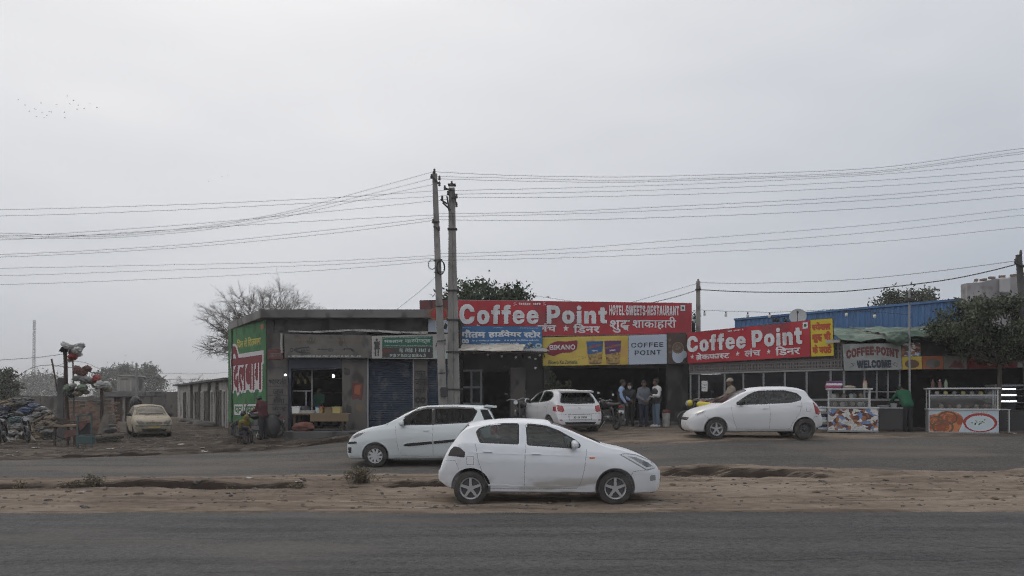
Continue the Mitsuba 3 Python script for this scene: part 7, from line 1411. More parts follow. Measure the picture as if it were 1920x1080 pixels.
wire('thick twisted cable from the slim pole to the pole at the right edge', [(1312, 543, 33), (1450, 548, 31), (1600, 545, 29), (1760, 527, 27), (1904, 496, 24.9)], .017); wire('thin line from the slim pole to the pole at the right edge', [(1310, 530, 33), (1460, 530, 31), (1650, 520, 28.5), (1905, 489, 24.9)], .008)
wire('thick cable falling left from the slim pole behind the large red sign', [(1309, 543, 33), (1265, 557, 32.6), (1210, 570, 32.2)], .013); wire('thin cable falling left from the slim pole', [(1309, 531, 33), (1240, 551, 32.6), (1180, 568, 32.2)], .007)
wire('thin cable from the leafy tree down behind the large red sign', [(985, 553, 36), (1040, 560, 34), (1090, 568, 32)], .007)
wire('dark cable looping across the left yard to the lumber post', [(-60, 725, 40), (30, 706, 36), (65, 688, 34), (98, 684, 32.6), (105, 682, 32.6), (137, 690, 33), (186, 700, 36), (260, 708, 44), (330, 712, 46), (429, 708, 40)], .012); wire('thin line to the top of the dark post in the yard', [(-60, 677, 33), (60, 671, 33), (124, 663, 33)], .010)
wire('thin line crossing behind the water tank', [(98, 690, 33), (160, 680, 42), (205, 694, 50), (300, 700, 52), (430, 697, 60)], .010)

# ------------------------------------------------------------------ trees
mat('m_bark', weather((.06, .05, .042), (.11, .09, .075), 4, 1.2), .95)
mat('m_bark_pale', weather((.085, .075, .065), (.13, .115, .10), 4, 1.2), .95)
def leafmat(key, c): scene[key] = {'type': 'twosided', 'bsdf': {'type': 'principled', 'base_color': c, 'roughness': .6, 'specular': .25}}
def leaf_fn(a, b_, s): return proc(lambda p, n, uv: mix(a, b_, smoothstep(.3, .7, fbm(p.x * s, p.y * s, p.z * s, 3))) * (.7 + .6 * noise(p.x * 17, p.y * 17, p.z * 17)))
leafmat('m_leaf', leaf_fn((.028, .045, .024), (.060, .085, .040), 1.6))
leafmat('m_leaf_mid', leaf_fn((.024, .037, .021), (.090, .110, .066), 3.0))
leafmat('m_leaf_dusty', leaf_fn((.038, .048, .030), (.075, .088, .052), 1.1))
leafmat('m_leaf_far', leaf_fn((.030, .042, .030), (.055, .070, .045), .3))
leafmat('m_drygrass', leaf_fn((.11, .095, .06), (.17, .14, .09), 6))


def leaf_cloud(tips, n, size, rad, seed, droop=.0):
    """Many small leaf blades scattered round the tips."""
    r = np.random.default_rng(seed); P0 = np.array([t[0] for t in tips])
    c = P0[r.integers(0, len(P0), n)] + r.normal(0, 1, (n, 3)) * rad * np.array([1, 1, .7])
    d = r.normal(0, 1, (n, 3)); d[:, 2] -= droop; d /= np.linalg.norm(d, axis=1, keepdims=True)
    s = np.cross(d, r.normal(0, 1, (n, 3))); s /= np.linalg.norm(s, axis=1, keepdims=True)
    L = size * r.uniform(.6, 1.4, (n, 1)); w = L * .42
    v = np.stack([c - d * L * .5, c + s * w * .5, c + d * L * .5, c - s * w * .5], 1).reshape(-1, 3)
    i = np.arange(n)[:, None] * 4
    return v, np.vstack([i + [0, 1, 2], i + [0, 2, 3]])


def ball_tips(c, rad, n, seed, shell=.55, flat=None, lobe=.56):
    """Clump centres spread through a lobed crown."""
    r = np.random.default_rng(seed); d = r.normal(0, 1, (n, 3)); d /= np.linalg.norm(d, axis=1, keepdims=True)
    lob = 1 - lobe * .5 + lobe * meshkit.fbm(d * 1.9 + seed, 3)
    q = np.asarray(c) + d * (np.asarray(rad) * (shell + (1 - shell) * r.random((n, 1)) ** .6)) * lob[:, None]
    if flat is not None: q = q[q[:, 2] > flat]
    return [(x, None) for x in q]


def broad_tree(label, px, base_y, Y, cpx, cpy, rx, rz, nleaf, size, leaf, seed, clumps=60, bark='m_bark', clump_r=.3, ry=None, r0=.16, group=None, lobe=.56):
    c = at(cpx, cpy, Y); R_ = np.array([rx / F * Y, (ry or rx) / F * Y, rz / F * Y])
    k = thing('tree', label, 'tree', group)
    base = np.array([xt(px, Y), Y, gz(xt(px, Y), min(Y, 60)) - .2]); tips = ball_tips(c, R_, clumps, seed, lobe=lobe)
    b = MB(); fork = base + (c - base) * .55; fork[2] = min(c[2] - R_[2] * .55, fork[2] + .5)
    b.tube([base, base + (fork - base) * .5 + rng.normal(0, .05, 3), fork], [r0, r0 * .8, r0 * .7], 8)
    for t, _ in tips[::3]:
        m_ = (fork + t) / 2 + rng.normal(0, .08, 3) * R_ - [0, 0, .1 * R_[2]]; b.tube([fork, m_, t], [r0 * .4, r0 * .22, r0 * .06], 4, caps=False)
    part(k, 'trunk', b.get(), bark, True); part(k, 'crown', leaf_cloud(tips, nleaf, size, np.array([clump_r] * 3) * R_.mean(), seed + 1), leaf)
    return k


def bare_tree(label, px, cpx, cpy, Y, rx, rz, zb, seed, limbs=34, twigs=11, r0=.17, name='tree'):
    """A leafless crown: limbs bend out from the fork to an ellipsoid, each carrying fine twigs that point outwards."""
    r = np.random.default_rng(seed); c = at(cpx, cpy, Y); Rr = np.array([rx, rx, rz]) / F * Y; base = np.array([xt(px, Y), Y, zb]); fork = np.array([base[0] * .7 + c[0] * .3, Y, c[2] - Rr[2] * .85]); b, tw = MB(), MB()
    b.tube([base, (base + fork) / 2 + r.normal(0, .06, 3), fork], [r0, r0 * .85, r0 * .75], 8)
    for i in range(limbs):
        a_ = i * 2.39996; z_ = -.42 + 1.38 * (i + .5) / limbs; d = np.array([math.cos(a_) * math.sqrt(max(.05, 1 - z_ * z_)), math.sin(a_) * math.sqrt(max(.05, 1 - z_ * z_)), z_]) + r.normal(0, .08, 3); d /= np.linalg.norm(d); e = c + d * Rr * r.uniform(.72, .95); m1 = fork + (e - fork) * .35 + [0, 0, .16 * Rr[2]] + r.normal(0, .05, 3) * Rr; m2 = fork + (e - fork) * .7 + [0, 0, .12 * Rr[2]] + r.normal(0, .05, 3) * Rr
        p = np.array([fork, m1, m2, e]); b.tube(PchipInterpolator([0, .35, .7, 1], p)(np.linspace(0, 1, 8)), np.linspace(r0 * .27, r0 * .06, 8), 5, caps=False)
        for j in range(twigs):
            t = r.uniform(.3, 1); q = PchipInterpolator([0, .35, .7, 1], p)(t); o = (q - c) / np.linalg.norm(q - c) * .8 + r.normal(0, .55, 3); o[2] += .25; o /= np.linalg.norm(o); L = r.uniform(.10, .26) * Rr.mean() * 1.25; k_ = q + o * L * .5 + r.normal(0, .04, 3) * L
            tw.tube([q, k_, q + o * L + r.normal(0, .1, 3) * L], [r0 * .09, r0 * .065, r0 * .04], 3, caps=False)
            for h in range(4): o2 = o + r.normal(0, .5, 3); o2 /= np.linalg.norm(o2); s0 = q + (k_ - q) * r.uniform(.3, 1); tw.tube([s0, s0 + o2 * L * .35, s0 + o2 * L * .7 + r.normal(0, .08, 3) * L], [r0 * .058, r0 * .045, r0 * .03], 3, caps=False)
    k = thing(name, label, name); part(k, 'trunk', b.get(), 'm_bark_pale'); part(k, 'twigs', tw.get(), 'm_bark_pale', kind='stuff')


bare_tree('large bare winter tree standing behind the green painted shop', 492, 496, 624, 46, 116, 98, .3, 4, 64, 19)
broad_tree('dark leafy tree showing above the left half of the large red sign', 915, 600, 37, 915, 566, 82, 33, 7500, .19, 'm_leaf', 21, 70, clump_r=.16, r0=.14)
broad_tree('green tree with drooping feathery leaves at the right before the whitewashed wall', 1868, 760, 25.6, 1880, 620, 120, 58, 30000, .115, 'm_leaf_mid', 38, 150, clump_r=.10, ry=85, r0=.09, lobe=.8)
broad_tree('dull bushy tree top above the blue shed roof', 1700, 600, 60, 1703, 566, 52, 19, 4000, .26, 'm_leaf_dusty', 41, 40, clump_r=.2)
broad_tree('thin weed like tree between the two red signs behind the slim pole', 1302, 640, 36, 1303, 612, 6, 24, 500, .10, 'm_leaf_dusty', 47, 16, clump_r=.3, r0=.05)
broad_tree('dark scrubby tree at the left edge of the picture', 5, 745, 66, 4, 722, 30, 34, 2600, .30, 'm_leaf_dusty', 51, 40, clump_r=.2)
broad_tree('pale hazy clump of far trees behind the tall mast', 70, 745, 300, 72, 732, 48, 32, 7000, 1.0, 'm_leaf_far', 55, 60, clump_r=.2, r0=.5)
broad_tree('pale hazy broad tree behind the water tank, its left half', 226, 745, 210, 224, 724, 40, 37, 7000, .8, 'm_leaf_far', 57, 60, clump_r=.18, r0=.4)
broad_tree('pale hazy round tree behind the thin grey pole right of the water tank', 275, 745, 210, 274, 726, 34, 36, 6000, .8, 'm_leaf_far', 58, 60, clump_r=.18, r0=.4)
broad_tree('low faint strip of far trees left of the yard posts', 150, 748, 640, 150, 744, 60, 14, 2500, 1.2, 'm_leaf_far', 60, 40, clump_r=.25, r0=.4)
broad_tree('low faint far trees over the compound wall', 350, 748, 640, 355, 742, 60, 12, 2500, 1.2, 'm_leaf_far', 61, 40, clump_r=.25, r0=.4)
bare_tree('bare straggling shrub over the roofs of the low sheds', 356, 358, 722, 70, 40, 20, .3, 9, 14, 7, .13, 'shrub')
def tuft(label, px, py, Y, h, w, n, seed, mt='m_drygrass', cat='weed', name='weed'):
    r = np.random.default_rng(seed); x = xt(px, Y); b = MB(); z = gtop(x, Y)
    for _ in range(n):
        a = r.uniform(0, 2 * np.pi); s = r.uniform(.1, 1) * w; p = np.array([x + r.normal(0, w * .3), Y + r.normal(0, w * .2), z - .02]); hh_ = h * r.uniform(.4, 1)
        b.tube([p, p + [.4 * s * math.cos(a), .4 * s * math.sin(a), hh_ * .6], p + [s * math.cos(a), s * math.sin(a), hh_]], [.006, .004, .002], 3, caps=False)
    k = thing(name, label, cat); part(k, 'stems', b.get(), 'm_bark'); c = [(np.array([x + r.normal(0, w * .45), Y + r.normal(0, w * .3), z + h * r.uniform(.15, .9)]), None) for _ in range(24)]
    part(k, 'leaves', leaf_cloud(c, int(n * 5), .05, np.array([.05] * 3), seed), mt)
tuft('dry grey bush on the broken edge left of the front car', 676, 900, 16.7, .34, .30, 130, 3, name='bush', cat='bush')
tuft('tall thin weeds on the median toward the left', 176, 915, 16.2, .34, .18, 60, 4); tuft('low dry weed clump left of the tall weeds on the median', 148, 918, 16.1, .16, .26, 60, 5)
for j, px in enumerate((40, 232, 430, 560)): tuft(f'small dry weed tuft on the broken edge, {("leftmost", "second", "third", "rightmost")[j]} of four', px, 915, 16.2, .10, .14, 26, 30 + j)
tuft('grassy weeds by the fallen log in the yard', 205, 826, 31, .30, .5, 90, 41, 'm_leaf_dusty')

# ------------------------------------------------------------------ the yard on the left
mst = thing('lattice_mast', 'tall hazy lattice mast far off at the left', 'mast'); YM = 300
b = MB(); zb_ = 0
legs = [(xt(60.6, YM), YM), (xt(65.0, YM), YM), (xt(62.8, YM), YM + .8)]; topm = [(xt(62.4, YM), YM), (xt(65.2, YM), YM), (xt(63.8, YM), YM + .8)]
for (l, t_) in zip(legs, topm): b.bar([*l, 0], [*t_, zt(600, YM)], .17)
zz = np.linspace(0, zt(602, YM), 26)
for i, z in enumerate(zz[:-1]):
    q = [np.array([l[0] + (t_[0] - l[0]) * z / zz[-1], l[1], z]) for l, t_ in zip(legs, topm)]; q2 = [np.array([l[0] + (t_[0] - l[0]) * zz[i + 1] / zz[-1], l[1], zz[i + 1]]) for l, t_ in zip(legs, topm)]
    for a_, c_ in ((0, 1), (1, 2), (2, 0)): b.bar(q[a_], q[c_], .08); b.bar(q[a_], q2[c_], .07)
part(mst, 'lattice', b.get(), 'm_greypaint')
cw = thing('compound_wall', 'long low plastered compound wall closing the yard at the back', 'wall')
xr_ = [xt(p, 66) for p in (-400, 20, 110, 200, 271, 338)]
ztp = [zt(p, 66) for p in (741, 741, 743, 744, 735, 735)]
q = Polygon([(xr_[0], -.2)] + list(zip(xr_, ztp)) + [(xr_[-1], -.2)]); v, f = extrude(q, .25); part(cw, 'wall', move((v, f), frame((1, 0, 0), (0, 0, 1), (0, -1, 0), (0, 66.25, 0))), 'm_oldwall')
for p in np.arange(-60, 340, 33): part(cw, 'pier', rbox(xt(p, 66) - .18, xt(p, 66) + .18, 65.9, 66.0 - .003, -.1, zt(742, 66), 0), 'm_oldwall')
sh = thing('shed_row', 'row of low dilapidated plastered sheds with dark doorways', 'shed')
p0, p1 = np.array([xt(432, 42), 42.0]), np.array([xt(333, 62.6), 62.6]); dd_ = p1 - p0; LS = np.linalg.norm(dd_); dd_ /= LS; nn = np.array([-dd_[1], dd_[0]]); nn = nn if nn @ (-p0) > 0 else -nn
def shed_pt(s, z, o=0): q = p0 + dd_ * s + nn * o; return np.array([q[0], q[1], z])
doors = [(1.2, 2.0), (2.9, 3.6), (5.5, 6.3), (8.2, 8.9), (9.6, 10.3), (12.4, 13.1), (15.2, 15.9), (18.4, 19.2)]
hw_ = sbox(0, 0, LS, 2.55)
for a_, c_ in doors: hw_ = hw_.difference(sbox(a_, -.1, c_, 1.95))
for s_ in (4.4, 7.2, 11.3, 14.2): hw_ = hw_.difference(sbox(s_, 1.5, s_ + .5, 1.85))
v, f = extrude(hw_, .22, -.22); Ms = frame([*dd_, 0], (0, 0, 1), [*nn, 0], [*p0, .30]); part(sh, 'front_wall', move((v, f), Ms), 'm_plaster')
bx0, bx1 = shed_pt(0, 0, -3.5), shed_pt(LS, 0, -3.5)
part(sh, 'back_wall', extrude(Polygon([bx0[:2], bx1[:2], shed_pt(LS, 0, -3.7)[:2], shed_pt(0, 0, -3.7)[:2]]), 2.4, .2), 'm_darkwall')
v, f = extrude(sbox(-.3, -3.9, LS + .2, .35), .12); part(sh, 'roof', move((v, f), frame([*dd_, 0], [*nn, 0], (0, 0, 1), [*p0, 2.853])), 'm_concrete_dark')
for a_, c_ in doors:
    b = MB()
    for e in (a_ - .07, c_ + .07): b.bar(shed_pt(e, .3, .03), shed_pt(e, 2.3, .03), .10, .08, (0, 0, 1))
    b.bar(shed_pt(a_ - .1, 2.31, .03), shed_pt(c_ + .1, 2.31, .03), .09); part(sh, 'door_frame', b.get(), 'm_offwhite' if int(a_) % 2 else 'm_oldwall')
for s_ in (3.9, 6.8, 10.9, 14.8): part(sh, 'buttress', rbox(0, .25, 0, .18, .25, 2.8) if 0 else move(rbox(-.14, .14, 0, .16, 0, 2.5, .01), frame([*dd_, 0], [*nn, 0], (0, 0, 1), shed_pt(s_, .3, .003))), 'm_oldwall')
for j, s_ in enumerate((2.4, 4.6, 6.9, 10.9)): put(thing('rubble_block', f'low lump of broken masonry before the shed doors, {("first", "second", "third", "fourth")[j]} from the green wall', 'rubble'), blob(shed_pt(s_, .42, .8), (.55, .35, .22), j, .3), 'm_oldwall')
ph = thing('pump_house', 'small flat roofed shelter with dark doors behind the dusty car', 'building'); YB = 54
b = MB()
for a_, c_ in ((196, 214), (229.5, 234), (247, 271)): b.box(xt(a_, YB), xt(c_, YB), YB, YB + .3, .1, zt(744, YB))
b.box(xt(196, YB), xt(271, YB), YB + 3, YB + 3.2, .1, zt(744, YB)); b.box(xt(196, YB), xt(197.5, YB), YB + .31, YB + 3, .1, zt(744, YB)); b.box(xt(269.5, YB), xt(271, YB), YB + .31, YB + 3, .1, zt(744, YB))
part(ph, 'wall', b.get(), 'm_plaster'); part(ph, 'roof', rbox(xt(193, YB), xt(272, YB), YB - .4, YB + 3.4, zt(743.8, YB), zt(734, YB), .02), 'm_concrete')
for a_, c_ in ((214.5, 229), (234.5, 246.5)): part(ph, 'door', rbox(xt(a_, YB), xt(c_, YB), YB + .12, YB + .17, .2, zt(746, YB), .01), 'm_wood_dark')
wt = thing('water_tank', 'boxy white water tank standing on the shelter roof', 'tank'); zr_ = zt(734, YB) + .002
part(wt, 'body', rbox(xt(212.5, YB), xt(243, YB), YB + .5, YB + 2.2, zr_ + .0, zt(705.5, YB), .05), 'm_plaster'); part(wt, 'lid', rbox(xt(211.5, YB), xt(244, YB), YB + .45, YB + 2.25, zt(705.4, YB), zt(703.5, YB), .02), 'm_offwhite'); part(wt, 'slot', rbox(xt(219, YB), xt(233, YB), YB + .485, YB + .498, zt(711.5, YB), zt(709.5, YB)), 'm_dark')
for p in (217, 228, 239): part(wt, 'rib', rbox(xt(p, YB) - .03, xt(p, YB) + .03, YB + .47, YB + .499, zr_ + .02, zt(713, YB)), 'm_offwhite')
kk = thing('steel_pole', 'thin grey pole standing beside the water tank', 'pole'); b = MB(); b.tube([[xt(257.5, 52), 52, .2], at(255.8, 681, 52)], [.09, .07], 8); part(kk, 'post', b.get(), 'm_pole', True); part(kk, 'cap', rbox(xt(255, 52), xt(257, 52), 51.95, 52.05, zt(682, 52), zt(680.5, 52)), 'm_dark')
# low brick wall with its ragged end
YW = 38.0
lw = thing('brick_wall', 'low unplastered brick wall behind the posts with a ragged right end', 'wall')
part(lw, 'wall', rbox(xt(128, YW), xt(203, YW), YW, YW + .25, -.1, zt(752, YW), .01), 'm_brick', label='mortar core of the low wall')
nb_ = 0
for j in range(22):
    z = .05 + j * .076
    x = xt(128, YW) + (j % 2) * .115
    end = xt(203, YW) + .32 * R.random() + .1
    while x < end:
        if (j > 18 or x > xt(196, YW)) or R.random() < .42:
            part(lw, 'brick', rbox(x, x + .215, YW - .012 - R.uniform(0, .012), YW + .1, z, z + .066), 'm_brick' if R.random() < .75 else 'm_oldwall'); nb_ += 1
        x += .23
part(lw, 'coping', rbox(xt(128, YW), xt(206, YW), YW - .04, YW + .29, zt(751.9, YW), zt(750, YW), .01), 'm_concrete')
def post(label, px0, py0, px1, py1, Y, w, mt, name='post', d=1.0, seed=0):
    r = np.random.default_rng(seed + 5); a_, c_ = at(px0, py0, Y), at(px1, py1, Y); b = MB(); n = 7; pts = np.linspace(a_, c_, n) + r.normal(0, w * .06, (n, 3)) * [1, 1, 0]
    b.tube(pts, np.linspace(w * .55, w * .45, n) * r.uniform(.92, 1.08, n), 7); k = thing(name, label, 'post'); put(k, b.get(), mt, 40); return k
YQ = 33.0
k = thing('stone_slab', 'upright dark grey stone slab standing beside the tall post', 'slab'); put(k, rbox(xt(107, YQ), xt(119, YQ), YQ, YQ + .16, -.1, zt(708, YQ), .02), 'm_concrete_dark')
post('tall dark red brown wooden post carrying the highest bundle of bags', 127, 832, 121.5, 660, YQ - .3, .17, 'm_wood_dark', seed=1)
post('thin crooked post leaning at the left of the stone slab', 108, 735, 97, 673, YQ + .2, .07, 'm_wood_dark', seed=2)
post('thin grey stake between the two tall bundles', 139, 830, 136.5, 664, YQ - .6, .07, 'm_bark_pale', seed=3)
post('short dark wooden post carrying the bundle with the red ball', 192, 828, 190.5, 728, YQ - .4, .13, 'm_wood_dark', seed=4)
mat('m_bagwhite', weather((.36, .36, .35), (.52, .52, .51), 4, 4), .5); mat('m_baggrey', weather((.17, .17, .165), (.28, .275, .265), 4, 4), .6); mat('m_bagtan', weather((.22, .185, .14), (.33, .28, .22), 4, 4), .6); mat('m_bagred', (.24, .03, .025), .5); mat('m_bagrust', weather((.085, .04, .035), (.14, .065, .055), 4, 4), .6); mat('m_baggreen', (.16, .20, .15), .6)
def bundle(label, Y, lumps):
    k = thing('bag_bundle', label, 'bundle')
    for j, (px, py, rx, ry, ang, mt) in enumerate(lumps):
        v, f = blob((0, 0, 0), (rx / F * Y * 1.1, .16 + .04 * (j % 3), ry / F * Y * 1.1), j * 3 + int(px), .55, 2.3, 3); a_ = math.radians(ang)
        part(k, 'bag', move((v, f), frame((math.cos(a_), 0, math.sin(a_)), (0, 1, 0), (-math.sin(a_), 0, math.cos(a_)), at(px, py, Y) + [0, (j % 4 - 1.5) * .12, 0])), mt, True)
    b = MB(); c = at(lumps[0][0], lumps[0][1], Y)
    for (px, py, *_q) in lumps[1:]: b.tube([c, at(px, py, Y)], .008, 3)
    part(k, 'string', b.get(), 'm_bark_pale')
W, G, TN, RD, RU, GR, BK = 'm_bagwhite', 'm_baggrey', 'm_bagtan', 'm_bagred', 'm_bagrust', 'm_baggreen', 'm_black'
bundle('highest bundle of puffed white and grey bags on the tall post', YQ - .35, [(128, 648, 8, 5, -25, W), (136, 652, 9, 5, -10, G), (147, 649, 8, 5, 15, W), (133, 659, 8, 4.5, 20, G), (149, 657, 8, 5, 15, W), (122, 656, 6, 4, 35, BK), (144, 664, 7, 4.5, 0, W), (131, 670, 5, 5, 60, G), (141, 669, 6, 5, 0, RD), (133, 675, 4, 3, 20, TN)])
bundle('middle bundle of rust red bags on the thin grey stake', YQ - .6, [(149, 694, 6, 7, 10, RU), (157, 698, 6, 7, -15, RU), (162, 691, 6, 5, -30, RU), (146, 700, 5, 5, 0, TN), (150, 709, 8, 4, 15, G), (160, 711, 8, 6, -25, G), (166, 714, 4, 5, 20, TN), (154, 716, 7, 4, 0, W)])
bundle('lowest bundle of pale green and tan bags beneath the rust red one', YQ - .7, [(131, 728, 6, 6, 20, GR), (138, 723, 5, 4, 0, W), (141, 735, 5, 8, 70, BK), (150, 729, 8, 8, 5, TN), (160, 727, 6, 6, -20, GR), (147, 738, 7, 4, 0, TN), (129, 735, 5, 4, -30, G), (157, 735, 4, 4, 0, TN), (138, 741, 4, 4, 0, BK)])
bundle('bundle of pale bags topped by a bright red ball on the short post', YQ - .45, [(186, 711, 6, 6, 0, RD), (183, 706, 5, 3, 0, RD), (178, 718, 6, 6, 20, TN), (180, 725, 6, 4, 0, RU), (191, 721, 7, 7, -10, W), (200, 722, 6, 6, 30, W), (203, 729, 5, 5, 0, TN), (195, 730, 5, 4, -20, TN), (176, 713, 4, 4, 0, G)])
# teal stand
YS = 27.2
k = thing('display_stand', 'weathered teal metal stand with a torn red sheet by the road', 'stand')
b = MB()
for p in (146, 171.5): b.bar(at(p, 780, YS), on(p, YS, -.05), .04)
for p in (145, 160): b.bar(at(p, 790, YS + .5), on(p, YS + .5, -.05), .035)
b.bar(at(144, 780, YS), at(172.5, 779, YS), .04); b.bar(at(146, 816, YS), at(172, 815, YS), .035); part(k, 'frame', b.get(), 'm_teal')
part(k, 'tray', rbox(xt(143.5, YS), xt(173, YS), YS - .03, YS + .22, zt(832, YS), zt(818, YS), .01), 'm_teal'); P = panel_px([(146, 791), (164, 788), (163, 795), (149, 809)], YS - .02)
part(k, 'torn_sheet', P.slab(z0=-.006), 'm_bagrust'); P = panel_px([(147, 795), (170, 792), (171, 815), (148, 816)], YS + .05); part(k, 'back_sheet', P.slab(), 'm_black')
k = thing('handcart', 'dark low wooden cart loaded with planks beside the stone slab', 'cart'); YC = 28.5
part(k, 'bed', rbox(xt(99, YC), xt(141, YC), YC, YC + 1.0, zt(801, YC), zt(797, YC), .01), 'm_wood', None)
for p in (101, 138):
    for e in (.06, .9): part(k, 'leg', rbox(xt(p, YC) - .03, xt(p, YC) + .03, YC + e - .03, YC + e + .03, gz(xt(p, YC), YC) - .05, zt(801, YC) - .002), 'm_wood_dark')
for j, (p, q, y_, w) in enumerate(((104, 134, 793, .08), (108, 140, 789, .07), (102, 126, 785, .09))): b = MB(); b.bar(at(p, y_, YC + .3 + .1 * j), at(q, y_ + 1, YC + .5), w, .06); part(k, 'plank', b.get(), 'm_wood_dark')
a = np.linspace(0, 2 * np.pi, 25); cc = at(117, 809, YC + .08); part(k, 'wheel', tube(np.stack([cc[0] + .24 * np.cos(a), cc[1] + 0 * a, cc[2] + .24 * np.sin(a)], 1), .025, 6), 'm_black', True)
put(thing('broken_board', 'small orange red broken board leaning by the cart', 'board'), move(rbox(-.28, .28, -.02, .02, -.12, .12, .005), frame((.96, 0, .25), (0, 1, 0), (-.25, 0, .96), at(134, 812, 28.2))), 'm_bagrust')
lg_ = thing('log', 'thick weathered log leaning against the short post', 'log'); put(lg_, tube([at(191, 819, 31.6), at(196, 800, 31.9), at(201, 779, 32.2)], [.19, .17, .15], 9), 'm_bark_pale', 40)
put(thing('log', 'pale log lying on the ground before the brick wall', 'log'), tube([at(180, 822, 31.0), at(205, 819, 31.2), at(232, 817, 31.4)], [.11, .12, .10], 8), 'm_bark_pale', 40)
for j in range(26):
    px, py = 182 + R.uniform(0, 34), 0; Yq = 32.2 + R.uniform(-.8, 1.4); lvl = R.choice((0, 0, 1, 1, 2, 3)) if px > 198 else 0
    p = on(px, Yq); s = R.uniform(.14, .3); put(thing('building_stone', 'rough grey building stones heaped at the end of the brick wall', 'stone', 'stones at the wall end'), blob(p + [0, 0, .08 + lvl * .2], (s, s * .8, s * .45), j, .25), ('m_oldwall', 'm_brick', 'm_concrete_dark')[j % 3])
put(thing('dark_bundle', 'black rounded bundle behind the dusty car roof', 'bundle'), blob(at(255, 757, 45), (.32, .3, .42), 3, .15, 1, 3), 'm_black', True)  # dark rounded shape behind the car, modelled as a plain bundle
# scrap heap
heap = thing('scrap_heap', 'long heap of mixed rags and scrap behind the dark motorcycle at the left', 'scrap', kind='stuff'); b = MB()
r = np.random.default_rng(77); colors = ['m_baggrey', 'm_bagwhite', 'm_bagtan', 'm_blue', 'm_navy', 'm_teal', 'm_bagrust', 'm_brown', 'm_black', 'm_offwhite']
hz = lambda px: np.interp(px, [-60, 0, 20, 50, 75, 92, 104], [1.0, 1.3, 1.6, 1.6, 1.15, .6, .1])
for i in range(1500):
    px = r.uniform(-60, 104); t = r.random() ** .8; Y = 33.2 + 2.6 * t + r.uniform(-.3, .3); h = hz(px) * t * r.uniform(.75, 1.0)
    p = on(px, Y, h); s = r.uniform(.04, .15); v, f = rbox(-s * 1.6, s * 1.6, -s, s, -s * .35, s * .35, s * .12); q = trimesh.transformations.random_rotation_matrix(r.random(3)); b.add(v @ (q[:3, :3] @ np.diag([1, 1, 1])).T * [1, 1, .7] + p, f)
mat('m_scrap', proc(lambda p, n, uv: (lambda c: mix(mix(mix(mix((.035, .033, .031), (.09, .085, .08), smoothstep(.2, .25, c[2])), (.05, .08, .15), smoothstep(.55, .56, c[2])), (.20, .16, .11), smoothstep(.68, .69, c[2])), (.30, .29, .28), smoothstep(.88, .89, c[2])))(voronoi(p.x * 2.6 + p.y, p.z * 3.4 - p.y * .7))), .85)
put(heap, b.get(), 'm_scrap')
mound = grid(np.linspace(xt(-80, 35), xt(108, 35), 60), np.linspace(33.0, 38, 30), lambda x, y: zbase(x, y) - .1 + np.maximum(0, hz(960 + x / 35 * F)) * .92 * np.clip((y - 33) / 2.2, 0, 1) * np.clip((38 - y) / 1.5, 0, 1) + _n2(x, y, 1.5, 4, 3) * .25)
put(thing('scrap_mound', 'earth and rag core of the scrap heap', 'scrap', kind='stuff'), mound, 'm_scrap', True)
mat('m_sackpale', weather((.06, .06, .058), (.20, .195, .19), 6, 6), .8); mat('m_sackgrey', weather((.06, .06, .06), (.14, .135, .13), 5, 5), .8); mat('m_sacktan', weather((.09, .075, .055), (.20, .165, .12), 5, 5), .8); mat('m_sackblue', (.025, .045, .10), .6)
SK = [(30, 742, .42, .20, W), (52, 741, .4, .16, G), (44, 748, .5, .22, G), (20, 752, .36, .2, TN), (62, 754, .45, .2, 'm_blue'), (48, 762, .55, .26, 'm_blue'), (76, 760, .4, .18, G), (88, 766, .35, .2, W), (12, 758, .4, .22, 'm_navy'), (33, 768, .42, .2, W), (28, 780, .4, .25, 'm_palegreen'), (70, 772, .4, .2, G), (96, 776, .4, .22, TN), (85, 786, .45, .24, TN), (100, 790, .3, .2, 'm_gold'), (36, 792, .5, .24, W), (78, 796, .4, .22, G), (22, 804, .5, .2, W), (48, 806, .45, .16, W), (90, 802, .42, .2, G), (4, 770, .45, .3, 'm_navy'), (8, 746, .5, .1, 'm_wood')]
SEEN = {}
for j, (px, py, rx, rz, mt) in enumerate(sorted(SK)):
    Y = 33.2 + (812 - py) / 70 * 2.3 - .25
    tone = {W: 'white', G: 'grey', TN: 'tan', 'm_blue': 'blue', 'm_navy': 'dark navy', 'm_palegreen': 'pale green', 'm_gold': 'mustard', 'm_wood': 'brown'}[mt]
    lab = f'{tone} sack on the heap, at the {"top" if py < 756 else "middle" if py < 782 else "foot"} of its {"left" if px < 33 else "middle" if px < 66 else "right"} part'; SEEN[lab] = SEEN.get(lab, 0) + 1
    py += 8
    put(thing('scrap_sack', lab + ('' if SEEN[lab] == 1 else f', {("", "", "second", "third")[SEEN[lab]]}'), 'sack'), blob(at(px, py, Y), (rx * .62, .25, rz * .6), j, .5, 2.2, 2), {W: 'm_sackpale', G: 'm_sackgrey', TN: 'm_sacktan', 'm_blue': 'm_sackblue', 'm_palegreen': 'm_teal', 'm_gold': 'm_sacktan'}.get(mt, mt))
for j, (p0_, p1_) in enumerate((((-5, 758), (22, 748)), ((60, 792), (104, 768)), ((66, 800), (100, 782)), ((10, 812), (44, 800)))): b = MB(); b.bar(at(*p0_, 33.1), at(*p1_, 33.6), .10, .04); put(thing('plank', f'{("weathered plank at the far left of the heap", "upper slanting plank against the heap", "lower slanting plank against the heap", "plank at the foot of the heap behind the motorcycle")[j]}', 'plank'), b.get(), 'm_wood')
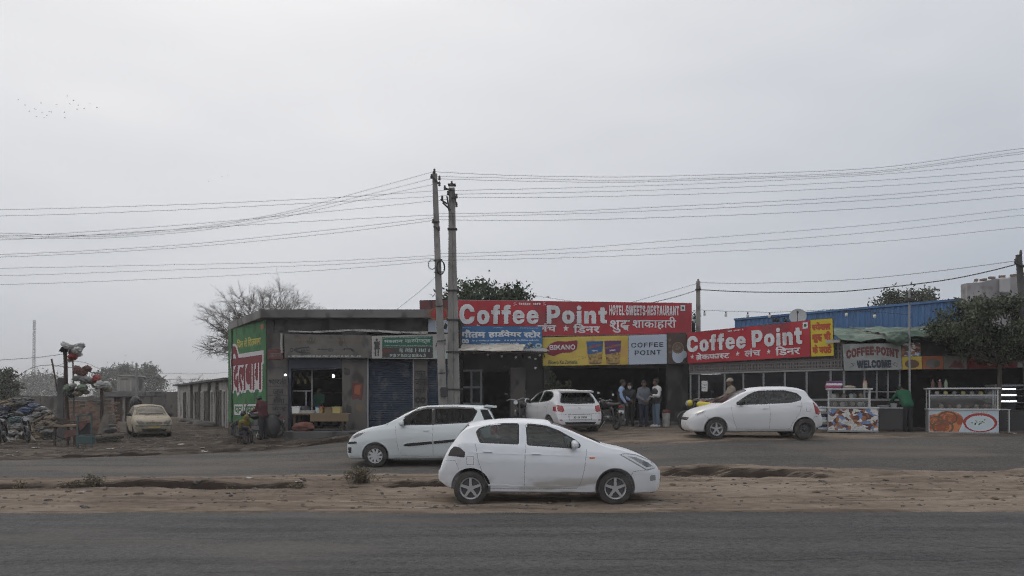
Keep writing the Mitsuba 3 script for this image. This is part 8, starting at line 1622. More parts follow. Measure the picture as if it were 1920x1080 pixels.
# birds
BIRDS = [(34, 187), (47, 197), (55, 209), (66, 205), (68, 219), (77, 193), (79, 211), (83, 221), (92, 209), (96, 210), (106, 196), (121, 211), (122, 221), (126, 180), (131, 195), (138, 189), (145, 205), (147, 197), (158, 203), (168, 194), (182, 202), (88, 217), (330, 353), (365, 344), (390, 340), (416, 331), (427, 329)]
def bird(p, s, a, flap):
    b = MB(); v, f = blob((0, 0, 0), (.16, .05, .05), 1, .05, 1, 1); b.add(v, f)
    for sg in (1, -1):
        w = np.array([[.06, 0, .02], [-.08, 0, .02], [-.07, sg * .16, .02 + .10 * flap], [.05, sg * .18, .03 + .11 * flap], [-.06, sg * .36, .02 + .06 * flap]]); n = len(w)
        b.add(np.vstack([w, w - [0, 0, .012]]), np.array([[0, 1, 2], [0, 2, 3], [3, 2, 4], [5, 7, 6], [5, 8, 7], [8, 9, 7], [0, 3, 8], [0, 8, 5], [3, 4, 9], [3, 9, 8], [4, 2, 7], [4, 7, 9], [2, 1, 6], [2, 6, 7], [1, 0, 5], [1, 5, 6]]))
    b.add(np.array([[-.14, 0, 0], [-.26, .05, .01], [-.26, -.05, .01], [-.14, 0, -.02], [-.26, .05, 0], [-.26, -.05, 0]]), np.array([[0, 1, 2], [3, 5, 4], [0, 2, 5], [0, 5, 3], [1, 0, 3], [1, 3, 4], [2, 1, 4], [2, 4, 5]]))
    v, f = b.get(); return move((v * s, f), rotz(a, p))
for j, (px, py) in enumerate(BIRDS):
    far = j >= 22; Y = (170 if far else 95) + R.uniform(-6, 6)
    k = thing('bird', 'tiny far bird of the scattered few nearer the pole wires' if far else 'small dark bird of the flock flying high at upper left', 'bird', 'far birds' if far else 'flock of flying birds'); put(k, bird(at(px, py, Y), .55 if far else .46, R.uniform(-.6, .6) + (0 if R.random() < .5 else 3.1), R.uniform(-.6, 1.3)), 'm_black')
for j, px in enumerate((1452, 1458, 1473)): put(thing('bird', f'small dark bird perched on the board top left of the dish, {("first", "second", "third")[j]} from left', 'bird'), join(blob(wpy(px, 606) + [0, 0, .10], (.07, .05, .06), j, .1, 1, 2), blob(wpy(px, 606) + [-.05, 0, .17], (.03, .03, .03), j, .05, 1, 1), (lambda b: (b.bar(wpy(px, 606) + [.04, 0, .09], wpy(px, 606) + [.13, 0, .04], .03, .01), b.get())[1])(MB())), 'm_black', True)
# ------------------------------------------------------------------ people
mat('m_skin', (.13, .075, .05), .6); mat('m_hair', (.012, .011, .011), .7)
for nm, c in (('shirtblue', (.24, .33, .50)), ('charcoal', (.028, .029, .033)), ('greytrouser', (.13, .13, .135)), ('slate', (.115, .125, .145)), ('navytrouser', (.025, .03, .05)), ('jeans', (.11, .15, .20)), ('shirtwhite', (.50, .50, .50)),
              ('beigecoat', (.22, .195, .16)), ('greensweater', (.018, .10, .055)), ('greenshirt', (.03, .10, .07)), ('maroonjacket', (.075, .022, .028)), ('yellowshawl', (.15, .12, .02)), ('shoe', (.02, .018, .016)), ('shoewhite', (.5, .5, .5)), ('maskwhite', (.6, .6, .62)), ('captan', (.28, .25, .20))):
    mat('m_' + nm, c, .9)


def sph(p, r, n=14): return m3.Manifold.sphere(r, n).translate([float(q) for q in p])
def hull(*s): return m3.Manifold.batch_hull([sph(p, r) for p, r in s])


def chain(pts): return [hull(a, b) for a, b in zip(pts[:-1], pts[1:])]


def finish(parts, length, it=8):
    s = m3.Manifold.batch_boolean(parts, m3.OpType.Add).refine_to_length(length)
    v, f = pair(s); t = trimesh.Trimesh(v, f, process=True); trimesh.smoothing.filter_taubin(t, iterations=it)
    return np.asarray(t.vertices), np.asarray(t.faces)


def person(label, pos, face, h=1.7, top='m_slate', low='m_greytrouser', arms=None, legs=None, lean=0.0, side=0.0, look=0.0, nod=0.0, sit=False, hat=None, vest=None, mask=False, shoes='m_shoe', hair=True, group=None, shawl=None):
    """A figure facing the angle 'face' (0 = along +x). Local axes: x forward, y to its left, z up; arms and legs are given as joint offsets."""
    k = thing('person', label, 'person', group)
    s = h / 1.72; cl, sl = math.cos(lean), math.sin(lean)
    hipz = .46 if sit else .92
    hip = np.array([0, 0, hipz])
    def tor(x, y, z): return hip + np.array([x * cl + z * sl, y + z * side, z * cl - x * sl])
    chest, sho = tor(.0, 0, .34), tor(-.01, 0, .50); neck, hd = tor(0, 0, .57), tor(.03 + nod * .10, 0, .695 - nod * .06)
    pel = [tor(0, q * .085, .0) for q in (1, -1)]; wst = [tor(.0, q * .075, .16) for q in (1, -1)]; ch = [tor(.0, q * .10, .34) for q in (1, -1)]; sh = [tor(-.01, q * .165, .475) for q in (1, -1)]
    arms = arms or (((.03, .04, -.29), (.08, .0, -.24)), ((.03, -.04, -.29), (.08, 0, -.24)))
    legs = legs or (((.02, .02, -.42), (-.02, .01, -.42)), ((.03, -.02, -.42), (-.03, -.01, -.42)))
    el = [sh[i] + np.array(arms[i][0]) for i in (0, 1)]; wr = [el[i] + np.array(arms[i][1]) for i in (0, 1)]
    hj = [pel[i] - np.array([0, 0, .02]) for i in (0, 1)]; kn = [hj[i] + np.array(legs[i][0]) for i in (0, 1)]; an = [kn[i] + np.array(legs[i][1]) for i in (0, 1)]
    B = [hull((pel[0], .10), (pel[1], .10), (wst[0], .095), (wst[1], .095)), hull((wst[0], .095), (wst[1], .095), (ch[0], .11), (ch[1], .11)), hull((ch[0], .11), (ch[1], .11), (sh[0], .06), (sh[1], .06)), hull((sh[0], .05), (sh[1], .05), (neck, .055)), hull((sho, .06), (neck, .052), (hd - [0, 0, .05], .05)),
         hull((hd + [-.02, 0, .03], .092), (hd + [.02, 0, .02], .082), (hd + [.03, 0, -.075], .05), (hd + [.055, 0, -.09], .028)), hull((hd + [.098, 0, -.005], .012), (hd + [.112, 0, -.035], .016), (hd + [.08, 0, -.04], .03)), hull((hd + [.0, .088, -.02], .018), (hd + [-.01, .09, .01], .02)), hull((hd + [.0, -.088, -.02], .018), (hd + [-.01, -.09, .01], .02))]
    for i, q in ((0, 1), (1, -1)):
        B += chain([(sh[i], .055), (el[i], .042), (wr[i], .03)]) + chain([(hj[i], .095), (kn[i], .06), (an[i], .04)]) + [hull((an[i], .04), (an[i] + [-.03, 0, -.04], .04), (an[i] + [.14, 0, -.055], .03))]
        d = (wr[i] - el[i]) / np.linalg.norm(wr[i] - el[i]); u = np.cross(d, [1, 0, 0.2]); u /= np.linalg.norm(u); w_ = np.cross(u, d)
        pc = wr[i] + d * .09
        B.append(hull((wr[i], .026), (pc + w_ * .028, .018), (pc - w_ * .03, .016)))
        for j, (o, L) in enumerate(((.030, .062), (.010, .074), (-.011, .068), (-.030, .052))):
            f0 = pc + w_ * o; f1 = f0 + d * L * .55 + u * .012 * -q; f2 = f1 + d * L * .45 + u * .028 * -q; B += chain([(f0, .011), (f1, .0095), (f2, .0085)])
        t0 = wr[i] + d * .035 + w_ * .026; B += chain([(t0, .013), (t0 + w_ * .03 + d * .03, .0115), (t0 + w_ * .035 + d * .062, .0095)])
    M = rotz(face, pos) @ np.diag([s, s, s, 1.0]); put_ = lambda nm, m, mt, sm=50: part(k, nm, move(m, M), mt, sm)
    put_('body', finish(B, .035, 4), 'm_skin')
    e = .022
    S = [hull((pel[0], .105 + e), (pel[1], .105 + e), (wst[0], .10 + e), (wst[1], .10 + e)), hull((wst[0], .10 + e), (wst[1], .10 + e), (ch[0], .115 + e), (ch[1], .115 + e)), hull((ch[0], .115 + e), (ch[1], .115 + e), (sh[0], .065 + e * .7), (sh[1], .065 + e * .7)), hull((sh[0], .055 + e * .7), (sh[1], .055 + e * .7), (neck - [0, 0, .02], .062))]
    for i in (0, 1): S += chain([(sh[i], .062 + e * .6), (el[i], .05 + e * .6), (wr[i] - (wr[i] - el[i]) * .04, .040 + e * .4)])
    put_('jacket' if vest is None else 'shirt', finish(S, .045), top)
    Tt = [hull((pel[0], .105 + e * .8), (pel[1], .105 + e * .8), (hj[0], .10 + e * .4), (hj[1], .10 + e * .4))]
    for i in (0, 1): Tt += chain([(hj[i], .105), (kn[i], .078), (an[i] + [0, 0, .02], .066)])
    put_('trousers', finish(Tt, .045), low)
    for i in (0, 1): put_('shoe', finish([hull((an[i] + [-.04, 0, -.035], .048), (an[i] + [.06, 0, -.03], .045), (an[i] + [.16, 0, -.05], .038)).trim_by_plane([0, 0, 1], float(an[i][2] - .085))], .03, 2), shoes)
    if vest:
        Vv = [hull((pel[0], .115 + e), (pel[1], .115 + e), (ch[0], .125 + e), (ch[1], .125 + e)), hull((ch[0], .125 + e), (ch[1], .125 + e), (sh[0] - [0, .02, 0], .075), (sh[1] + [0, .02, 0], .075))]
        put_('waistcoat', finish(Vv, .05), vest)
    for q in (1, -1): put_('eye', (lambda t: (t.vertices * .011 + hd + [.083, q * .034, .012], t.faces))(trimesh.creation.icosphere(subdivisions=1)), 'm_hair')
    put_('mouth', rbox(hd[0] + .083, hd[0] + .093, -.022 + hd[1], .022 + hd[1], hd[2] - .066, hd[2] - .058), 'm_maroon')
    if hair:
        hm = hull((hd + [-.025, 0, .035], .103), (hd + [.015, 0, .045], .09)) - m3.Manifold.cube([.3, .4, .3]).translate([float(hd[0] + .035), float(hd[1] - .2), float(hd[2] - .26)]) - m3.Manifold.cube([.4, .4, .3]).translate([float(hd[0] - .2), float(hd[1] - .2), float(hd[2] - .37)])
        put_('hair', pair(hm), 'm_hair')
    if hat:
        hm = hull((hd + [-.02, 0, .05], .108), (hd + [.015, 0, .05], .10)) - m3.Manifold.cube([.5, .5, .3]).translate([float(hd[0] - .25), float(hd[1] - .25), float(hd[2] - .27)])
        pk = hull((hd + [.09, .05, .04], .014), (hd + [.09, -.05, .04], .014), (hd + [.19, .03, .025], .010), (hd + [.19, -.03, .025], .010))
        put_('cap', pair(hm + pk), hat)
    if mask: put_('mask', finish([hull((hd + [.07, .045, -.045], .03), (hd + [.07, -.045, -.045], .03), (hd + [.095, 0, -.035], .03), (hd + [.06, 0, -.09], .035))], .03, 2), 'm_maskwhite')
    if shawl:
        Sw = [hull((hd + [-.03, 0, .03], .125), (hd + [.0, 0, -.02], .115)) - m3.Manifold.sphere(.11, 14).translate([float(hd[0] + .12), float(hd[1]), float(hd[2] - .02)]), hull((hd + [-.04, 0, -.08], .11), (sh[0] - [0, -.02, .02], .10), (sh[1] - [0, .02, .02], .10), (ch[0] - [0, 0, .05], .15), (ch[1] - [0, 0, .05], .15))]
        put_('shawl', finish(Sw, .045), shawl)
    return k


RT, LF, TOW, AWY = 0.0, math.pi, -math.pi / 2, math.pi / 2
def stand(px, Y): x = xt(px, Y); return np.array([x, Y, max(gtop(x, Y), gz(x, Y)) if Y < 31.5 else .96])
Gp = None
person('man in a light blue shirt, dark waistcoat and grey trousers facing right by the hall', stand(1166, 29.6), RT - .35, 1.70, 'm_shirtblue', 'm_greytrouser', (((.06, .05, -.28), (.20, -.02, -.12)), ((.04, -.05, -.29), (.14, .0, -.20))), vest='m_charcoal')
person('man in dark clothes with a white face mask behind the blue shirted man', stand(1181, 30.2), TOW - .3, 1.63, 'm_charcoal', 'm_charcoal', mask=True)
person('man in a slate grey jacket and navy trousers with hands joined in front', stand(1207, 29.5), TOW + .15, 1.69, 'm_slate', 'm_navytrouser', (((.05, .08, -.27), (.17, -.14, -.12)), ((.05, -.08, -.27), (.17, .14, -.12))))
person('man in a black waistcoat over white sleeves and pale jeans holding a paper', stand(1231, 29.4), LF + .35, 1.72, 'm_shirtwhite', 'm_jeans', (((.05, .05, -.28), (.21, -.04, .02)), ((.08, -.06, -.27), (.20, .04, -.06))), vest='m_charcoal', shoes='m_shoewhite')
k = thing('paper', 'small white sheet of paper held by the man in pale jeans', 'paper'); c = at(1223, 743, 29.15); put(k, move(rbox(-.10, .10, -.004, .004, -.035, .035), frame((.97, .1, -.2), (0, 1, 0), (.2, 0, .97), c)), 'm_white')
person('man in a beige coat and tan cap standing behind the right hand car', stand(1372, 27.0), LF + .1, 1.70, 'm_beigecoat', 'm_greytrouser', (((.10, .05, -.26), (.22, .0, -.06)), ((.12, -.05, -.25), (.22, 0, -.08))), lean=.06, hat='m_captan')
person('man in a green sweater bending over the bench between the food carts, back turned', stand(1702, 25.6), AWY + .15, 1.66, 'm_greensweater', 'm_charcoal', (((.18, .08, -.22), (.20, -.04, -.12)), ((.18, -.08, -.22), (.20, .04, -.12))), lean=.55, nod=1.0)
person('shopkeeper in a green shirt inside the left shop', np.array([xt(598, 31.6), 31.6, .70]), TOW, 1.58, 'm_greenshirt', 'm_charcoal', (((.08, .05, -.27), (.2, -.05, -.1)), ((.08, -.05, -.27), (.2, .05, -.1))))
person('person in a dark maroon jacket and green cap standing beside the green painted wall', stand(494, 28.7), LF - .5, 1.60, 'm_maroonjacket', 'm_charcoal', (((.08, .06, -.27), (.22, -.06, -.05)), ((.10, -.06, -.26), (.22, .06, -.04))), lean=.22, nod=.6, hat='m_greenshirt')
person('person wrapped in a yellow shawl sitting low beside the green painted wall', stand(456, 28.1), RT - .7, 1.42, 'm_charcoal', 'm_charcoal', (((.16, .03, -.22), (.18, -.08, -.02)), ((.16, -.03, -.22), (.18, .08, -.02))), (((.36, .06, .02), (.04, .02, -.38)), ((.36, -.06, .02), (.04, -.02, -.38))), lean=.30, sit=True, nod=.5, shawl='m_yellowshawl', hair=False)
k = thing('stool', 'low dark stool under the person in the yellow shawl', 'stool'); p = stand(456, 28.1)
part(k, 'seat', rbox(p[0] - .18, p[0] + .18, p[1] - .17, p[1] + .17, p[2] + .24, p[2] + .28, .01), 'm_wood_dark')
for sx in (-.14, .14):
    for sy in (-.13, .13): part(k, 'leg', rbox(p[0] + sx - .02, p[0] + sx + .02, p[1] + sy - .02, p[1] + sy + .02, p[2] - .03, p[2] + .239), 'm_wood_dark')
put(thing('sack', 'round dark sack beside the person in the maroon jacket', 'sack'), blob(stand(511, 28.9) + [0, 0, .42], (.27, .25, .42), 12, .14, 1, 3), 'm_dark', True)


# ------------------------------------------------------------------ motorcycles
mat('m_tank_yellow', (.50, .42, .02), .3, clearcoat=.8); mat('m_tank_black', (.02, .02, .022), .25, clearcoat=.8); mat('m_tank_red', (.22, .02, .025), .3, clearcoat=.8); mat('m_dullsteel', (.10, .10, .105), .5, metallic=.6); mat('m_engine', (.17, .17, .175), .45, metallic=.6)


def motorcycle(label, pos, heading, tank='m_tank_black', steer=.25, seat='m_black', lean=.10, group=None):
    k = thing('motorcycle', label, 'motorcycle', group)
    M = rotz(heading, pos) @ frame((1, 0, 0), (0, math.cos(lean), math.sin(lean)), (0, -math.sin(lean), math.cos(lean)))
    P = lambda nm, m, mt, sm=40: part(k, nm, move(m, M), mt, sm)
    r = .30; xr_, xf_ = -.64, .64
    turn = frame((1, 0, 0), (0, 0, -1), (0, 1, 0))
    tp = np.array([(r - .085, -.03), (r - .03, -.048), (r, -.02), (r, .02), (r - .03, .048), (r - .085, .03)]); ty = move(trimesh.creation.revolve(np.vstack([tp, tp[:1]]), sections=32), turn)
    rim = MB(); rp = np.array([(r - .105, -.02), (r - .08, -.028), (r - .08, .028), (r - .105, .02)]); rim.add(*move(trimesh.creation.revolve(np.vstack([rp, rp[:1]]), sections=28), turn)); rim.add(*move(trimesh.creation.cylinder(radius=.05, height=.10, sections=14), turn))
    for i in range(10): a = i * 2 * np.pi / 10; rim.tube([(.04 * math.cos(a), 0, .04 * math.sin(a)), ((r - .09) * math.cos(a + .1), 0, (r - .09) * math.sin(a + .1))], .008, 4)
    Ms = rotz(steer, (xf_ - .16, 0, 0)) @ frame((1, 0, 0), (0, 1, 0), (0, 0, 1), (.16, 0, 0))
    for MM in (Ms @ frame((1, 0, 0), (0, 1, 0), (0, 0, 1), (0, 0, r)), frame((1, 0, 0), (0, 1, 0), (0, 0, 1), (xr_, 0, r))):
        wk = numbered(k + '__wheel'); part(wk, 'tyre', move(move(ty, MM), M), 'm_tyre', 40); part(wk, 'rim', move(move(rim.get(), MM), M), 'm_dullsteel', 40)
    b = MB()
    for q in (.085, -.085): b.tube([(0, q, r), (-.16, q, .66), (-.24, q, .92)], .022, 7)
    P('fork', move(b.get(), Ms), 'm_dullsteel')
    a = np.linspace(.35, 2.6, 14); b = MB(); b.tube(np.stack([(r + .035) * np.cos(a), 0 * a, r + (r + .035) * np.sin(a)], 1), .042, 6); P('front_mudguard', move(b.get(), Ms), 'm_tank_black')
    a = np.linspace(.4, 2.5, 14); P('rear_mudguard', tube(np.stack([xr_ + (r + .05) * np.cos(a), 0 * a, r + (r + .05) * np.sin(a)], 1), .055, 6), 'm_black')
    b = MB(); b.tube([(-.26, -.36, 1.0), (-.22, -.22, 1.03), (-.24, 0, .97), (-.22, .22, 1.03), (-.26, .36, 1.0)], .013, 6); P('handlebar', move(b.get(), Ms), 'm_steel')
    for q in (1, -1):
        b = MB(); b.tube([(-.26, q * .25, 1.0), (-.27, q * .36, 1.0)], .02, 7); P('grip', move(b.get(), Ms), 'm_black')
        b = MB(); b.tube([(-.23, q * .27, 1.02), (-.22, q * .32, 1.2)], .007, 4); v, f = rbox(-.012, .012, -.055, .055, -.04, .045, .012); b.add(v + [-.22, q * .34, 1.22], f); mk = P('mirror', move(b.get(), Ms), 'm_black')
        part(mk, 'mirror_glass', move(move(rbox(-.016, -.0125, -.045, .045, -.03, .035), Ms @ frame((1, 0, 0), (0, 1, 0), (0, 0, 1), (-.22, q * .34, 1.22))), M), 'm_lampoff')
    v, f = blob((-.10, 0, .90), (.10, .10, .11), 1, .02, 1, 2); hk = P('headlamp', move((v, f), Ms), tank); part(hk, 'lens', move(move(trimesh.creation.cylinder(radius=.075, height=.02, sections=18), Ms @ frame((0, 0, -1), (0, 1, 0), (1, 0, 0), (.0, 0, .90))), M), 'm_headlamp')
    P('tank', finish([hull(((.22, 0, .84), .12), ((-.05, .05, .83), .10), ((-.05, -.05, .83), .10), ((.16, .06, .77), .09), ((.16, -.06, .77), .09))], .05, 3), tank)
    P('seat', finish([hull(((-.12, 0, .80), .09), ((-.5, .06, .82), .07), ((-.5, -.06, .82), .07), ((-.72, 0, .86), .06))], .05, 3), seat)
    b = MB(); b.tube([(.36, 0, .88), (.30, 0, .45), (.05, 0, .28), (-.35, 0, .30), (-.5, 0, .55), (-.72, 0, .80)], .025, 6); b.tube([(.36, 0, .86), (.0, 0, .74), (-.5, 0, .73)], .025, 6)
    for q in (.07, -.07): b.tube([(xr_, q * 1.3, r), (-.3, q, .33)], .022, 6); b.tube([(xr_ + .02, q * 1.6, r), (-.5, q * 1.6, .72)], .03, 7)
    P('frame', b.get(), 'm_dark')
    b = MB(); b.box(-.22, .2, -.13, .13, .24, .46, None, .05); b.box(-.02, .18, -.08, .08, .44, .68, None, .03)
    for j in range(4): b.box(-.05, .21, -.10, .10, .48 + .05 * j, .49 + .05 * j)
    P('engine', b.get(), 'm_engine'); P('exhaust', tube([(.2, -.1, .4), (.18, -.15, .26), (-.3, -.17, .27), (-.85, -.19, .36)], [.02, .022, .035, .042], 8), 'm_engine')
    P('side_panel', finish([hull(((-.3, .11, .62), .03), ((-.5, .10, .68), .03), ((-.3, .11, .72), .03)), hull(((-.3, -.11, .62), .03), ((-.5, -.10, .68), .03), ((-.3, -.11, .72), .03)), hull(((-.3, .11, .7), .02), ((-.3, -.11, .7), .02))], .05, 2), tank)
    P('tail_light', rbox(-.84, -.79, -.07, .07, .74, .81, .012), 'm_taillamp'); P('number_plate', rbox(-.90, -.893, -.10, .10, .56, .66), 'm_plate')
    P('foot_rest', tube([(-.02, -.28, .27), (-.02, .28, .27)], .014, 6), 'm_black'); P('stand', tube([(-.02, .12, .28), (.02, .26, .02)], .012, 5), 'm_steel')
    return k


motorcycle('black motorcycle standing left of the parked white car, front to the road', stand(984, 28.2), TOW - .45)
motorcycle('black motorcycle with chrome seen from behind, just right of the parked white car', stand(1139, 27.6), AWY + .35)
motorcycle('motorcycle with a bright yellow tank peeking past the nose of the right hand car', stand(1326, 25.4), LF - .1, 'm_tank_yellow')
motorcycle('motorcycle with a dark red tank behind the bonnet of the right hand car', stand(1345, 26.9), LF + .35, 'm_tank_red')
motorcycle('dark motorcycle parked before the scrap heap in the left yard', stand(52, 31.2), TOW + .5)
motorcycle('dark motorcycle at the left edge of the picture by the scrap heap', stand(4, 31.0), TOW + .4)
motorcycle('dark motorcycle parked by the people beside the green painted wall', stand(484, 28.9), LF + .12)

# ------------------------------------------------------------------ food carts and the bench
mat('m_jalebi', proc(lambda p, n, uv: mix((.30, .075, .03), (.52, .20, .08), smoothstep(.4, .6, fbm(p.x * 7, p.z * 7, 3)))), .35)
mat('m_cartblue', (.42, .50, .56), .4); mat('m_platewhite', (.50, .58, .62), .4)


def cart(label, px0, px1, pxt, top, rail, counter, bot, Y, face, paint):
    k = thing('food_cart', label, 'cart')
    x0, x1, xt1 = xt(px0, Y), xt(px1, Y), xt(pxt, Y); D_ = .75; Mc = rotz(-.36, (x0, Y, 0)) @ frame((.95, 0, 0), (0, 1, 0), (0, 0, 1), (-.95 * x0, -Y, 0)); part = lambda k_, n_, m_, mt_, sm_=False, **kw: globals()['part'](k_, n_, move(m_, Mc), mt_, sm_, **kw)
    zb_, zc, ztp_ = zt(bot, Y), zt(counter, Y), zt(top, Y)
    part(k, 'cabinet', rbox(x0, x1, Y + .012, Y + D_, zb_ + .03, zc - .05, .01), 'm_alu'); part(k, 'base_rail', rbox(x0 - .01, x1 + .01, Y - .005, Y + D_ + .01, zb_ - .03, zb_ + .028, .008), 'm_greypaint')
    part(k, 'counter', rbox(x0 - .03, x1 + .03, Y - .03, Y + D_ + .03, zc - .049, zc, .008), 'm_alu')
    part(k, 'print_panel', rbox(x0 + .02, x1 - .02, Y - .002, Y + .011, zb_ + .03, zc - .052), face, label='printed food picture on the front of the cart')
    xs_ = (x0 + .03, xt1 - .03)
    for x in xs_:
        for y in (Y + .02, Y + D_ - .05): part(k, 'upright', rbox(x - .02, x + .02, y, y + .04, zc, ztp_ - .001, .004), 'm_alu')
    part(k, 'top', rbox(x0 - .06, xt1 + .06, Y - .04, Y + D_ + .02, ztp_, ztp_ + .045, .008), 'm_alu'); part(k, 'rail', rbox(x0 + .05, xt1 - .05, Y + .015, Y + .05, zt(rail, Y) - .015, zt(rail, Y) + .015, .003), 'm_alu')
    part(k, 'shelf', rbox(x0 + .05, xt1 - .05, Y + .08, Y + D_ - .1, zt(rail, Y) - .012, zt(rail, Y)), 'm_pane_clear')
    part(k, 'glass_front', rbox(x0 + .05, xt1 - .05, Y + .028, Y + .032, zc + .002, zt(rail, Y) - .016), 'm_pane_clear')
    for x in (x0 + .12, x1 - .12):
        for y in (Y + .1, Y + D_ - .1):
            part(k, 'castor', move(trimesh.creation.cylinder(radius=.055, height=.03, sections=14), frame((1, 0, 0), (0, 0, -1), (0, 1, 0), (x, y, zb_ - .09))), 'm_rubber', 40)
    if paint: paint(k, x0 + .02, x1 - .02, zb_ + .03, zc - .052, Y - .002, part)
    return k, x0, xt1, zc, ztp_


def jal(k, x0, x1, z0, z1, y, part):
    P = Panel((x0, y, z1), (x1, y, z1), (x1, y, z0), (x0, y, z0)); h_ = lambda a, b, c, d: ell(a, b, c, d, 36).intersection(sbox(.005, .01, .995, .99))
    part(k, 'jalebi_print', P.poly(union_all([h_(.12, .4, .22, .42), h_(.28, .55, .22, .42), h_(.30, .2, .2, .3)]), .0005, .002), 'm_jalebi')
    for (cx, cy, r_) in ((.27, .64, .15), (.10, .50, .11), (.20, .22, .16)):
        for q in (1, .62, .28): part(k, 'jalebi_print', P.poly(h_(cx, cy, r_ * q, r_ * 2.1 * q).difference(h_(cx, cy, r_ * q * .82, r_ * 2.1 * q * .80)), .003, .0015), 'm_brown' if q != .62 else 'm_orange')
    part(k, 'plate_print', P.poly(h_(.74, .44, .245, .44), .0005, .002), 'm_red'); part(k, 'plate_print', P.poly(h_(.74, .41, .205, .36), .003, .0015), 'm_platewhite'); part(k, 'swirl_print', P.poly(Polygon([(.43, .02), (.50, .02), (.52, .3), (.49, .4)]), .003, .0015), 'm_platewhite')
    rr = random.Random(9)
    for _ in range(13): a, c = rr.gauss(.74, .05), rr.gauss(.44, .09); part(k, 'garnish_print', P.poly(ell(a, c, .012, .03, 8), .005, .001), ('m_green', 'm_black', 'm_gold')[_ % 3])
    part(k, 'lettering', P.poly(scribble(.62, .86, .88, .95, 9, 61), .0005, .0015), 'm_gold')
cA, ax0, ax1, azc, azt = cart('glass topped food cart with a printed collage of dishes, left of the bench', 1552, 1643, 1630, 731, 747, 763, 808, 25.0, 'm_food', None)
cB, bx0_, bx1_, bzc, bzt = cart('food cart with a printed plate and orange sweets at the right under the tree', 1741, 1862, 1862, 730, 741, 766, 811, 25.0, 'm_cartblue', jal)
for j in range(12):
    px = 1562 + j * 5.4; c = at(px, 0, 25.35); z = azc if j % 2 else zt(747, 25.0); put(thing('snack_pack', 'pale snack packs behind the glass of the left food cart', 'packet', 'packs in the left food cart'), blob((xt(px, 25.35), 25.3 + .1 * (j % 3), z + .085), (.075, .05, .08), j, .25, 1.2, 1), ('m_bagwhite', 'm_bagtan', 'm_baggrey')[j % 3], True)
for j in range(14):
    px = 1756 + j * 7.2; z = bzc if j % 2 else zt(741, 25.0); put(thing('snack_pack', 'dim snack packs behind the glass of the right food cart', 'packet', 'packs in the right food cart'), blob((xt(px, 25.0), 24.98 - .065 * j * .45, z + .07), (.07, .05, .065), j + 40, .3, 1.2, 1), ('m_baggrey', 'm_bagtan', 'm_gold', 'm_bagrust')[j % 4], True)
def stack(px0, px1, py0, py1, n, Y, mats, name, lab, cat):
    k = thing(name, lab, cat); zs_ = np.linspace(zt(py1, Y), zt(py0, Y), n + 1)
    for i in range(n): d = R.uniform(-.02, .02); part(k, 'packet', rbox(xt(px0, Y) + d, xt(px1, Y) + d, Y, Y + .3, zs_[i] + .002, zs_[i + 1] - .004, .015), mats[i % len(mats)])
mat('m_magenta', (.28, .04, .12), .5)
stack(1554, 1579, 714, 727.3, 3, 25.2, ('m_magenta', 'm_white', 'm_purple'), 'packet_stack', 'stack of magenta and white packets on top of the left food cart', 'packets')
put(thing('bread_packet', 'pale bread packet lying on top of the left food cart', 'packet'), blob((xt(1594, 25.2), 25.25, azt + .045 + .045), (.20, .10, .05), 4, .2, 1.4, 2), 'm_bagtan', True)
def jar(px, h_, r_, Y, z, mt, cap, lab, name='bottle', neck=.4):
    k = thing(name, lab, name if name != 'sauce_bottle' else 'bottle'); x = xt(px, Y)
    pr = np.array([(.001, 0), (r_, 0), (r_, h_ * .62), (r_ * neck, h_ * .82), (r_ * neck, h_ * .9), (.001, h_ * .9)]); part(k, 'glass', move(trimesh.creation.revolve(pr, sections=16), frame((1, 0, 0), (0, 1, 0), (0, 0, 1), (x, Y, z))), mt, 40)
    part(k, 'cap', move(trimesh.creation.cylinder(radius=r_ * neck * 1.15, height=h_ * .1, sections=12), frame((1, 0, 0), (0, 1, 0), (0, 0, 1), (x, Y, z + h_ * .951))), cap, 40)
jar(1622, .26, .065, 25.2, azt + .045, 'm_bagtan', 'm_red', 'brown jar standing on top of the left food cart', 'jar', .8)
jar(1749, .26, .05, 25.2, bzt + .045, 'm_wood_dark', 'm_red', 'dark bottle, leftmost of three on the right food cart', 'bottle'); jar(1762, .26, .05, 25.2, bzt + .045, 'm_bagrust', 'm_white', 'red and white bottle, middle of three on the right food cart', 'bottle'); jar(1773.5, .27, .052, 25.2, bzt + .045, 'm_baggreen', 'm_green', 'green bottle, rightmost of three on the right food cart', 'bottle')
stack(1540, 1551, 762, 806, 9, 25.2, ('m_paleblue', 'm_navy', 'm_baggrey', 'm_white'), 'packet_rack', 'tall stack of blue and white packets left of the left food cart', 'packets')
k = thing('stove_bench', 'dark cooking bench with pans between the two food carts', 'bench'); YB_ = 25.15; zc = zt(764, YB_); gb = gz(xt(1668, YB_), YB_)
part(k, 'bench_top', rbox(xt(1647, YB_), xt(1694, YB_), YB_, YB_ + .6, zc - .04, zc, .008), 'm_greypaint'); part(k, 'front_panel', rbox(xt(1650, YB_), xt(1691, YB_), YB_ + .03, YB_ + .05, gb + .12, zc - .042), 'm_dark')
for x in (1649, 1692):
    for y in (.04, .55): part(k, 'leg', rbox(xt(x, YB_) - .02, xt(x, YB_) + .02, YB_ + y - .02, YB_ + y + .02, gb - .05, zc - .041), 'm_dark')
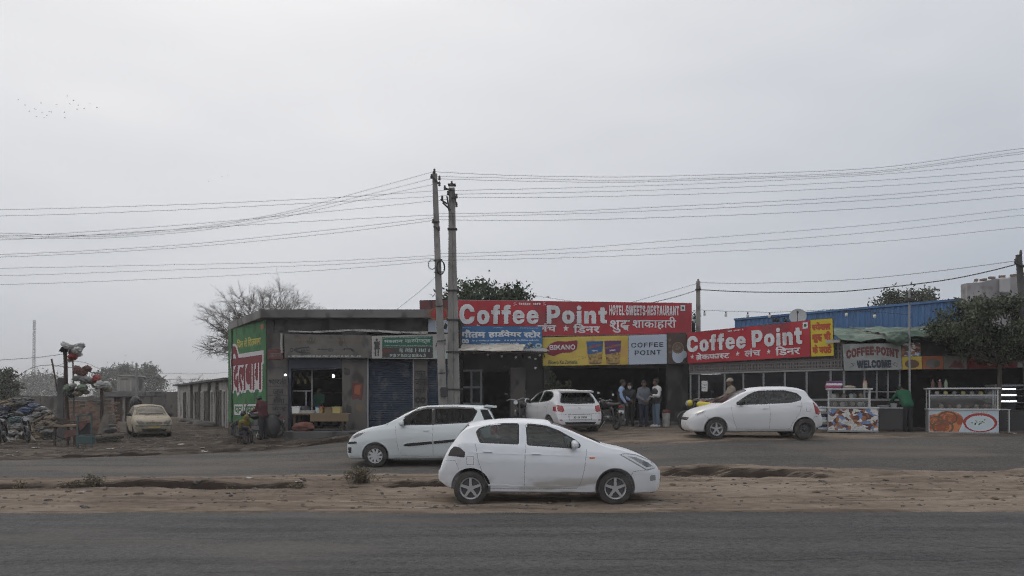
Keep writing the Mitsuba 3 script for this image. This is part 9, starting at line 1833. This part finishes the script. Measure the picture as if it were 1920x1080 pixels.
for lab, px, r_, h_, mt in (('wide steel pan on the cooking bench', 1665, .19, .07, 'm_steel'), ('small pot on the right of the cooking bench', 1684, .10, .13, 'm_greypaint')):
    k = thing('pan', lab, 'pan'); x = xt(px, YB_); pr = np.array([(.001, 0), (r_ * .8, 0), (r_, h_), (r_ * .97, h_), (r_ * .77, .01), (.001, .01)]); put(k, move(trimesh.creation.revolve(pr, sections=24), frame((1, 0, 0), (0, 1, 0), (0, 0, 1), (x, YB_ + .3, zc + .001))), mt, 40)
k = thing('side_table', 'bare metal table at the right end of the right food cart', 'table'); YT = 25.1; zc = zt(767, YT); gb = gz(xt(1880, YT), YT)
part(k, 'table_top', rbox(xt(1865, YT), xt(1896, YT), YT, YT + .7, zc - .03, zc, .005), 'm_alu')
for x in (1867, 1893.5):
    for y in (.05, .62): part(k, 'leg', rbox(xt(x, YT) - .022, xt(x, YT) + .022, YT + y - .022, YT + y + .022, gb - .04, zc - .031), 'm_alu')
# the lit display cabinet behind
k = thing('display_cabinet', 'dark display cabinet with three lit white tubes at the right edge', 'cabinet'); YD = 26.4; xa, xb = xt(1866, YD), xt(1925, YD)
part(k, 'base', rbox(xa, xb, YD, YD + .6, .7, zt(770, YD), .01), 'm_dark'); part(k, 'back', rbox(xa, xb, YD + .58, YD + .6, zt(770, YD) + .001, zt(724, YD)), 'm_dark'); part(k, 'roof_board', rbox(xa, xb, YD, YD + .6, zt(724, YD) + .001, zt(721, YD)), 'm_greypaint')
for p in (1866.5, 1924): part(k, 'upright', rbox(xt(p, YD) - .02, xt(p, YD) + .02, YD, YD + .04, zt(770, YD) + .001, zt(724, YD)), 'm_greypaint')
for yy, p0_, p1_ in ((729, 1880, 1904), (740.5, 1874, 1905), (752.5, 1871, 1906)):
    sk = part(k, 'shelf', rbox(xa + .03, xb - .03, YD + .1, YD + .57, zt(yy + 2.2, YD), zt(yy + 1.6, YD)), 'm_alu')
    tk = part(k, 'tube_lamp', tube([at(p0_, yy, YD + .05), at(p1_, yy, YD + .05)], .017, 8), 'm_lampoff', True); scene[tk]['emitter'] = {'type': 'area', 'radiance': {'type': 'rgb', 'value': [1.5, 1.65, 1.7]}}
for j in range(6): put(thing('sweet_tray', 'small trays of sweets on the lit cabinet shelves', 'tray', 'trays in the lit cabinet'), blob((xt(1880 + 8 * (j % 3), YD + .3), YD + .3, zt((740.5, 752.5)[j // 3] + 1.6, YD) + .035), (.06, .07, .035), j, .15, 1, 1), ('m_bagtan', 'm_gold')[j % 2], True)
k = thing('litter_bin', 'white litter bin with a red lid beside the men at the hall', 'bin'); c = np.array([xt(1249, 30.6), 30.6, gz(xt(1249, 30.6), 30.6)]); r0_ = .15
part(k, 'drum', move(trimesh.creation.revolve(np.array([(.001, 0), (r0_ * .85, 0), (r0_, .50), (r0_, .52), (.001, .52)]), sections=20), frame((1, 0, 0), (0, 1, 0), (0, 0, 1), c)), 'm_bagwhite', 40); part(k, 'lid', move(trimesh.creation.revolve(np.array([(.001, .521), (r0_ * 1.05, .521), (r0_ * 1.0, .60), (r0_ * .5, .66), (.001, .66)]), sections=20), frame((1, 0, 0), (0, 1, 0), (0, 0, 1), c)), 'm_maroon', 40)
k = thing('potted_creeper', 'dusty creeper climbing a stake at the corner of the hall', 'plant'); c = np.array([xt(1040, 30.4), 30.4, gz(xt(1040, 30.4), 30.4)]); top_ = at(1030, 690, 30.4)
b = MB(); b.tube([c, (c + top_) / 2 + [.12, 0, 0], top_], [.03, .025, .012], 6); part(k, 'stem', b.get(), 'm_bark_pale')
tp_ = [(top_ + (c - top_) * t * .42 + np.array([.25 * t + rng.normal(0, .06), rng.normal(0, .08), 0]), None) for t in np.linspace(0, 1, 22)] + [(at(1042, 724, 30.4) + rng.normal(0, 1, 3) * [.32, .15, .10], None) for _ in range(30)]
part(k, 'leaves', leaf_cloud(tp_, 900, .09, np.array([.06] * 3), 71), 'm_leaf_dusty'); part(k, 'pot', move(trimesh.creation.revolve(np.array([(.001, 0), (.16, 0), (.22, .34), (.20, .34), (.15, .05), (.001, .05)]), sections=18), frame((1, 0, 0), (0, 1, 0), (0, 0, 1), c)), 'm_bagrust', 40)
